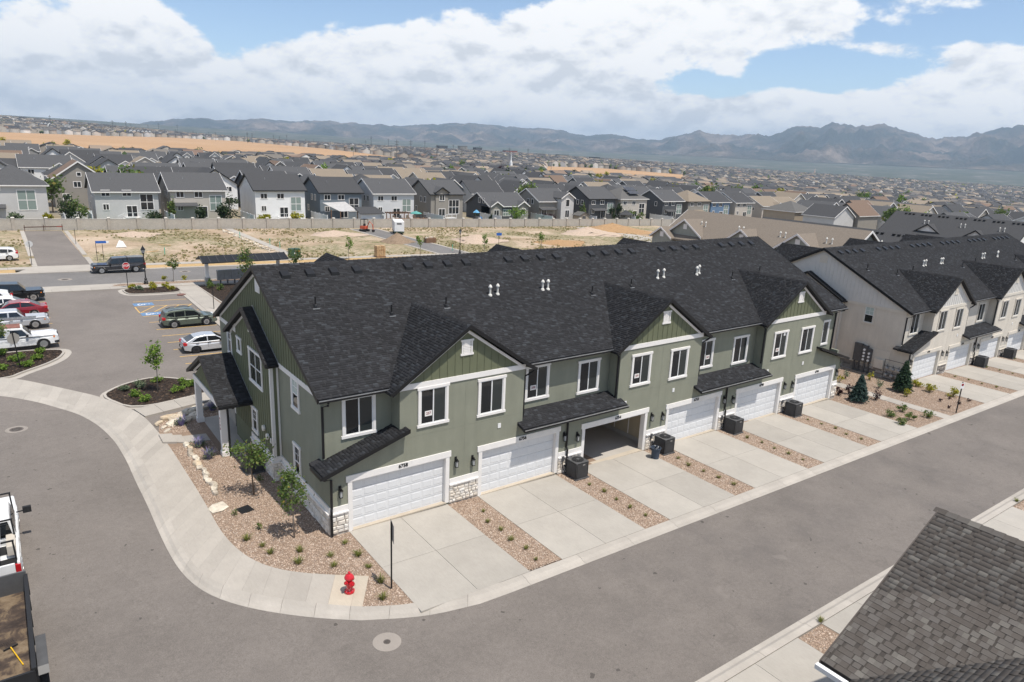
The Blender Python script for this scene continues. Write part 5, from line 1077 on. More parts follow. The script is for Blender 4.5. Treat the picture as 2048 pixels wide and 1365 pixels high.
# ---- mountains
SKYL = [(-80, 252), (150, 250), (270, 250), (300, 243), (345, 239), (372, 236), (412, 236), (430, 240), (470, 238), (525, 238), (590, 243), (640, 240), (700, 245), (740, 249), (775, 251), (800, 252), (850, 249), (900, 245), (960, 247), (985, 247), (1010, 252), (1060, 257), (1080, 256), (1120, 258), (1150, 266), (1180, 270), (1225, 268), (1260, 276), (1315, 279), (1360, 272), (1398, 262), (1420, 268), (1450, 271), (1500, 269), (1540, 272), (1560, 268), (1580, 255), (1605, 251), (1620, 252), (1640, 255), (1655, 247), (1690, 245), (1710, 253), (1740, 252), (1770, 250), (1800, 258), (1840, 271), (1880, 277), (1920, 277), (1960, 268), (2000, 254), (2020, 256), (2048, 251), (2150, 235), (2250, 250), (2400, 262)]
su = np.array([s[0] for s in SKYL], float); sv = np.array([s[1] for s in SKYL], float); U = np.arange(-80, 2400, 4.0); Vp = np.interp(U, su, sv)+np.array([(2.2+3.4*min(max((u-1300)/350, 0), 1))*mn.fractal(Vector((u*.045, 7.3, 0)), .6, 2.1, 6) for u in U])
def mountain_mat():
    m = MT('mountain_side'); m.set(Roughness=1.0)
    g = m.ramp(m.noise(.0016, 9, .68, dist=.4), [(.32, (.020, .030, .020)), (.46, (.040, .048, .033)), (.54, (.12, .095, .07)), (.64, (.34, .26, .20)), (.8, (.06, .06, .045))])
    sp = m.n('ShaderNodeSeparateXYZ'); m.l(m.coord('World'), sp.inputs[0]); mr = m.n('ShaderNodeMapRange'); m.l(sp.outputs[2], mr.inputs[0]); mr.inputs[1].default_value = 110; mr.inputs[2].default_value = 40
    lowc = m.ramp(m.noise(.0018, 8, .7), [(.42, (.045, .055, .036)), (.55, (.13, .105, .075)), (.68, (.34, .265, .195))]); m.base(m.mix(mr.outputs[0], g, lowc)).bump(m.noise(.0030, 10, .72, dist=.9, stretch=(1, 1, .35)), 1.0, 170); return m.m
def range_mesh(name, D, base_z, label, depth, sel, rough, lower=0.0):
    NT = 64; V_ = []; uu, vv = U[sel], Vp[sel]
    for i, (u, v) in enumerate(zip(uu, vv)):
        D = float(np.interp(u, [1050, 1550], [11500, 10300])); d = fwd+rgt*((u-1024)/FPX)-upv*((v-682)/FPX); hd = math.hypot(d.x, d.y); ux, uy = d.x/hd, d.y/hd; zr = CAM.z+D*d.z/hd-lower
        for j in range(NT+1):
            t = j/NT; rr_ = D-depth*(1-t) if t <= 1 else D; x, y = CAM.x+ux*rr_, CAM.y+uy*rr_
            wv = mn.noise(Vector((x, y, 3.0))/900.0)*260; rg = mn.ridged_multi_fractal(Vector((x+wv, y-wv, 0))/1350.0, .95, 2.15, 6, 1.0, 2.0)*.5; r2_ = mn.fractal(Vector((x+900, y, 0))/420.0, .7, 2.1, 5)
            prof = t**1.55; hgt = zr-base_z; z = base_z+hgt*prof+rough*hgt*((rg-.55)*.95+r2_*.34)*(math.sin(math.pi*min(t, .985))**.8)*1.1
            V_.append((x, y, z))
        x, y = CAM.x+ux*(D+depth*.8), CAM.y+uy*(D+depth*.8); V_.append((x, y, base_z))
    n = NT+2; i, j = np.meshgrid(np.arange(len(uu)-1), np.arange(n-1), indexing='ij'); F = np.stack([i*n+j, (i+1)*n+j, (i+1)*n+j+1, i*n+j+1], -1).reshape(-1, 4)
    return link(name, np_mesh(name, np.array(V_), F, MM, smooth=True), kind='structure')
MM = mountain_mat()
range_mesh('mountain_range', 11500, 32, '', 3500, U > -1e9, .64)
# ---- the air in between
hz = MB().box(-3200, 15500, -1500, 16000, -340, 700)
hm = bpy.data.materials.new('haze_air'); hm.use_nodes = True; t_ = hm.node_tree; t_.nodes.clear(); ho = t_.nodes.new('ShaderNodeOutputMaterial'); pv = t_.nodes.new('ShaderNodeVolumePrincipled')
pv.inputs['Color'].default_value = (.62, .80, 1.0, 1); pv.inputs['Density'].default_value = 8.0e-5; pv.inputs['Anisotropy'].default_value = .1; t_.links.new(pv.outputs[0], ho.inputs['Volume'])
hz.build('haze', hm, kind='stuff')
# ------------------------------------------------------------------ rows behind, and the roof close by
def back_row(x, y0, y1, zr, wall, roof, gab, lab, hw=6.6, rise=4.1, vents=True):
    g = zp(x); o = empty('townhouse_row', (x, y0, g), label=lab, cat='townhouse row'); L = y1-y0; Zr = zr-g; ze = Zr-rise; Wm, Rm = WM[wall], RM[roof]
    MB().prism([(-hw+.5, 0, -1), (hw-.5, 0, -1), (hw-.5, 0, ze), (0, 0, Zr-.3), (-hw+.5, 0, ze)], (0, L, 0)).build('wall', Wm, o); k = rise/hw
    for s in (-1, 1):
        slab4([(0, -.5, Zr), (s*hw, -.5, ze), (s*hw, L+.5, ze), (0, L+.5, Zr)], .2).build('roof', Rm, o)
        for yy in (-.55, L+.5): MB().prism([(0, yy, Zr+.03), (s*hw, yy, ze+.03), (s*hw, yy, ze-.25), (0, yy, Zr-.25)], (0, .05, 0)).build('rake_fascia', WHITE if wall == 'sage' else BLACK, o)
    for gy, gw, ga, px in gab:                                      # gables that look to -X
        r = gw/2*.68; zb = ga-r-g; za = ga-g
        MB().prism([(-px, gy-gw/2+.3, -1), (-px, gy+gw/2-.3, -1), (-px, gy+gw/2-.3, zb+.1), (-px, gy, za-.2), (-px, gy-gw/2+.3, zb+.1)], (px-1, 0, 0)).build('gable_wall', Wm, o)
        for s in (-1, 1):
            slab4([(-px-.4, gy, za), (-px-.4, gy+s*gw/2, zb), (-2.0, gy+s*gw/2, zb), (-1.2, gy, za)], .18).build('gable_roof', Rm, o)
            MB().prism([(-px-.45, gy, za+.04), (-px-.45, gy+s*gw/2, zb+.04), (-px-.45, gy+s*gw/2, zb-.24), (-px-.45, gy, za-.24)], (.05, 0, 0)).build('rake_fascia', WHITE if wall == 'sage' else BLACK, o)
        n = 9
        for q in range(1, n):
            yy = gy-gw/2+gw*q/n; MB().box(-px-.03, -px, yy-.03, yy+.03, zb-1.2, za-.35-.68*abs(yy-gy)).build('batten', Wm, o)
        MB().box(-px-.06, -px-.001, gy-.35, gy+.35, za-1.55, za-.75).build('gable_vent', WHITE, o)
    if vents:
        for q in range(int(L/3.4)):
            for t in range(3): yy = .9+q*3.4+t*.8; MB().box(-1.0, -.6, yy-.2, yy+.2, Zr-.9*k, Zr-.6*k+.12).build('box_vent', BLKM, o)
    for q in range(int(L/7)):
        for t in (0, .8): MB().lathe([(.12, 0), (.08, .1), (.08, .6), (.16, .62), (.02, .85)], 8, c=(-3.2, 3+q*7+t, Zr-3.2*k-.05)).build('flue_pipe', PVC, o)
    return o
RM['brownmix'] = island('x', [(0, (.2,)*3), (1, (.2,)*3)]) if False else roof_mat('roof_brownmix', (.185, .155, .125))
back_row(82.5, 20.5, 50.5, 8.6, 'sage', 'brownmix', ((46.5-20.5, 7.2, 7.6, 5.6), (50.0-20.5, 4.6, 6.1, 6.9), (36-20.5, 6.4, 7.2, 5.6), (27-20.5, 7.0, 7.6, 5.6)), 'townhouse row with brown shingle roof and grey-green gables behind the charcoal rows', vents=False)
back_row(103, 24, 50, 7.1, 'lightgrey', 'charcoal', (), 'townhouse row with charcoal roof and white flues just behind the brown roofed row')
back_row(150, 24, 49, 7.7, 'white', 'charcoal', ((16, 6.5, 5.9, 5.4), (7, 6.5, 5.6, 5.4)), 'charcoal roofed townhouse row with white gables farthest behind the cream row')
# house at the lower right: only its roof is in view
NRS = [(0, (.080, .069, .060)), (.35, (.092, .080, .070)), (.6, (.102, .091, .081)), (.82, (.114, .103, .093)), (.95, (.136, .125, .110)), (1, (.160, .148, .130))]
NSH = island('weathered_shingle', NRS, .92, 0, .16, 0); NSO = objrand('weathered_shingle_piece', NRS, .92, .12, 90, 0)
nh = empty('near_house', (0, 0, 0), label='house with weathered brown-grey shingle roof and white gutter by the opposite driveways', cat='house')
MB().box(4.75, 13.7, -33, -20.3, -1, 5.4).build('wall', WM['beige'], nh); NR, NE = (9.22, 8.0), (4.2, 5.5)
NDK = plain('brown_roof_deck', (.06, .052, .046), .9, .1)
for s in (-1, 1): slab4([(NR[0], -19.85, NR[1]), (NR[0]+s*5.02, -19.85, NE[1]), (NR[0]+s*5.02, -33, NE[1]), (NR[0], -33, NR[1])], .2).build('roof_slope', NDK, nh)
MB().prism([(4.75, -20.31, 5.4), (13.7, -20.31, 5.4), (9.22, -20.31, 7.7)], (0, .1, 0)).build('gable_wall', WM['beige'], nh)
for s in (-1, 1): MB().prism([(9.22, -19.85, 8.03), (9.22+s*5.05, -19.85, 5.52), (9.22+s*5.05, -19.85, 5.3), (9.22, -19.85, 7.8)], (0, .03, 0)).build('rake_fascia', plain('brown_edge', (.10, .085, .075), .8) if s < 0 else WHITE, nh)
CGY, CGZ = -25.0, 7.7
for s in (-1, 1): slab4([(-1.5, CGY, CGZ), (-1.5, CGY+s*4.4, 5.5), (4.2, CGY+s*4.4, 5.5), (4.2+4.4, CGY, CGZ)], .18).build('cross_gable_roof', NDK, nh)
MB().prism([(4.09, -19.83, 5.50), (4.09, -20.62, 5.50), (4.09, -20.62, 5.38), (4.09, -19.83, 5.38)], (-.12, 0, 0)).build('gutter', VINYL, nh)
l = math.hypot(5.02, 2.5); vv = (5.02/l, 0, 2.5/l)
Vt, Ft = shingle_tabs((4.2, -33, 5.505), (0, 1, 0), vv, 13.15, l, lambda q: q[:, 2] > CGZ-.5*np.abs(q[:, 1]-CGY)-.05, tw=.16, ex=.148, h=.013, seed=91)
lc = math.hypot(4.4, 2.2); Vc, Fc = shingle_tabs((-1.5, CGY+4.4, 5.505), (1, 0, 0), (0, -4.4/lc, 2.2/lc), 10.0, lc, lambda q: q[:, 2] > 5.5+.498*(q[:, 0]-4.2)-.03, tw=.16, ex=.148, h=.013, seed=92)
tabs = Vt.reshape(-1, 6, 3); mid = tabs.mean(1); dep = np.array([(Vector(p)-CAM).length for p in mid]); uv = np.array([((Vector(p)-CAM).dot(rgt)/(Vector(p)-CAM).dot(fwd)*FPX+1024, 682-(Vector(p)-CAM).dot(upv)/(Vector(p)-CAM).dot(fwd)*FPX) for p in mid])
seen = (uv[:, 0] > 1640) & (uv[:, 0] < 2060) & (uv[:, 1] < 1375); order = np.argsort(np.where(seen, dep, 1e6))[:300]
slope = [c for c in nh.children if c.name.startswith('roof_slope')][0]
for k in order:
    t = tabs[k]; c = t.mean(0); me = bpy.data.meshes.new('shingle'); me.from_pydata([tuple(p-c) for p in t], [], [(0, 1, 2, 3), (3, 2, 4, 5), (0, 3, 5), (1, 4, 2), (0, 5, 4, 1)]); me.materials.append(NSO); link('shingle', me, slope, tuple(c))
rest = np.setdiff1d(np.arange(len(tabs)), order); Vr = tabs[rest].reshape(-1, 3); Fr = (np.array([(0, 1, 2, 3), (3, 2, 4, 5)])[None]+np.arange(len(rest))[:, None, None]*6).reshape(-1, 4)
link('shingles', np_mesh('shingles', np.vstack([Vr, Vc]), np.vstack([Fr, Fc+len(Vr)]), NSH), nh, kind='stuff')
cp = MB(); y = -33.0
while y < -19.9: cp.loft([(9.07, y, 7.96), (9.22, y, 8.05), (9.37, y, 7.96)], [(9.07, y+.3, 7.95), (9.22, y+.3, 8.03), (9.37, y+.3, 7.95)]); y += .27
cp.build('ridge_caps', NSH, nh, kind='stuff')
# ------------------------------------------------------------------ vehicles
TYRE = plain('tyre', (.018, .018, .019), .85, .1); RIMS = plain('alloy', (.55, .56, .57), .3, .1, metal=.8); RIMD = plain('dark_alloy', (.03, .03, .033), .35, .1); CHROME = plain('chrome', (.62, .63, .64), .2, .05, metal=.9); CLAD = plain('black_cladding', (.02, .02, .021), .6, .1)
AGLASS = glassy('auto_glass', (.010, .012, .014), .05, .7); TAIL = glassy('tail_lamp', (.45, .015, .02), .2); HEAD = glassy('head_lamp', (.62, .64, .66), .12); AMBER = glassy('amber_lamp', (.75, .22, .03), .2)
def carpaint(name, c, metal=.0, dirt=.05):
    m = MT(name); m.base(m.ramp(m.noise(1.2, 5), [(.3, sc(c, 1-dirt)), (.7, sc(c, 1+dirt))])).set(Roughness=.32, Metallic=metal); m.b.inputs['Coat Weight'].default_value = .6; m.b.inputs['Coat Roughness'].default_value = .06; return m.m
def wheel(par, x, y, r, w=.24, rim=RIMS, spokes=5, side=1):
    if rim is RIMD: spokes = max(spokes, 7)
    t = MB().lathe([(r*.5, -w/2), (r*.93, -w/2), (r, -w*.3), (r, w*.3), (r*.93, w/2), (r*.5, w/2)], 22, 'Y').build('wheel', TYRE, par, (x, y, r), smooth=False)
    m = MB().lathe([(r*.66, w*.48), (r*.64, w*.56), (r*.56, w*.56), (r*.55, w*.505)], 22, 'Y')
    for k in range(spokes):
        a = 2*math.pi*k/spokes+.3; ca, sa = math.cos(a), math.sin(a); h = .055*r/.35
        pts = [(ca*r*.08-sa*h, sa*r*.08+ca*h), (ca*r*.57-sa*h*1.2, sa*r*.57+ca*h*1.2), (ca*r*.57+sa*h*1.2, sa*r*.57-ca*h*1.2), (ca*r*.08+sa*h, sa*r*.08-ca*h)]
        m.loft([(px, w*.505, pz) for px, pz in pts], [(px, w*.57, pz) for px, pz in pts])
    m.lathe([(r*.15, w*.505), (r*.15, w*.58), (.02, w*.59)], 10, 'Y')
    o = m.build('rim', RIMS if rim is RIMD and spokes >= 8 else rim, t, smooth=False)
    if side < 0: o.rotation_euler = (0, 0, math.pi)
    return t
def vehicle(label, loc, rz, L, w, paint, low, house_, wins, wb, r, rim=RIMS, spokes=5, zb=.95, tum=.16, belt=None, cat='car', name='car', clad=None, group=None, front_glass=(0, 1), rear_glass=None, roofcol=None, lights=True, tail_h=.8, head_h=.75, mirror=None, handles=(), grille=None, chrome_bumper=False):
    """x forward. low: side outline of the lower body from rear bottom round to front bottom; house_: outline of the cabin"""
    o = empty(name, loc, rz, label=label, cat=cat, group=group); hb = w/2; xf, xr = wb
    def arch(xc):
        return [(xc+(r+.07)*math.cos(a), r+(r+.07)*math.sin(a)) for a in [math.radians(q) for q in range(-12, 193, 17)]]
    zbot = low[-1][1]
    bot = []
    for xc in (xf, xr): bot += [(x_, max(z_, zbot)) for x_, z_ in arch(xc)]
    out_ = list(low)+bot
    def plan(x): e = max(0, (abs(x)-.36*L)/(.14*L)); return 1-.13*min(e, 1.15)**2
    cen = (0, .6); ins = [(x_*(1-.012), z_-.035 if z_ > .62 else z_+(.0 if z_ > zbot+.02 else .02)) for x_, z_ in out_]
    n = len(out_); m = MB(); vs = []; ring_ = []
    for s, pts, k in ((-1, ins, 1.0), (-1, out_, .955), (1, out_, .955), (1, ins, 1.0)): vs += [(x_, s*hb*plan(x_)*k, z_) for x_, z_ in pts]
    fs = [tuple(range(n-1, -1, -1)), tuple(range(3*n, 4*n))]
    for a in (0, 1, 2): fs += [(a*n+i, a*n+(i+1) % n, (a+1)*n+(i+1) % n, (a+1)*n+i) for i in range(n)]
    m.add(vs, fs); body = m.build('body', paint, o)
    zt = max(z_ for _, z_ in house_); z0 = min(z_ for _, z_ in house_)
    def hy(z_): return hb*.955-.02-tum*(z_-z0)/(zt-z0)
    g = MB(); nn = len(house_); g.loft([(x_, -hy(z_), z_) for x_, z_ in house_], [(x_, hy(z_), z_) for x_, z_ in house_]); cab = g.build('cabin', roofcol or paint, o, bevel=.045)
    for wn_ in wins:
        for s in (-1, 1):
            MB().loft([(x_, s*(hy(z_)-.01), z_) for x_, z_ in wn_], [(x_, s*(hy(z_)+.012), z_) for x_, z_ in wn_]).build('side_window', AGLASS, cab)
    for wn_ in wins:
        xs_ = min(q_[0] for q_ in wn_)-.04
        if abs(xs_) < .33*L:
            for s in (-1, 1): MB().box(xs_-.008, xs_+.008, s*(hb-.004), s*(hb+.003), .48, z0-.02).build('door_seam', CLAD, body)
    for xx_, s in ((max(x_ for x_, _ in low), 1), (min(x_ for x_, _ in low), -1)): MB().box(xx_+s*.045-.006, xx_+s*.045+.006, -.22, .22, .46, .60).build('number_plate', WPAINT, o)
    def glass(a, b, nm):
        (xa, za), (xb, zb_) = a, b; d = Vector((xb-xa, 0, zb_-za)); nrm = Vector((-d.z, 0, d.x)).normalized(); nrm = nrm if nrm.z > 0 else -nrm; pts = []
        for (t, s) in ((.08, -1), (.08, 1), (.90, 1), (.90, -1)):
            x_, z_ = xa+d.x*t, za+d.z*t; pts.append(Vector((x_, s*(hy(z_)-.09), z_)))
        MB().loft([p-nrm*.02 for p in pts], [p+nrm*.014 for p in pts]).build(nm, AGLASS, cab)
    glass(house_[front_glass[0]], house_[front_glass[1]], 'windscreen')
    if rear_glass: glass(house_[rear_glass[0]], house_[rear_glass[1]], 'rear_window')
    for xx in wb:
        for s in (-1, 1): wheel(o, xx, s*(hb-.13), r, .25, rim, spokes, s)
    xmax = max(x_ for x_, _ in low); xmin = min(x_ for x_, _ in low)
    if lights:
        for s in (-1, 1):
            MB().box(xmax-.32, xmax-.015, s*hb*.90, s*hb*.50, head_h-.09, head_h+.10).build('headlight', HEAD, o, bevel=.03); MB().box(xmin-.006, xmin+.28, s*hb*.94, s*hb*.60, tail_h-.10, tail_h+.14).build('tail_light', TAIL, o, bevel=.03)
            MB().box(xmax-.36, xmax-.24, s*hb*.955, s*hb*.88, head_h-.07, head_h+.03).build('side_marker', AMBER, o)
    MB().box(xmax-.10, xmax+.03, -hb*.84, hb*.84, .32, .56).build('front_bumper', CHROME if chrome_bumper else (clad or paint), o, bevel=.03); MB().box(xmin-.04, xmin+.10, -hb*.84, hb*.84, .34, .58).build('rear_bumper', CHROME if chrome_bumper else (clad or paint), o, bevel=.03)
    MB().box(xmax-.02, xmax+.02, -hb*.45, hb*.45, head_h-.16, head_h+.1).build('grille', grille or CLAD, o)
    if clad: [MB().box(xr+r+.12, xf-r-.12, s*hb*.6, s*hb*.985, .24, .42).build('sill_cladding', clad, o) for s in (-1, 1)]
    if mirror:
        for s in (-1, 1): MB().box(mirror[0]-.06, mirror[0]+.10, s*(hb-.06), s*(hb+.16), mirror[1]-.02, mirror[1]+.16).build('mirror', CLAD if clad or mirror[2:] else paint, o, bevel=.03)
    for hx, hz_ in handles:
        for s in (-1, 1): MB().box(hx-.11, hx+.11, s*hb*.98, s*(hb*1.0+.02), hz_-.025, hz_+.025).build('door_handle', CHROME if chrome_bumper else CLAD, o)
    return o
zl = lambda x: zp(x)-.09
PSIL, PWHT, PGRN, PDK, PRED, PBLK = carpaint('silver_paint', (.50, .51, .53), .35), carpaint('white_paint', (.74, .74, .73)), carpaint('green_paint', (.105, .125, .098), .3), carpaint('graphite_paint', (.040, .040, .044), .4), carpaint('red_paint', (.22, .012, .022), .1), carpaint('black_paint', (.010, .010, .011), .1)
PICK_LOW = lambda L, zb_=1.05, hood=1.02: [(-L/2+.02, .48), (-L/2, .62), (-L/2+.03, zb_), (-L/2+.10, zb_+.03), (L*.16, zb_+.03), (L*.24, zb_), (L/2-.25, hood), (L/2-.06, hood-.12), (L/2, .72), (L/2-.02, .45), (L/2-.12, .36)]
pk = vehicle('graphite crew-cab pickup with canopy over its bed parked on the cross street', (1.35, 73.1, zp(1)-.1), math.pi, 6.0, 2.0, PDK, PICK_LOW(6.0, 1.12, 1.16), [(1.28, 1.10), (.62, 1.86), (-.9, 1.92), (-1.0, 1.92), (-2.85, 1.88), (-2.95, 1.10)],
        [[(1.05, 1.20), (.62, 1.72), (.0, 1.76), (.0, 1.20)], [(-.12, 1.20), (-.12, 1.76), (-.85, 1.76), (-.95, 1.20)], [(-1.2, 1.28), (-1.2, 1.72), (-2.6, 1.70), (-2.78, 1.28)]], (1.95, -1.83), .41, cat='pickup truck', name='pickup_truck', rear_glass=(4, 5), tail_h=.98, head_h=.86, chrome_bumper=True, mirror=(.95, 1.15, 1), handles=((.1, 1.0), (-.85, 1.0)), grille=CHROME, tum=.13)
MB().box(-1.0, -.93, -.99, .99, 1.0, 1.94).build('canopy_seam', CLAD, pk); [MB().box(-1.2, 1.3, s*.99, s*1.06, .40, .46).build('running_board', CHROME, pk) for s in (-1, 1)]
suv = vehicle('dark green crossover with black wheel arches parked beside the accessible bays', (2.97, 41.85, zl(3)), 0, 4.66, 1.87, PGRN, [(-2.27, .40), (-2.33, .62), (-2.28, .92), (-2.22, 1.06), (1.0, 1.02), (1.55, .98), (2.12, .86), (2.28, .70), (2.33, .52), (2.28, .34), (2.15, .28)], [(1.22, 1.0), (.38, 1.56), (-.3, 1.66), (-1.5, 1.60), (-2.0, 1.50), (-2.2, 1.04)],
        [[(.92, 1.08), (.42, 1.45), (-.35, 1.52), (-.35, 1.06)], [(-.45, 1.06), (-.45, 1.52), (-1.25, 1.48), (-1.25, 1.07)], [(-1.33, 1.08), (-1.33, 1.47), (-1.75, 1.41), (-1.95, 1.22)]], (1.38, -1.38), .36, RIMD, 8, cat='car', clad=CLAD, rear_glass=(4, 5), tail_h=.92, head_h=.74, mirror=(.75, 1.03, 1), handles=((-.25, .96), (-1.15, .98)))
for s in (-1, 1): MB().tube([(.3, s*.62, 1.60), (-.2, s*.64, 1.70), (-1.3, s*.64, 1.68), (-1.75, s*.62, 1.58)], .025, 6).build('roof_rail', CLAD, suv)
for xx in (1.38, -1.38):
    for s in (-1, 1): MB().loft([(xx+(.50)*math.cos(math.radians(a)), s*.90, .36+.50*math.sin(math.radians(a))) for a in range(0, 181, 15)]+[(xx+.43*math.cos(math.radians(a)), s*.90, .36+.43*math.sin(math.radians(a))) for a in range(180, -1, -15)], [(xx+(.50)*math.cos(math.radians(a)), s*.945, .36+.50*math.sin(math.radians(a))) for a in range(0, 181, 15)]+[(xx+.43*math.cos(math.radians(a)), s*.945, .36+.43*math.sin(math.radians(a))) for a in range(180, -1, -15)]).build('arch_cladding', CLAD, suv)
SED_LOW = lambda L, b=.90: [(-L/2+.05, .36), (-L/2, .55), (-L/2+.04, b-.08), (-L/2+.12, b), (L*.10, b-.01), (L*.22, b-.04), (L/2-.35, b-.16), (L/2-.08, b-.28), (L/2, .48), (L/2-.04, .32), (L/2-.15, .24)]
hb_ = vehicle('silver sloping hatchback with black wheels parked two bays from the green crossover', (2.8, 32.75, zl(3)), 0, 4.5, 1.8, PSIL, SED_LOW(4.5, .96), [(1.05, .90), (.22, 1.36), (-.55, 1.43), (-1.35, 1.33), (-2.05, .98), (-2.1, .92)],
        [[(.75, .97), (.25, 1.28), (-.38, 1.33), (-.38, .96)], [(-.46, .96), (-.46, 1.33), (-1.1, 1.28), (-1.62, 1.0)]], (1.35, -1.35), .335, RIMD, 5, clad=CLAD, rear_glass=(3, 4), tail_h=.82, head_h=.66, mirror=(.55, .93), handles=((-.3, .86), (-1.2, .88)), tum=.2)
MB().box(-2.16, -1.98, -.72, .72, 1.0, 1.06).build('spoiler', PSIL, hb_, bevel=.02)
blk = vehicle('black full-size SUV with chrome wheels facing the lot aisle', (-10.15, 58.0, zl(-10)), 0, 5.7, 2.03, PBLK, PICK_LOW(5.7, 1.12, 1.12), [(1.35, 1.12), (.72, 1.80), (-1.0, 1.88), (-2.55, 1.80), (-2.80, 1.12)], [[(1.08, 1.2), (.68, 1.66), (.05, 1.70), (.05, 1.2)], [(-.06, 1.2), (-.06, 1.70), (-1.1, 1.72), (-1.1, 1.2)], [(-1.2, 1.2), (-1.2, 1.70), (-2.35, 1.66), (-2.55, 1.2)]], (1.86, -1.8), .42, CHROME, 6, cat='car', chrome_bumper=True, mirror=(1.0, 1.15, 1), handles=((.15, 1.05),), grille=CHROME, rear_glass=(3, 4), head_h=.86)
vehicle('white crossover parked tail-out beside the black SUV', (-12.2, 55.4, zl(-12)), math.pi, 4.5, 1.82, PWHT, [(-2.2, .40), (-2.25, .62), (-2.2, .92), (-2.14, 1.04), (1.0, 1.0), (1.5, .96), (2.05, .84), (2.2, .68), (2.25, .52), (2.2, .34), (2.1, .28)], [(1.15, 1.0), (.38, 1.52), (-.3, 1.62), (-1.4, 1.57), (-1.9, 1.46), (-2.1, 1.02)], [[(.9, 1.08), (.42, 1.42), (-.35, 1.48), (-.35, 1.06)], [(-.45, 1.06), (-.45, 1.48), (-1.25, 1.44), (-1.6, 1.1)]], (1.33, -1.33), .35, RIMS, 5, clad=CLAD, rear_glass=(4, 5), tail_h=.95)
vehicle('white sedan parked tail-out next to the red sedan', (-11.2, 53.0, zl(-11)), math.pi, 4.75, 1.82, PWHT, SED_LOW(4.75, .92), [(1.15, .88), (.30, 1.36), (-.5, 1.42), (-1.15, 1.36), (-1.95, .92), (-2.0, .88)], [[(.85, .95), (.3, 1.28), (-.38, 1.33), (-.38, .95)], [(-.46, .95), (-.46, 1.33), (-1.0, 1.28), (-1.5, .97)]], (1.4, -1.35), .33, rear_glass=(3, 4), tail_h=.78, head_h=.62, tum=.2)
vehicle('dark red sedan parked tail-out with a low boot spoiler', (-9.95, 50.6, zl(-10)), math.pi, 4.95, 1.85, PRED, SED_LOW(4.95, .94), [(1.25, .90), (.35, 1.38), (-.5, 1.44), (-1.15, 1.38), (-2.0, .95), (-2.05, .90)], [[(.95, .97), (.35, 1.30), (-.38, 1.35), (-.38, .97)], [(-.46, .97), (-.46, 1.35), (-1.05, 1.30), (-1.55, 1.0)]], (1.45, -1.4), .33, rear_glass=(3, 4), tail_h=.80, head_h=.62, tum=.2)
vehicle('silver crew-cab pickup parked between the red sedan and the old white pickup', (-10.45, 45.75, zl(-10)), 0, 5.55, 1.85, PSIL, PICK_LOW(5.55, 1.02, 1.0), [(1.18, 1.0), (.55, 1.62), (-.75, 1.66), (-1.05, 1.60), (-1.15, 1.0)], [[(.92, 1.08), (.55, 1.52), (-.02, 1.54), (-.02, 1.06)], [(-.14, 1.06), (-.14, 1.54), (-.8, 1.54), (-.92, 1.06)]], (1.75, -1.6), .38, RIMS, 6, cat='pickup truck', name='pickup_truck', chrome_bumper=True, mirror=(.82, 1.05, 1), handles=((.1, .92), (-.8, .92)), rear_glass=(3, 4), head_h=.80)
OLDW = MT('weathered_white_paint'); OLDW.set(Roughness=.45); OLDW.base(OLDW.mix(OLDW.ramp(OLDW.noise(1.1, 4, .6), [(.50, (0, 0, 0)), (.60, (1, 1, 1))]), (.72, .72, .71), (.44, .45, .47))); OLDW = OLDW.m
RUSTR = plain('rusty_roof', (.22, .10, .075), .8, .35, 2.5)
oldp = vehicle('old white pickup with worn primer patches and rusty roof beside the mulch island', (-10.3, 38.65, zl(-10)), 0, 5.7, 1.98, OLDW, PICK_LOW(5.7, 1.10, 1.10), [(1.15, 1.08), (.55, 1.76), (-.2, 1.80), (-1.45, 1.80), (-1.6, 1.08)], [[(.90, 1.16), (.52, 1.64), (-.25, 1.66), (-.25, 1.14)], [(-.62, 1.14), (-.62, 1.66), (-1.35, 1.66), (-1.42, 1.14)]], (1.82, -1.75), .41, RIMS, 5, cat='pickup truck', name='pickup_truck', chrome_bumper=True, mirror=(.8, 1.12, 1), handles=((.0, 1.0),), rear_glass=(3, 4), head_h=.92)
MB().box(-1.35, .45, -.72, .72, 1.806, 1.83).build('rusty_roof_panel', RUSTR, oldp, bevel=.01); MB().box(2.55, 2.87, -.93, .93, .42, .58).build('push_bumper', CLAD, oldp)
for yy in (-.82, .82):
    for xx in (-1.7, -2.7): MB().box(xx-.03, xx+.03, yy-.03, yy+.03, 1.0, 1.95).build('rack_post', CLAD, oldp)
for xx in (-1.7, -2.7): MB().box(xx-.03, xx+.03, -.85, .85, 1.951, 2.0).build('rack_bar', CLAD, oldp)
lad = empty('extension_ladder', (-12.0, 40.3, zl(-10)+2.01), -.06, label='aluminium extension ladder carried on the old white pickup', cat='ladder')
for yy in (-.22, .22): MB().box(-3.2, 3.3, yy-.03, yy+.03, 0, .12).build('rail', GALV, lad)
for k in range(20): MB().box(-3.05+k*.32, -3.01+k*.32, -.19, .19, .04, .08).build('rung', GALV, lad)
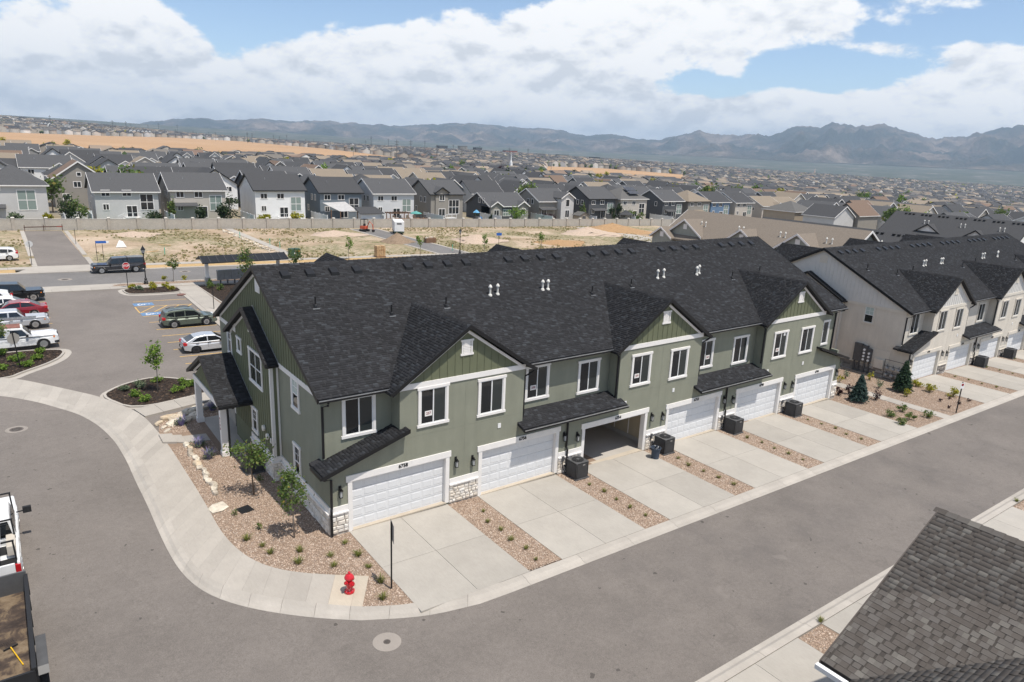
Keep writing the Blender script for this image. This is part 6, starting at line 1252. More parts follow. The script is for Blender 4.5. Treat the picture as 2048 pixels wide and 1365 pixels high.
vehicle('white crossover parked on the dirt across the street', (-11.0, 85.4, zp(-11)-.05), math.pi, 4.7, 1.85, PWHT, [(-2.3, .40), (-2.35, .62), (-2.3, .92), (-2.24, 1.06), (1.0, 1.02), (1.55, .98), (2.15, .86), (2.3, .70), (2.35, .52), (2.3, .34), (2.2, .28)], [(1.2, 1.0), (.38, 1.56), (-.3, 1.68), (-1.5, 1.64), (-2.0, 1.50), (-2.2, 1.04)], [[(.92, 1.08), (.42, 1.46), (-.35, 1.54), (-.35, 1.06)], [(-.45, 1.06), (-.45, 1.54), (-1.25, 1.50), (-1.25, 1.07)], [(-1.33, 1.08), (-1.33, 1.49), (-1.7, 1.42), (-1.9, 1.22)]], (1.38, -1.38), .36, RIMS, 5, clad=CLAD, rear_glass=(4, 5), tail_h=1.0, handles=((-.25, .96), (-1.15, .98)))
# white work truck and dump trailer at the near kerb
zt_ = zp(-12)-.10; L = 6.7
wt = vehicle('white work pickup with pipes on its rack hitched to the black dump trailer', (-12.08, 5.35, zt_), math.pi/2, L, 2.03, PWHT, [(-L/2+.02, .55), (-L/2, .70), (-L/2+.02, .86), (-1.0, .86), (-1.0, 1.12), (L*.2, 1.12), (L*.26, 1.10), (L/2-.25, 1.08), (L/2-.06, .98), (L/2, .72), (L/2-.02, .45), (L/2-.12, .36)], [(1.55, 1.10), (.95, 1.84), (-.35, 1.90), (-.85, 1.86), (-.95, 1.10)], [[(1.28, 1.18), (.9, 1.68), (.35, 1.72), (.35, 1.16)], [(.22, 1.16), (.22, 1.72), (-.55, 1.72), (-.62, 1.16)]], (2.25, -1.95), .42, RIMS, 6, cat='pickup truck', name='pickup_truck', rear_glass=(3, 4), lights=False, chrome_bumper=True)
for s in (-1, 1):
    MB().box(-L/2+.04, -1.0, s*.90, s*1.0, .861, 1.28).build('bed_side', PWHT, wt, bevel=.03); MB().box(-L/2-.005, -L/2+.10, s*.84, s*1.0, .80, 1.20).build('tail_light', TAIL, wt)
    arm = MB().tube([(1.05, s*1.0, 1.22), (1.0, s*1.25, 1.26)], .03, 6).box(.93, 1.07, s*1.22, s*1.52, 1.16, 1.42).build('tow_mirror', CLAD, wt)
    MB().box(-L/2+1.1, -1.2, s*.62, s*.90, 1.05, 1.42).build('tool_box', plain('cream_tool_box', (.52, .47, .40), .6), wt)
MB().box(-L/2, -L/2+.08, -.83, .83, .80, 1.27).build('tailgate', PWHT, wt, bevel=.02); MB().box(-3.2, -1.05, -.9, .9, .84, .87).build('bed_floor', CLAD, wt)
for xx in (-3.1, -1.3, 1.2):
    for s in (-1, 1): MB().tube([(xx, s*.9, 1.2), (xx, s*.86, 2.05)], .03, 6).build('rack_post', CLAD, wt)
    MB().box(xx-.03, xx+.03, -.9, .9, 2.05, 2.1).build('rack_bar', CLAD, wt)
pp = empty('pipe_bundle', (-11.75, 4.6, zt_+2.11), 0, label='bundle of white pipes lying on the work pickup rack', cat='pipes')
for k in range(9): MB().tube([((k % 5)*.085-.2, -2.9+.1*(k % 3), .05+.08*(k//5)), ((k % 5)*.085-.2, 3.0+.08*(k % 2), .05+.08*(k//5))], .04, 7).build('pipe', VINYL, pp)
tr = empty('dump_trailer', (-12.0, -2.0, zt_), 0, label='black dump trailer with muddy floor parked behind the white work pickup', cat='trailer')
MUD = MT('muddy_floor'); MUD.set(Roughness=.9); MUD.base(MUD.ramp(MUD.noise(1.6, 6, .65, dist=.4), [(.35, (.035, .026, .022)), (.48, (.07, .050, .038)), (.56, (.16, .115, .072)), (.7, (.24, .185, .125))])).bump(MUD.noise(9, 4), .5, .03); MUD = MUD.m
MB().box(-1.0, 1.0, -2.75, 2.75, .70, .78).build('floor', MUD, tr)
for s in (-1, 1):
    MB().box(s*1.0, s*1.06, -2.75, 2.75, .66, 1.36).build('side_wall', CLAD, tr); MB().box(s*.98, s*1.10, -2.78, 2.78, 1.361, 1.43).build('top_rail', CLAD, tr)
    for k in range(6): MB().box(s*1.061, s*1.10, -2.6+k*1.04, -2.53+k*1.04, .66, 1.36).build('stake', CLAD, tr)
    MB().prism([(s*1.11, -2.3, .78), (s*1.11, -2.1, .95), (s*1.11, -.5, .95), (s*1.11, -.2, .78)], (s*.28, 0, 0)).build('fender', METG, tr)
    for yy in (-1.75, -.85): wheel(tr, s*1.24, yy, .36, .22, RIMD, 5).rotation_euler = (0, 0, math.pi/2)
MB().box(-1.06, 1.06, 2.75, 2.83, .66, 1.55).build('front_wall', METG, tr); MB().box(-1.06, 1.06, -2.83, -2.75, .60, 1.36).build('tail_gate', CLAD, tr); MB().prism([(-.6, 2.84, .55), (.6, 2.84, .55), (.06, 3.9, .5), (-.06, 3.9, .5)], (0, 0, .1)).build('tongue', CLAD, tr)
for k, c_ in enumerate((TAIL, WPAINT, TAIL)): MB().box(.35+k*.22, .53+k*.22, -2.84, -2.831, .72, .80).build('reflector', c_, tr)
tl = empty('yellow_rake', (-11.45, -3.0, zt_+.80), .35, label='rake with yellow handle lying on the trailer floor', cat='rake'); MB().tube([(0, -.6, .02), (.1, .5, .04)], .018, 6).build('handle', plain('yellow_handle', (.75, .45, .02), .5), tl)
MB().box(-.1, .3, .5, .53, .01, .05).build('head', CLAD, tl)
for k in range(9): MB().tube([(-.08+k*.045, .52, .04), (-.1+k*.05, .95, .02)], .006, 4).build('tine', CLAD, tl)
# ------------------------------------------------------------------ trees, shrubs, grasses
def leafmat(name, stops):
    m = MT(name); m.set(Roughness=.6); g = m.n('ShaderNodeNewGeometry'); m.base(m.ramp(g.outputs['Random Per Island'], stops)); m.b.inputs['Subsurface Weight'].default_value = 0.0
    tr = m.n('ShaderNodeBsdfTranslucent'); m.l(m.ramp(g.outputs['Random Per Island'], stops), tr.inputs[0]); mx = m.n('ShaderNodeMixShader'); mx.inputs[0].default_value = .35; m.l(m.b.outputs[0], mx.inputs[1]); m.l(tr.outputs[0], mx.inputs[2]); m.l(mx.outputs[0], m.t.nodes['Material Output'].inputs[0]); return m.m
LF = dict(green=leafmat('leaf_green', [(0, (.065, .11, .026)), (.5, (.11, .17, .042)), (.9, (.17, .23, .06)), (1, (.27, .19, .04))]), bright=leafmat('leaf_bright', [(0, (.09, .17, .025)), (.6, (.16, .26, .04)), (1, (.26, .34, .06))]), dark=leafmat('leaf_dark', [(0, (.018, .036, .014)), (.6, (.036, .062, .022)), (1, (.065, .095, .03))]), blue=leafmat('needle_blue', [(0, (.030, .060, .050)), (.6, (.055, .098, .082)), (1, (.10, .155, .135))]), spruce=leafmat('needle_green', [(0, (.022, .050, .028)), (.6, (.042, .085, .045)), (1, (.085, .135, .07))]), yellow=leafmat('leaf_yellow', [(0, (.18, .19, .015)), (.6, (.34, .32, .02)), (1, (.50, .44, .04))]), purple=leafmat('leaf_purple', [(0, (.020, .008, .012)), (.6, (.045, .018, .022)), (1, (.09, .03, .03))]), grey=leafmat('leaf_grey', [(0, (.09, .13, .075)), (.6, (.15, .195, .11)), (1, (.22, .26, .15))]), lav=leafmat('lavender_flower', [(0, (.16, .14, .30)), (1, (.30, .27, .48))]), grass=leafmat('grass_blade', [(0, (.075, .10, .018)), (.5, (.15, .18, .035)), (.85, (.26, .25, .07)), (1, (.40, .33, .14))]), dry=leafmat('weed_blade', [(0, (.14, .15, .06)), (.5, (.26, .24, .11)), (.8, (.40, .33, .16)), (1, (.52, .41, .21))]))
BARK = plain('bark', (.15, .115, .085), .9, .2, 8, .5, 30); BARKG = plain('grey_bark', (.30, .26, .22), .9, .2, 8, .4, 30)
def leaf_mesh(name, C, size, mat, seed, up=.0, long=1.7):
    R = np.random.default_rng(seed); n = len(C); a = R.normal(0, 1, (n, 3)); a[:, 2] = a[:, 2]*.7+up; a /= np.linalg.norm(a, axis=1)[:, None]; b = R.normal(0, 1, (n, 3)); b -= (a*b).sum(1)[:, None]*a; b /= np.linalg.norm(b, axis=1)[:, None]
    s = size*(.6+.8*R.random((n, 1))); V_ = np.stack([C-a*s*long*.5, C+b*s*.5, C+a*s*long*.5, C-b*s*.5], 1).reshape(-1, 3); F = np.arange(n*4).reshape(n, 4); return np_mesh(name, V_, F, mat)
def clumps(R, n, K, rad, c0, sp=.34, shell=True):
    d = R.normal(0, 1, (K, 3)); d /= np.linalg.norm(d, axis=1)[:, None]; rr_ = (.35+.65*R.random((K, 1))**.6); cc_ = d*rr_*np.array(rad)*.78+np.array(c0); w = R.random(K)+.3; k = R.choice(K, n, p=w/w.sum()); g = R.normal(0, 1, (n, 3))*np.array(rad)*sp*(.6+.6*R.random(K))[k][:, None]*.62
    return cc_[k]+g, cc_
def tree(loc, h, rad, zc, n, size, leaf, label=None, group=None, seed=0, K=12, trunk=.05, bark=None, cat='tree', name='tree'):
    R = np.random.default_rng(seed+17); o = empty(name, loc, R.random()*6, label=label, cat=cat, group=group); C_, cl = clumps(R, n, K, rad, (0, 0, zc)); C_[:, 2] = np.maximum(C_[:, 2], .15)
    t = MB().tube([(0, 0, -.1), (.02*h, .01*h, zc*.55), (0, .0, zc), (.0, .01, zc+rad[2]*.6)], trunk, 7, trunk*.35)
    for c in cl[:10]: z0 = max(.3*zc, min(zc*1.0, c[2]-rad[2]*.55)); t.tube([(0, 0, z0), (c[0]*.5, c[1]*.5, z0+(c[2]-z0)*.55), tuple(c)], trunk*.45, 5, trunk*.12)
    t.build('trunk', bark or BARK, o, smooth=True); link('crown', leaf_mesh('crown', C_, size, LF[leaf], seed), o); return o
def conifer(loc, h, r, leaf, label=None, group=None, seed=0, n=2600):
    R = np.random.default_rng(seed); o = empty('spruce_tree', loc, R.random()*6, label=label, cat='tree', group=group); C_ = []; A_ = []; t = MB().tube([(0, 0, -.1), (0, 0, h)], .06*h/3, 7, .01)
    z = .12*h; P = []
    while z < h*.985:
        rr_ = r*(1-(z/h))**.85+.04; nb = max(5, int(13*rr_/r+4)); ph = R.random()*6
        for k in range(nb):
            a = ph+2*math.pi*k/nb+R.normal(0, .12); L = rr_*(.82+.3*R.random()); e = np.array([math.cos(a)*L, math.sin(a)*L, -.10*L+z]); m_ = max(4, int(n/ (h/.16*9)*L/r*1.6)); t_ = .15+.85*R.random(m_)**.7
            base = np.array([0, 0, z+.06*L]); P.append(base+(e-base)*t_[:, None]+R.normal(0, .045*(h/3), (m_, 3))*np.array([1, 1, .7]))
        z += .055*h*(1-.45*z/h)
    C_ = np.vstack(P); t.build('trunk', BARK, o); link('crown', leaf_mesh('crown', C_, .075*h/3, LF[leaf], seed, up=.2, long=2.4), o); return o
def blades(n, r, h, R, lean=.5, w=.012):
    a = R.random(n)*2*math.pi; d = np.stack([np.cos(a), np.sin(a)], 1); p = d*(R.random((n, 1))**.7)*r*.35; L = h*(.55+.6*R.random((n, 1))); tip = p+d*L*lean*(.4+R.random((n, 1))); s = np.stack([-d[:, 1], d[:, 0]], 1)*w
    mid = (p+tip)/2*.9; z0 = np.zeros((n, 1))
    V_ = np.stack([np.hstack([p-s, z0]), np.hstack([p+s, z0]), np.hstack([mid+s*.8, L*.65]), np.hstack([mid-s*.8, L*.65]), np.hstack([tip, L*.8])], 1); return V_
def tuft_mesh(name, n, r, h, mat, seed, lean=.6, w=.012):
    V_ = blades(n, r, h, np.random.default_rng(seed), lean, w); T_ = np.array([(0, 1, 2), (0, 2, 3), (3, 2, 4)]); F = (T_[None]+np.arange(n)[:, None, None]*5).reshape(-1, 3); return np_mesh(name, V_.reshape(-1, 3), F, mat)
TUFT = [tuft_mesh('blades', 70, .26, .26, LF['grass'], k, .8, .010) for k in range(4)]
R = random.Random(5)
def tuft(x, y, s, label, group, name='sedge_plant'):
    o = link(name, R.choice(TUFT), None, (x, y, zp(x)-.02), R.random()*6, label=label, cat='plant', group=group); o.scale = (s, s, s*R.uniform(.8, 1.15)); return o
for (u, v) in ((600, 1103), (597, 1126), (661, 1112), (668, 1132), (690, 1087), (716, 1111), (737, 1134), (494, 1080), (525, 1093), (541, 1107)):
    p = pix(u, v); tuft(p.x, p.y, R.uniform(.75, 1.15), 'small green grass tuft in the gravel by the curved sidewalk', 'grass tufts in the corner gravel bed')
for (u, v), l_ in (((762, 1164), 'grass tuft in the gravel close to the black sign post'), ((766, 1197), 'grass tuft in the gravel between sign post and curb')): p = pix(u, v); tuft(p.x, p.y, 1.1, l_, None)
for k in range(5):
    xm = (GX[k]+GW+GX[k+1])/2; nm = ('first', 'second', 'third', 'fourth', 'fifth')[k]
    for q in range(5 if k else 6):
        y = -1.9-q*.98 if k else -1.5-q*.93; tuft(xm+R.uniform(-.15, .25), y, R.uniform(.55, .85), 'low grass tuft in the %s gravel strip between the green row driveways' % nm, 'grass tufts in the %s gravel strip' % nm)
for k in range(4):
    xm = (GX[k]+GW+GX[k+1])/2+DX
    for q in range(4): tuft(xm+R.uniform(-.1, .2), -2.0-q*1.1, R.uniform(.6, .85), 'low grass tuft in the gravel between the cream row driveways', 'grass tufts by the cream row')
for (u, v) in ((1641, 1243), (2033, 1003), (1700, 1263)): p = pix(u, v); tuft(p.x, p.y, .8, 'grass tuft in the gravel strips across the street', 'grass tufts across the street')
def shrub(x, y, r, h, leaf, label, group=None, seed=1, n=420, size=.06, name='shrub', cat='shrub', flower=None):
    Rn = np.random.default_rng(seed); o = empty(name, (x, y, zp(x)-.02), Rn.random()*6, label=label, cat=cat, group=group); C_, cl = clumps(Rn, n, 8, (r, r, h*.5), (0, 0, h*.5), .4); C_[:, 2] = np.abs(C_[:, 2])
    t = MB()
    for c in cl: t.tube([(c[0]*.1, c[1]*.1, 0), (c[0]*.5, c[1]*.5, c[2]*.6), tuple(c)], .012, 5, .004)
    t.build('stems', BARK, o); link('leaves', leaf_mesh('leaves', C_, size, LF[leaf], seed), o)
    if flower:
        V_ = blades(90, r*1.3, h*1.35, Rn, .55, .012); T_ = np.array([(0, 1, 2), (0, 2, 3), (3, 2, 4)]); link('flowers', np_mesh('flowers', V_.reshape(-1, 3), (T_[None]+np.arange(90)[:, None, None]*5).reshape(-1, 3), LF[flower]), o)
    return o
# corner bed
tree((-1.73, 5.48, zp(-1.7)), 3.2, (1.15, 1.1, .8), 2.3, 900, .080, 'green', 'spreading young tree in the gravel by the side air conditioner', seed=3, K=16, trunk=.04)
tree((-1.41, .68, zp(-1.4)), 3.4, (.72, .72, 1.15), 2.35, 950, .080, 'green', 'upright young tree in the gravel at the front corner of the green row', seed=8, K=15, trunk=.04, bark=BARKG)
for k, (u, v) in enumerate(((363, 850), (397, 893), (418, 917), (425, 820))): p = pix(u, v); shrub(p.x, p.y, .36, .5, 'grey', 'grey-green lavender clump with purple spikes near the porch', 'lavender clumps near the porch', 30+k, 300, .05, 'lavender_plant', 'plant', 'lav')
for k, (u, v) in enumerate(((470, 1030), (519, 1058), (520, 960))): p = pix(u, v); shrub(p.x, p.y, .2, .35, 'green', 'thin twiggy seedling in the corner gravel bed', 'twiggy seedlings in the corner gravel', 40+k, 60, .05, 'seedling', 'plant')
for k, (u, v) in enumerate(((250, 781), (272, 793), (290, 802), (283, 775), (317, 764), (365, 769), (357, 784), (385, 772))): p = pix(u, v); shrub(p.x, p.y, .42 if k > 2 else .36, .5, 'bright' if k not in (0, 3) else 'grey', 'bright green mounded shrub in the mulch island by the front walk', 'shrubs in the island by the front walk', 50+k, 420, .07)
for k, (u, v) in enumerate(((42, 716), (80, 706), (30, 722), (75, 720), (52, 733), (3, 710), (3, 740))): p = pix(u, v); shrub(p.x, p.y, .4, .48, 'bright', 'bright green shrub in the mulch island beside the old white pickup', 'shrubs beside the old white pickup', 70+k, 600, .08)
p = pix(316, 783); tree((p.x, p.y, zp(p.x)), 3.4, (.75, .75, .95), 2.6, 520, .11, 'bright', 'thin young tree staked in the mulch island by the front walk', seed=12, K=10, trunk=.035, bark=BARKG)
p = pix(6, 716); tree((p.x-.3, p.y, zp(p.x)), 3.2, (1.0, .9, 1.0), 2.5, 520, .10, 'green', 'young tree with sparse leaves behind the bare sign post', seed=13, K=10, trunk=.04, bark=BARKG)
p = pix(347, 563); tree((p.x, p.y, zp(p.x)), 3.0, (.75, .75, .9), 2.3, 420, .12, 'green', 'young street tree in the gravel verge by the lamp post', seed=14, K=9, trunk=.035, bark=BARKG)
for k, (u, v) in enumerate(((265, 577), (278, 580), (305, 579), (305, 574), (332, 573), (342, 579))): p = pix(u, v); shrub(p.x, p.y, .45, .6, 'yellow' if k != 1 else 'grey', 'yellow-green shrub in the mulch island under the stop sign', 'shrubs under the stop sign', 90+k, 300, .09)
for k, (u, v) in enumerate(((328, 561), (369, 559))): p = pix(u, v); shrub(p.x, p.y, .35, .55, 'yellow', 'small yellow-green shrub in the gravel verge of the cross street', 'shrubs in the gravel verge', 100+k, 160, .09)
tree((12.2, 55.5, zp(12)), 4.6, (1.1, 1.1, 1.9), 3.2, 800, .13, 'green', 'leafy young tree growing beside the shelter', seed=21, K=16, trunk=.06)
tree((19.5, 60.0, zp(19)), 4.2, (1.0, 1.0, 1.4), 3.2, 500, .13, 'green', 'leafy young tree at the far end of the shelter', seed=22, K=14, trunk=.06)
for k, (x, y) in enumerate(((8.9, 58.5), (9.6, 57.2), (10.4, 53.8), (11.6, 51.5), (9.2, 59.7), (13.5, 52.3))): shrub(x, y, .45, .9, 'green' if k < 3 else 'bright', 'leafy shrub in the mulch bed beside the front walk', 'shrubs in the walk-side mulch bed', 110+k, 240, .10)
# bed between the two rows
for (u, v, h, r, lf, lb, s) in ((1716, 803, 2.2, .78, 'blue', 'blue-grey young spruce in the gravel between the two rows', 31), (1803, 783, 2.65, .84, 'spruce', 'green young spruce at the corner of the cream row', 32)): p = pix(u, v); conifer((p.x, p.y, zp(p.x)), h, r, lf, lb, None, s, 5200)
for k, (u, v, lf, r, h) in enumerate(((1676, 790, 'purple', .3, .8), (1751, 800, 'purple', .35, 1.0), (1697, 788, 'purple', .3, .9))): p = pix(u, v); shrub(p.x, p.y, r, h, lf, 'upright dark purple barberry in the gravel between the rows', 'purple barberries between the rows', 120+k, 320, .06)
for k, (u, v) in enumerate(((1833, 773), (1859, 783), (1905, 793))): p = pix(u, v); shrub(p.x, p.y, .5, .75, 'yellow', 'yellow-green spirea in the gravel beside the cream row driveway', 'yellow spireas by the cream driveway', 130+k, 420, .07)
for k, (u, v) in enumerate(((1781, 833), (1803, 823), (1801, 848), (1820, 840), (1855, 835))): p = pix(u, v); shrub(p.x, p.y, .4, .6, 'green', 'rounded green rose shrub in the gravel near the kerb', 'rose shrubs between the rows', 140+k, 360, .06)
for k, (u, v) in enumerate(((1690, 757), (1738, 760), (1758, 776), (1813, 793), (1675, 740), (1678, 765))): p = pix(u, v); shrub(p.x, p.y, .35, .8, 'yellow' if k % 2 else 'grey', 'loose twiggy flowering shrub against the cream end wall', 'twiggy shrubs at the cream end wall', 150+k, 130, .07)
for k, (u, v) in enumerate(((1880, 803), (1899, 798), (1898, 816), (1917, 808), (1936, 803))): p = pix(u, v); shrub(p.x, p.y, .18, .3, 'purple', 'tiny dark red seedling in the gravel near the cream driveway', 'seedlings by the cream driveway', 160+k, 70, .05, 'seedling', 'plant')
# trees among the houses
def at_y(u, v, Y): d = fwd+rgt*((u-1024)/FPX)-upv*((v-682)/FPX); t = (Y-CAM.y)/d.y; q = CAM+d*t; return q.x
YT = [(157, 420, 'green', 2.0, 5.2), (134, 420, 'dark', 2.2, 6.0), (309, 437, 'dark', 1.6, 2.6), (345, 432, 'green', .7, 5.0), (402, 437, 'dark', 1.3, 3.6), (461, 437, 'dark', 2.2, 6.0), (449, 437, 'dark', 1.3, 4.6), (30, 437, 'grey', 1.1, 2.2), (96, 437, 'yellow', .9, 2.2), (530, 440, 'yellow', 1.5, 1.9), (594, 440, 'yellow', 1.6, 2.3), (1033, 438, 'bright', 2.9, 4.4), (952, 437, 'dark', .7, 2.2), (982, 437, 'dark', .6, 2.2), (1096, 437, 'purple', 2.0, 2.6), (1165, 430, 'green', 1.0, 5.2), (1224, 437, 'dark', 1.0, 5.0), (1237, 437, 'dark', 1.0, 6.0), (1258, 437, 'green', 2.4, 4.0), (1278, 437, 'green', 1.9, 3.2), (1340, 435, 'purple', 1.2, 1.8)]
nmh = {'green': 'mid green', 'dark': 'dark green', 'grey': 'grey-green', 'yellow': 'golden yellow', 'bright': 'bright round green', 'purple': 'dark purple'}
seen_l = {}
for k, (u, v, lf, r, h) in enumerate(YT):
    Y = 124.5; x = at_y(u, v, Y); shp = 'narrow' if h > 3*r else ('low' if h < 1.6*r else 'bushy'); nm = min(FR, key=lambda q: abs(q[0]-x))[7].split(' with ')[0].split(' behind ')[0].split(' between ')[0]
    tree((x, Y, zp(x)+.6), h, (r, r, h*.45), h*.52, 620, .24, lf, '%s %s tree in the yard of the %s' % (nmh[lf], shp, nm), 'yard trees behind the block wall', 200+k, 12, .09)
TP = [tree((0, 0, -50), 6.5, (2.6, 2.6, 2.6), 4.2, 520, .42, lf, None, None, 300+k, 11, .14) for k, lf in enumerate(('green', 'dark', 'yellow', 'purple', 'bright'))]; TPN = ('mid green', 'dark green', 'golden', 'purple', 'bright green')
used = [False]*5
hs_ = [(s[1], s[2]) for s in spots[:NIND]]; cnt = 0
for q in range(3000):
    if cnt >= 280: break
    az = R.uniform(-.02, 1.28); r = math.sqrt(R.uniform(165**2, 640**2)); x, y = CAM.x+r*math.sin(az), CAM.y+r*math.cos(az)
    if y < 142 and x < 216: continue
    if any(abs(x-a) < 7.2 and -2 < y-b < 14.5 for a, b in hs_) or (az < .4 and R.random() < .5): continue
    k = R.choices(range(5), [4, 2, 3, 1, 4])[0]
    if used[k]: o = copy_tree(TP[k])
    else: o = TP[k]; used[k] = True
    tag(o, '%s leafy tree standing in %s' % (TPN[k], rowname(y)), 'tree', '%s trees in %s' % (TPN[k], rowname(y))); f_ = R.uniform(.7, 1.45); o.location = (x, y, float(terr(x, y))-.1); o.scale = (f_, f_, f_*R.uniform(.9, 1.3)); o.rotation_euler = (0, 0, R.random()*6); cnt += 1
for u, v, lf, h, r in ((1680, 428, 'purple', 7, 3.2), (1660, 430, 'purple', 5, 2.6), (1690, 432, 'dark', 5, 2.4), (1708, 433, 'green', 6, 2.2), (1720, 433, 'dark', 6.5, 2.0), (1548, 428, 'green', 4.5, 1.8)):
    x, y = pixt(u, v); tree((x, y, float(terr(x, y))), h, (r, r, h*.45), h*.5, 700, .32, lf, '%s tree in the clump behind the brown roofed row' % nmh[lf], 'tree clump behind the brown roofed row', int(u), 12, .12)
x, y = pixt(1466, 372)
for k, (u, v) in enumerate(((1465, 375), (1472, 375))): x, y = pixt(u, v); tree((x, y, float(terr(x, y))), 12, (1.3, 1.3, 5.5), 6, 500, .4, 'dark', 'tall dark columnar poplar among the roofs', 'columnar poplars', 400+k, 14, .15)
for k, u in enumerate((697, 835, 855, 460, 575)):
    x = (27.5, 40.0, 42.5, 15.5, 23)[k] if k < 3 else (14.6, 22.0)[k-3]
tlist = ((698, 520), (840, 512), (968, 503), (1082, 495))
for k, (u, v) in enumerate(tlist):
    x = at_y(u, v, 76.0); tree((x, 76.0, zp(x)), 3.6, (.75, .75, 1.2), 2.6, 260, .14, 'bright', 'young street tree on the far verge behind the green roof', 'street trees on the far verge', 420+k, 10, .05, bark=BARKG)
# weeds over the vacant lots
n = 9000; q = np.stack([rng.uniform(-30, 125, n), rng.uniform(79.2, 118.8, n)], 1); den = np.array([mn.noise(Vector((a*.09, b*.09, 1.7)))+.55*mn.noise(Vector((a*.35, b*.35, 4.))) for a, b in q]); edge = np.maximum(np.exp(-(q[:, 1]-79)/2.2), np.exp(-(119-q[:, 1])/2.5)); keep = (den+edge*.9 > .10) & ~((q[:, 0] > -7.6) & (q[:, 0] < -.6)) & ~((q[:, 0] > 50.9) & (q[:, 0] < 58)) & ~((q[:, 0] > 25.7) & (q[:, 0] < 27.5)); q = q[keep]
Rn = np.random.default_rng(8); nb = 9; Vs = []
for a, b in q: B_ = blades(nb, .5, .24*Rn.uniform(.4, 1.5), Rn, .9, .045); B_[..., 0] += a; B_[..., 1] += b; B_[..., 2] += zp(a)-.06; Vs.append(B_)
Vs = np.concatenate(Vs); T_ = np.array([(0, 1, 2), (0, 2, 3), (3, 2, 4)]); link('weeds', np_mesh('weeds', Vs.reshape(-1, 3), (T_[None]+np.arange(len(Vs))[:, None, None]*5).reshape(-1, 3), LF['dry']), kind='stuff')
# ------------------------------------------------------------------ street furniture and small things
RED = carpaint('hydrant_red', (.50, .012, .022)); SIGNR = plain('sign_red', (.42, .012, .018), .5, .03); SIGNW = plain('sign_white', (.80, .80, .79), .5, .03); SIGNB = plain('sign_blue', (.03, .12, .42), .5, .03); SIGNBK = plain('sign_back', (.30, .285, .26), .5, .08); UGREEN = plain('utility_green', (.035, .075, .050), .5, .1); TGREEN = plain('tape_green', (.05, .42, .28), .6)
# hydrant
p = pix(699, 1184); hy = empty('fire_hydrant', (p.x, p.y, zp(p.x)+.0), .5, label='red fire hydrant standing on the pale concrete pad', cat='fire hydrant')
MB().lathe([(.19, 0), (.20, .03), (.20, .09), (.15, .10), (.13, .13), (.13, .56), (.15, .58), (.15, .61)], 20).build('barrel', RED, hy, smooth=False); MB().lathe([(.185, .61), (.19, .66), (.175, .70), (.12, .77), (.06, .80), (.05, .82), (.05, .88), (.03, .90)], 20).build('bonnet', RED, hy)
for s in (-1, 1): MB().lathe([(.065, .10), (.065, .17), (.085, .175), (.085, .22), (.035, .225), (.03, .27)], 12, 'X', (0, 0, .50)).build('side_nozzle', RED, hy).rotation_euler = (0, 0, 0 if s > 0 else math.pi)
MB().lathe([(.09, .10), (.09, .16), (.115, .165), (.115, .22), (.04, .225), (.035, .27)], 14, 'X', (0, 0, .44)).build('pumper_nozzle', RED, hy).rotation_euler = (0, 0, -math.pi*.62)
for s in (-1, 1): MB().tube([(s*.19, -.02, .45), (s*.21, -.05, .32), (s*.15, -.12, .2), (s*.1, -.15, .3)], .008, 5).build('chain', GALV, hy)
for k in range(8): a = k*math.pi/4; MB().lathe([(.018, .09), (.018, .115)], 6, c=(.165*math.cos(a), .165*math.sin(a), 0)).build('bolt', GALV, hy)
# manholes
MANC = concrete_mat('collar_concrete', (.275, .245, .215))
def manhole(u, v, r, label, mat=CONC2, cap=.55):
    mat = MANC
    p = pix(u, v, -.10); o = empty('manhole_cover', (p.x, p.y, zp(p.x)-.098), label=label, cat='manhole'); o.rotation_euler = (0, -math.atan(SLOPE), 0)
    MB().lathe([(r, -.02), (r, .008)], 40).build('concrete_collar', mat, o); MB().lathe([(r*cap, .0), (r*cap, .016)], 28).build('lid', plain('iron_lid', (.12, .10, .09), .7, .2, 9), o)
    for k in range(5): MB().lathe([(r*cap*(.9-.18*k), .016), (r*cap*(.9-.18*k), .019), (r*cap*(.84-.18*k), .019), (r*cap*(.84-.18*k), .016)], 24).build('lid_rib', plain('iron_rib', (.17, .15, .135), .7), o)
manhole(774, 1284, .50, 'small valve lid in a round concrete collar on the street before the hydrant', CONC2, .25); manhole(33, 859, .55, 'iron manhole lid in the asphalt beside the curving sidewalk', CONC2, .62); manhole(130, 559, .75, 'manhole in a round concrete collar on the cross street', CONC2, .5); manhole(370, 543, .7, 'manhole in a round collar on the cross street past the pickup', CONC2, .5)
# sign posts
def post(x, y, h, label, plate=None, ang=0, cat='sign', name='sign_post', z=None):
    o = empty(name, (x, y, zp(x)-.03 if z is None else z), ang, label=label, cat=cat); MB().box(-.03, .03, -.03, .03, 0, h).build('post', BLKM, o); return o
p = pix(783, 1177); s1 = post(p.x, p.y, 2.95, 'black sign post with its sign seen edge-on beside the hydrant', ang=math.radians(-21)); pts = [(.24*math.cos(math.radians(22.5+45*k)), .24*math.sin(math.radians(22.5+45*k))) for k in range(8)]
def octo(o, r, zc, y, mats, th=.006):
    P_ = [(r*math.cos(math.radians(22.5+45*k)), r*math.sin(math.radians(22.5+45*k))) for k in range(8)]; MB().loft([(a, y, zc+b) for a, b in P_], [(a, y+th, zc+b) for a, b in P_]).build('sign_plate', mats[0], o)
    if mats[1]: Q = [(a*.92, b*.92) for a, b in P_]; MB().loft([(a, y-.004, zc+b) for a, b in Q], [(a, y-.001, zc+b) for a, b in Q]).build('sign_face', mats[1], o)
sg = MB().box(.034, .040, -.32, .32, 2.15, 2.92).build('sign_plate', SIGNBK, s1); sg.rotation_euler = (0, 0, .10); MB().box(.0, .034, -.02, .02, 2.25, 2.29).build('bracket', BLKM, s1)
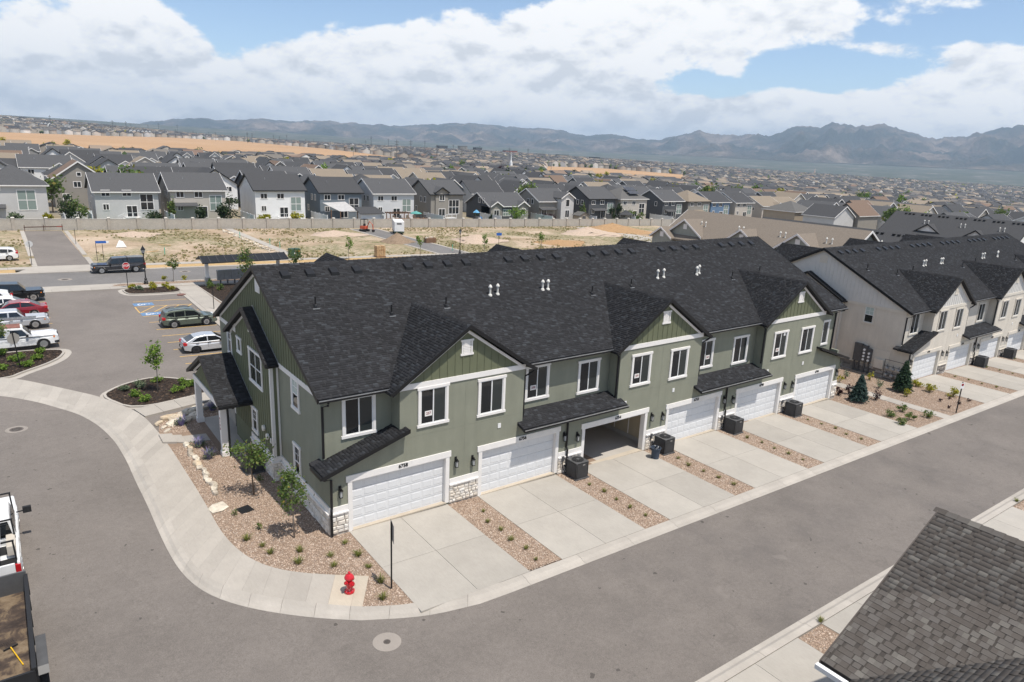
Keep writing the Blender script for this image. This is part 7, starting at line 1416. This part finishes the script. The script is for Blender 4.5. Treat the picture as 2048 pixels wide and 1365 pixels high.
p = pix(256, 576); st = post(p.x, p.y, 2.95, 'red octagonal stop sign on a dark post at the lot exit', ang=math.radians(15)); octo(st, .42, 2.55, -.06, (SIGNW, SIGNR)); me = text_mesh('lettering', 'STOP', .29, SIGNW, .002); t = link('lettering', me, st, (0, -.068, 2.55)); t.rotation_euler = (math.pi/2, 0, 0); t.scale = (.9, 1.25, 1)
p = pix(41, 736); sb = post(p.x, p.y, 2.75, 'grey back of an octagonal sign on a black post in the mulch island', ang=math.radians(20)); octo(sb, .42, 2.25, .035, (SIGNBK, None)); sb.rotation_euler = (math.radians(0), math.radians(-4), math.radians(20))
p = pix(64, 530); sb = post(p.x, p.y, 3.0, 'pale back of an octagonal sign on a thin post at the side road', ang=math.radians(8)); octo(sb, .42, 2.7, .035, (plain('pale_back', (.55, .55, .54), .5), None))
p = pix(195, 521); sn = post(p.x, p.y, 2.7, 'blue street name sign on two thin posts on the vacant lot', ang=math.radians(-6)); MB().box(.0, 1.25, -.04, -.031, 2.35, 2.68).build('name_plate', SIGNB, sn); MB().box(1.25, 1.55, -.04, -.031, 2.37, 2.66).build('number_plate', SIGNW, sn); MB().box(.72, .78, -.03, .03, 0, 2.3).build('post', BLKM, sn)
p = pix(1912, 826); np_ = post(p.x, p.y, 2.5, 'black post with a small white and red sign between the two rows', ang=math.radians(-25)); MB().box(-.15, .15, -.04, -.031, 2.0, 2.45).build('sign_plate', SIGNW, np_); MB().lathe([(.10, 0), (.10, .004), (.075, .004), (.075, 0)], 16, 'Y', (0, -.046, 2.3)).build('red_ring', SIGNR, np_)
p = pix(1000, 498); n2 = post(at_y(997, 500, 79.5), 79.5, 3.6, 'blue street name sign showing over the green row roof', ang=math.radians(-20)); MB().box(-.5, .5, -.05, -.031, 2.9, 3.4).build('name_plate', SIGNB, n2)
for u, v, l_ in ((428, 618, 'thin dark sign post in the mulch bed by the front walk'), (152, 480, 'thin bare post on the vacant lot by the side road')): p = pix(u, v if v > 500 else 488); post(p.x, p.y, 2.4, l_, cat='post')
# lamp posts
def lamp(x, y, label):
    o = empty('street_lamp', (x, y, zp(x)-.02), label=label, cat='street lamp')
    MB().lathe([(.26, 0), (.27, .12), (.20, .18), (.22, .30), (.13, .42), (.15, .62), (.08, .72), (.062, .9), (.05, 3.3), (.09, 3.34), (.05, 3.42), (.12, 3.55), (.17, 3.62)], 14).build('column', BLKM, o); MB().lathe([(.14, 3.62), (.23, 3.95), (.23, 3.98)], 8).build('lantern_glass', LAMPG, o)
    MB().lathe([(.27, 3.98), (.25, 4.05), (.10, 4.32), (.05, 4.40), (.03, 4.52)], 8).build('lantern_cap', BLKM, o); return o
lamp(2.9, 63.5, 'black lantern-topped street lamp on the gravel verge by the pickup'); lamp(at_y(919, 508, 78.0), 77.9, 'black lantern-topped street lamp rising behind the green row ridge')
# shelter over the letter boxes
sh = empty('mail_shelter', (13.2, 60.4, zp(13)), label='open shelter with black metal roof on stone based posts', cat='shelter')
for xx in (-4.2, 4.2):
    b = MB().box(xx-.28, xx+.28, -.28, .28, 0, 1.05).build('post_base', STONEG, sh); c = MB().box(xx-.18, xx+.18, -.18, .18, 1.05, 2.75).build('post', WHITE, sh)
MB().box(-4.6, 4.6, -.14, .14, 2.75, 3.05).build('beam', WHITE, sh)
for s in (-1, 1):
    q = slab4([(-5.0, 0, 3.62), (5.0, 0, 3.62), (5.0, s*1.7, 3.02), (-5.0, s*1.7, 3.02)], .09).build('roof_slope', BLKM, sh)
    for k in range(12): x = -4.98+k*.905; MB().loft([(x, 0, 3.625), (x+.04, 0, 3.625), (x+.04, s*1.7, 3.025), (x, s*1.7, 3.025)], [(x, 0, 3.67), (x+.04, 0, 3.67), (x+.04, s*1.7, 3.07), (x, s*1.7, 3.07)]).build('standing_seam', METG, q)
mbx = empty('cluster_mailbox', (12.6, 60.9, zp(13)), label='grey bank of letter boxes under the shelter', cat='mailbox')
for k in range(6): MB().box(-2.4+k*.82, -1.62+k*.82, -.2, .2, .55, 1.75).build('box', GALV, mbx); MB().box(-2.1+k*.82, -1.95+k*.82, -.08, .08, 0, .549).build('leg', METG, mbx)
o = empty('utility_cabinet', (14.2, 54.3, zp(14)), label='dark green utility cabinet on a concrete pad in the mulch', cat='utility box'); MB().box(-1.0, 1.0, -.6, .6, .02, .14).build('pad', CONC3, o); MB().box(-.85, .85, -.45, .45, .14, 1.25).build('cabinet', UGREEN, o, bevel=.03); MB().box(-.87, .87, -.47, .47, 1.251, 1.30).build('lid', UGREEN, o)
o = empty('utility_cabinet', (26.2, 79.9, zp(26)), label='green transformer box with orange sticker on the vacant lot', cat='utility box'); MB().box(-.8, .8, -.6, .6, 0, 1.35).build('cabinet', UGREEN, o, bevel=.04); MB().box(.3, .6, -.61, -.601, .9, 1.15).build('sticker', AMBER, o); MB().box(-.2, .1, -.61, -.601, .6, .8).build('label_plate', SIGNW, o)
# air conditioners
def ac(x, y, label, z=None, rz=0, mark=True, group=None):
    o = empty('air_conditioner', (x, y, zp(x)-.0 if z is None else z), rz, label=label, cat='air conditioner', group=group); w = .43
    MB().box(-w-.06, w+.06, -w-.06, w+.06, -.03, .05).build('pad', METG, o); MB().box(-w+.02, w-.02, -w+.02, w-.02, .05, .93).build('coil', CLAD, o)
    for sx, sy in ((1, 0), (-1, 0), (0, 1), (0, -1)):
        for k in range(13):
            t = -w+.04+k*(2*w-.08)/12
            if sx: MB().box(sx*(w-.018), sx*w, t-.016, t+.016, .07, .90).build('louvre', METG, o)
            else: MB().box(t-.016, t+.016, sy*(w-.018), sy*w, .07, .90).build('louvre', METG, o)
    for sx in (-1, 1):
        for sy in (-1, 1): MB().box(sx*w, sx*(w-.06), sy*w, sy*(w-.06), .05, .93).build('corner', METG, o)
    MB().box(-w-.01, w+.01, -w-.01, w+.01, .931, .985).build('top', METG, o, bevel=.02); MB().lathe([(.33, .986), (.33, 1.01), (.30, 1.012), (.28, .992)], 28).build('fan_ring', CLAD, o)
    MB().lathe([(.09, .99), (.09, 1.02), (.02, 1.03)], 12).build('fan_hub', METG, o)
    for k in range(12): a = k*math.pi/6; MB().tube([(.09*math.cos(a), .09*math.sin(a), 1.01), (.30*math.cos(a), .30*math.sin(a), 1.012)], .006, 4).build('guard_wire', METG, o)
    if mark: MB().box(.02, .18, -w-.004, -w-.0005, .78, .84).build('badge', SIGNBK, o)
    return o
def lineset(x, z0, label):
    o = empty('service_disconnect', (x, -.14, z0), label=label, cat='utility box'); MB().box(-.08, .08, -.02, .05, .75, 1.05).build('box', METG, o); MB().tube([(0, .02, .75), (0, .0, .35), (.1, -.1, .15), (.3, -.3, .12)], .022, 6).build('conduit', CLAD, o); MB().tube([(.15, .03, .5), (.2, -.1, .3), (.35, -.3, .25)], .03, 6).build('insulated_line', CLAD, o)
acl = ('between the second driveway and the open garage', 'behind the rubbish bin beside the open garage', 'between the fourth and fifth driveways', 'between the fifth and sixth driveways')
for k, (x, l_) in enumerate(zip((13.75, 20.75, 27.5, 34.4), acl)):
    ac(x, -.72, 'grey air conditioner standing in the gravel '+l_); lineset(x-.55, zp(x), 'small grey disconnect box on the wall '+l_)
ac(-.98, 8.2, 'grey air conditioner beside the entrance bay of the green row', rz=0)
for k, x in enumerate((13.75, 20.75, 27.5)): ac(x+DX, -1.5, 'grey air conditioner in the gravel in front of the cream row', group='air conditioners of the cream row', mark=False)
p = pix(1310, 916); o = empty('rubbish_bin', (p.x, p.y, zp(p.x)), label='dark blue round rubbish bin full of scraps at the open garage', cat='bin'); BINB = plain('bin_blue', (.045, .06, .085), .6, .1)
MB().lathe([(.22, 0), (.27, .62), (.31, .63), (.31, .68), (.27, .68), (.25, .55), (.02, .5)], 20).build('bin', BINB, o)
for s in (-1, 1): MB().tube([(s*.27, -.07, .60), (s*.33, -.05, .56), (s*.33, .05, .56), (s*.27, .07, .60)], .014, 5).build('handle', BINB, o)
for k in range(7): MB().tube([(R.uniform(-.15, .15), R.uniform(-.15, .15), .5), (R.uniform(-.2, .2), R.uniform(-.2, .2), .78)], .02, 4).build('scrap', WHITE if k % 2 else CLAD, o)
# meters on the cream end wall
xw = DX-.02; o = empty('meter_cabinet', (xw, 2.9, -1.0), -math.pi/2, label='dark grey electric meter cabinet with round dials on the cream end wall', cat='meter cabinet')
MB().box(-.95, -.25, -.3, -.01, .9, 2.5).build('main_panel', METG, o); MB().box(-.24, .25, -.28, -.01, .95, 2.4).build('meter_panel', METG, o); MB().box(.26, .62, -.26, -.01, 1.0, 2.2).build('meter_panel', METG, o)
for i_ in range(4):
    MB().lathe([(.10, 0), (.10, .07), (.06, .09)], 14, 'Y', (0, -.36, 1.15+i_*.30)).build('dial', SIGNW, o)
    if i_ < 3: MB().lathe([(.10, 0), (.10, .07), (.06, .09)], 14, 'Y', (.44, -.34, 1.15+i_*.32)).build('dial', SIGNW, o)
for xx in (-.8, -.4, .1, .5): MB().box(xx-.07, xx+.07, -.2, -.05, 0, .95).build('conduit', METG, o)
o = empty('junction_box', (xw, 1.55, -1.0), -math.pi/2, label='cream junction box beside the electric meters', cat='utility box'); MB().box(-.4, .4, -.22, -.01, .7, 1.5).build('box', PAL2['trim'], o); MB().box(-.9, .75, -.03, -.001, .1, 2.3).build('backing_board', PAL2['trim'], o)
o = empty('gas_meter_rack', (xw, -.35+.6, -1.02), -math.pi/2, label='rack of six grey gas meters on pipes at the cream end wall', cat='gas meters')
for xx in (-.75, .85): MB().tube([(xx, -.25, 0), (xx, -.25, 1.7)], .025, 6).build('riser', METG, o)
for zz in (.55, 1.15, 1.7): MB().tube([(-.75, -.25, zz), (1.0, -.25, zz)], .025, 6).build('manifold', METG, o)
for i_ in range(3):
    for zz in (.2, .8): MB().lathe([(.05, 0), (.14, .04), (.14, .26), (.05, .30)], 12, 'Y', (-.5+i_*.5, -.42, zz+.15)).build('meter', GALV, o); MB().tube([(-.5+i_*.5, -.25, zz+.3), (-.5+i_*.5, -.25, zz+.5)], .03, 6).build('regulator', METG, o)
# rocks: low retaining wall and boulders
ROCK = objrand('sandstone_boulder', [(0, (.50, .40, .28)), (.5, (.62, .56, .46)), (1, (.40, .34, .27))], .95, .25, 3, .8)
def rock_mesh(seed):
    mb = MB(); Rk = random.Random(seed); n, m = 8, 5; vs = []
    for j in range(m+1):
        ph = math.pi*j/m
        for i in range(n): a = 2*math.pi*i/n; f = Rk.uniform(.78, 1.12); sq = lambda c: math.copysign(abs(c)**.6, c); vs.append((sq(math.cos(a))*math.sin(ph)**.6*f, sq(math.sin(a))*math.sin(ph)**.6*f, sq(math.cos(ph))*f))
    mb.add(vs, [(j*n+i, j*n+(i+1) % n, (j+1)*n+(i+1) % n, (j+1)*n+i) for j in range(m) for i in range(n)]); return mb.mesh('boulder', ROCK)
RK = [rock_mesh(k) for k in range(6)]
rw = empty('rock_wall', (0, 0, 0), label='low dry-stacked sandstone wall along the gravel bed beside the sidewalk', cat='wall')
for k in range(15):
    yy = 13.0-k*.47; r_ = link('boulder', RK[k % 6], rw, (-3.22+.08*math.sin(k*1.7), yy, zp(-3.2)+.02), .12*math.sin(k*2.3)); r_.scale = (R.uniform(.12, .2), R.uniform(.22, .32), R.uniform(.12, .2))
for k, (u, v) in enumerate(((318, 846), (328, 855), (335, 862))): p = pix(u, v); r_ = link('boulder', RK[k], rw, (p.x, p.y, zp(p.x)), .8); r_.scale = (.3, .14, .1)
rw2 = empty('rock_wall', (0, 0, 0), label='stacked sandstone boulders between the front walk and the porch', cat='wall')
for k, (u, v, sx, sz) in enumerate(((335, 838, .5, .2), (352, 838, .45, .22), (366, 832, .42, .25), (378, 828, .5, .3), (392, 822, .45, .26), (408, 817, .5, .28), (425, 810, .5, .3), (350, 846, .6, .16), (372, 842, .5, .2), (388, 834, .5, .2))): p = pix(u, v); r_ = link('boulder', RK[(k+2) % 6], rw2, (p.x, p.y, zp(p.x)+.05), .1*k); r_.scale = (sx, .3, sz)
p = pix(435, 1016); r_ = link('flat_boulder', RK[1], None, (p.x, p.y, zp(p.x)-.02), .3, label='large flat tan sandstone slab lying in the corner gravel', cat='rock'); r_.scale = (.55, .42, .10)
p = pix(490, 1019); o = empty('drain_grate', (p.x, p.y, zp(p.x)+.005), .2, label='black square drain grate in the corner gravel bed', cat='drain'); MB().box(-.3, .3, -.3, .3, -.03, .02).build('frame', CLAD, o)
for k in range(7): MB().box(-.27+k*.085, -.23+k*.085, -.27, .27, .021, .035).build('bar', BLKM, o)
st_ = empty('entry_path', (0, 0, 0), kind='structure')
for k, (xa, xb, z_) in enumerate(((-4.25, -3.6, .10), (-3.6, -3.15, .055), (-3.15, -1.9, .02))): MB().ground_slab([(xa, 15.2-k*.35), (xb, 15.0-k*.35), (xb, 13.6-k*.2), (xa, 13.9-k*.2)], z_, .14).build('step', CONC3, st_)
fw_ = empty('north_walk', (0, 0, 0), kind='structure'); q = W((268, 818.5), (418, 782), (432, 797), (290, 832.6)); a, b, c, d = [Vector(t) for t in q]
for k in range(4): t0, t1 = k/4, (k+1)/4-.004; MB().ground_slab([tuple(a.lerp(b, t0)), tuple(a.lerp(b, t1)), tuple(d.lerp(c, t1)), tuple(d.lerp(c, t0))], .012, .12).build('slab', CONC3, fw_)
# ------------------------------------------------------------------ vacant lot things
def heap(name, x, y, r, h, mat, label, seed):
    Rh = np.random.default_rng(seed); n, m = 26, 12; vs = []
    for j in range(m+1):
        t = j/m
        for i in range(n): a = 2*math.pi*i/n; f = 1+.18*math.sin(3*a+seed)+Rh.normal(0, .05); rr_ = r*t*f; vs.append((rr_*math.cos(a), rr_*math.sin(a)*.75, h*(1-t)**1.25*(1+Rh.normal(0, .05))))
    o = MB().add(vs, [(j*n+i, j*n+(i+1) % n, (j+1)*n+(i+1) % n, (j+1)*n+i) for j in range(m) for i in range(n)]).build(name, mat, None, (x, y, zp(x)-.08), smooth=True, label=label, cat='dirt pile'); return o
SOIL = plain('fresh_soil', (.24, .175, .12), .95, .2, 2, .8, 8, fine=.3); SOILP = plain('pale_soil', (.45, .35, .27), .95, .15, 2, .8, 8, fine=.3); SOILO = plain('orange_soil', (.36, .225, .115), .95, .2, 2, .8, 8, fine=.3)
heap('dirt_pile', 51.2, 94.5, 3.6, 1.9, SOIL, 'dark brown dirt pile beside the construction road', 1); heap('dirt_pile', 69, 94, 6.5, 1.4, SOILP, 'wide pale dirt mound behind the lamp post', 2); heap('dirt_pile', 44, 108, 6.0, .9, SOILP, 'low pale mound on the vacant lot', 3); heap('dirt_pile', 108, 103, 9, 1.7, SOILP, 'big pale excavated heap near the far road', 4); heap('dirt_pile', 122, 109, 12, 2.0, SOILO, 'orange excavated heap before the block wall', 5); heap('dirt_pile', 8.5, 111, 4.5, .7, SOILP, 'low heap of rubble by the side road', 6); heap('dirt_pile', 86, 88, 7, .8, SOILO, 'low orange bank of a cut trench', 7)
o = empty('cargo_trailer', (58.6, 108.6, zp(58)-.02), math.radians(68), label='white enclosed cargo trailer on the construction road', cat='trailer'); MB().box(-2.6, 2.6, -1.05, 1.05, .55, 2.75).build('body', WHITE, o, bevel=.12); MB().box(-2.62, 2.62, -1.06, 1.06, .45, .62).build('skirt', UGREEN, o); MB().box(-.4, .5, -1.075, -1.055, .65, 2.3).build('side_door', VINYL, o); MB().box(-2.66, -2.61, -.95, .95, .7, 2.6).build('rear_door', VINYL, o); MB().box(-2.68, -2.665, -.5, .5, 2.1, 2.4).build('decal', METG, o)
for s in (-1, 1):
    for xx in (-.4, .45): wheel(o, xx, s*1.0, .35, .22, RIMS, 5, s)
MB().prism([(2.6, -.5, .5), (2.6, .5, .5), (3.7, .05, .5), (3.7, -.05, .5)], (0, 0, .1)).build('tongue', BLKM, o)
o = empty('mini_excavator', (52.6, 112.4, zp(52)), math.radians(-60), label='small orange and black mini excavator by the block wall', cat='excavator'); ORG = plain('machine_orange', (.50, .10, .05), .5)
for s in (-1, 1): MB().box(-.9, .9, s*.45, s*.75, 0, .45).build('track', CLAD, o, bevel=.12)
MB().box(-.8, .55, -.6, .6, .5, 1.15).build('engine_deck', ORG, o, bevel=.08); MB().box(-.1, .1, -.3, .3, 1.15, 1.6).build('seat', CLAD, o)
for sx in (-.55, .5):
    for sy in (-.55, .55): MB().box(sx-.04, sx+.04, sy-.04, sy+.04, 1.1, 2.5).build('cab_post', BLKM, o)
MB().box(-.6, .55, -.6, .6, 2.5, 2.58).build('canopy', BLKM, o); MB().tube([(.6, 0, .8), (1.3, 0, 2.2), (2.1, 0, 1.5), (2.2, 0, .4)], .10, 6).build('boom', ORG, o); MB().prism([(2.0, -.25, .5), (2.5, -.25, .45), (2.4, -.25, .05), (2.05, -.25, .1)], (0, .5, 0)).build('bucket', CLAD, o)
o = empty('brick_pallet', (39.4, 77.4, zp(39)), label='pallet stacked with tan building stone showing over the green ridge', cat='pallet'); TANB = objrand('tan_block', [(0, (.36, .22, .11)), (1, (.50, .35, .2))], .9, .2, 4)
MB().box(-.8, .8, -.6, .6, 0, .15).build('pallet', DECK, o)
for k in range(6):
    for i_ in range(4): MB().box(-.75+i_*.38+.02*(k % 2), -.40+i_*.38, -.55, .55, .16+k*.28, .42+k*.28).build('stone_block', TANB, o)
o = empty('rubble_pallet', (57.5, 93.0, zp(57)), label='crate of dark rubble at the edge of the construction road', cat='crate'); MB().box(-1.1, 1.1, -.6, .6, 0, .9).build('crate', DECK, o)
for k in range(8): r_ = link('boulder', RK[k % 6], o, (-.9+.26*k, R.uniform(-.3, .3), .95)); r_.scale = (.25, .25, .2)
o = MB().add([(-1.2, -.5, 0), (1.2, -.5, 0), (1.1, .6, .05), (-1.0, .6, 0), (-.3, 0, 1.5), (.5, .1, 1.2), (.1, -.3, 1.3)], [(0, 1, 6), (6, 1, 5), (1, 2, 5), (5, 2, 4), (2, 3, 4), (3, 0, 4), (4, 0, 6), (4, 6, 5)]).build('white_tarp', SIGNW, None, (4.6, 95.5, zp(4)), label='crumpled white tarp blowing on the vacant lot', cat='tarp'); o.scale = (.62, .62, .7)
o = empty('road_barrier', (-4.1, 117.6, zp(-4)), label='rusty steel barrier with red and white boards across the side road end', cat='barrier'); RST = plain('rust_steel', (.10, .055, .04), .8, .2)
MB().box(-2.8, 2.8, -.05, .05, .65, .80).build('rail', RST, o); MB().box(1.9, 2.7, -.09, -.051, .64, .82).build('red_board', plain('faded_red', (.30, .07, .05), .8), o)
for xx in (-2.7, 0, 2.7): MB().box(xx-.05, xx+.05, -.05, .05, 0, 1.1).build('post', RST, o)
for k, (u, v) in enumerate(((480, 476), (540, 490), (905, 501), (560, 497), (330, 510))): p = pix(u, v); o = empty('survey_stake', (p.x, p.y, zp(p.x)), label='green painted survey stake on the vacant lot', cat='stake', group='green survey stakes'); MB().box(-.04, .04, -.02, .02, 0, 1.1).build('stake', TGREEN, o); MB().box(-.05, .05, -.03, .03, .7, 1.12).build('flagging', TGREEN, o)
rl = empty('rock_row', (0, 0, 0), label='row of broken pale rocks along the footpath on the vacant lot', cat='rocks')
for k in range(34): r_ = link('boulder', RK[k % 6], rl, (25.0+R.uniform(-.5, .5), 82+k*1.05, zp(25)), k); r_.scale = (R.uniform(.25, .6), R.uniform(.2, .4), R.uniform(.15, .3))
for k, (x, y) in enumerate(((8, 90), (11, 97), (4, 86.5))): o = empty('timber_offcut', (x, y, zp(x)-.04), R.random()*3, label='pale timber offcut lying on the vacant lot', cat='timber', group='timber offcuts'); MB().box(-1.0, 1.0, -.15, .15, 0, .06).build('board', plain('fresh_timber', (.55, .36, .19), .8), o)
p = pix(362, 589); o = empty('rag_pile', (p.x, p.y, zp(p.x)-.08), label='small reddish rag heap by the kerb of the accessible bay', cat='debris'); r_ = link('rag', RK[2], o, (0, 0, .05)); r_.scale = (.5, .35, .12); r_.material_slots[0].link = 'OBJECT'; r_.material_slots[0].material = plain('rag_red', (.22, .12, .10), .9, .3)
print('objects', len(bpy.data.objects), 'script seconds', round(time.time()-T0, 1))
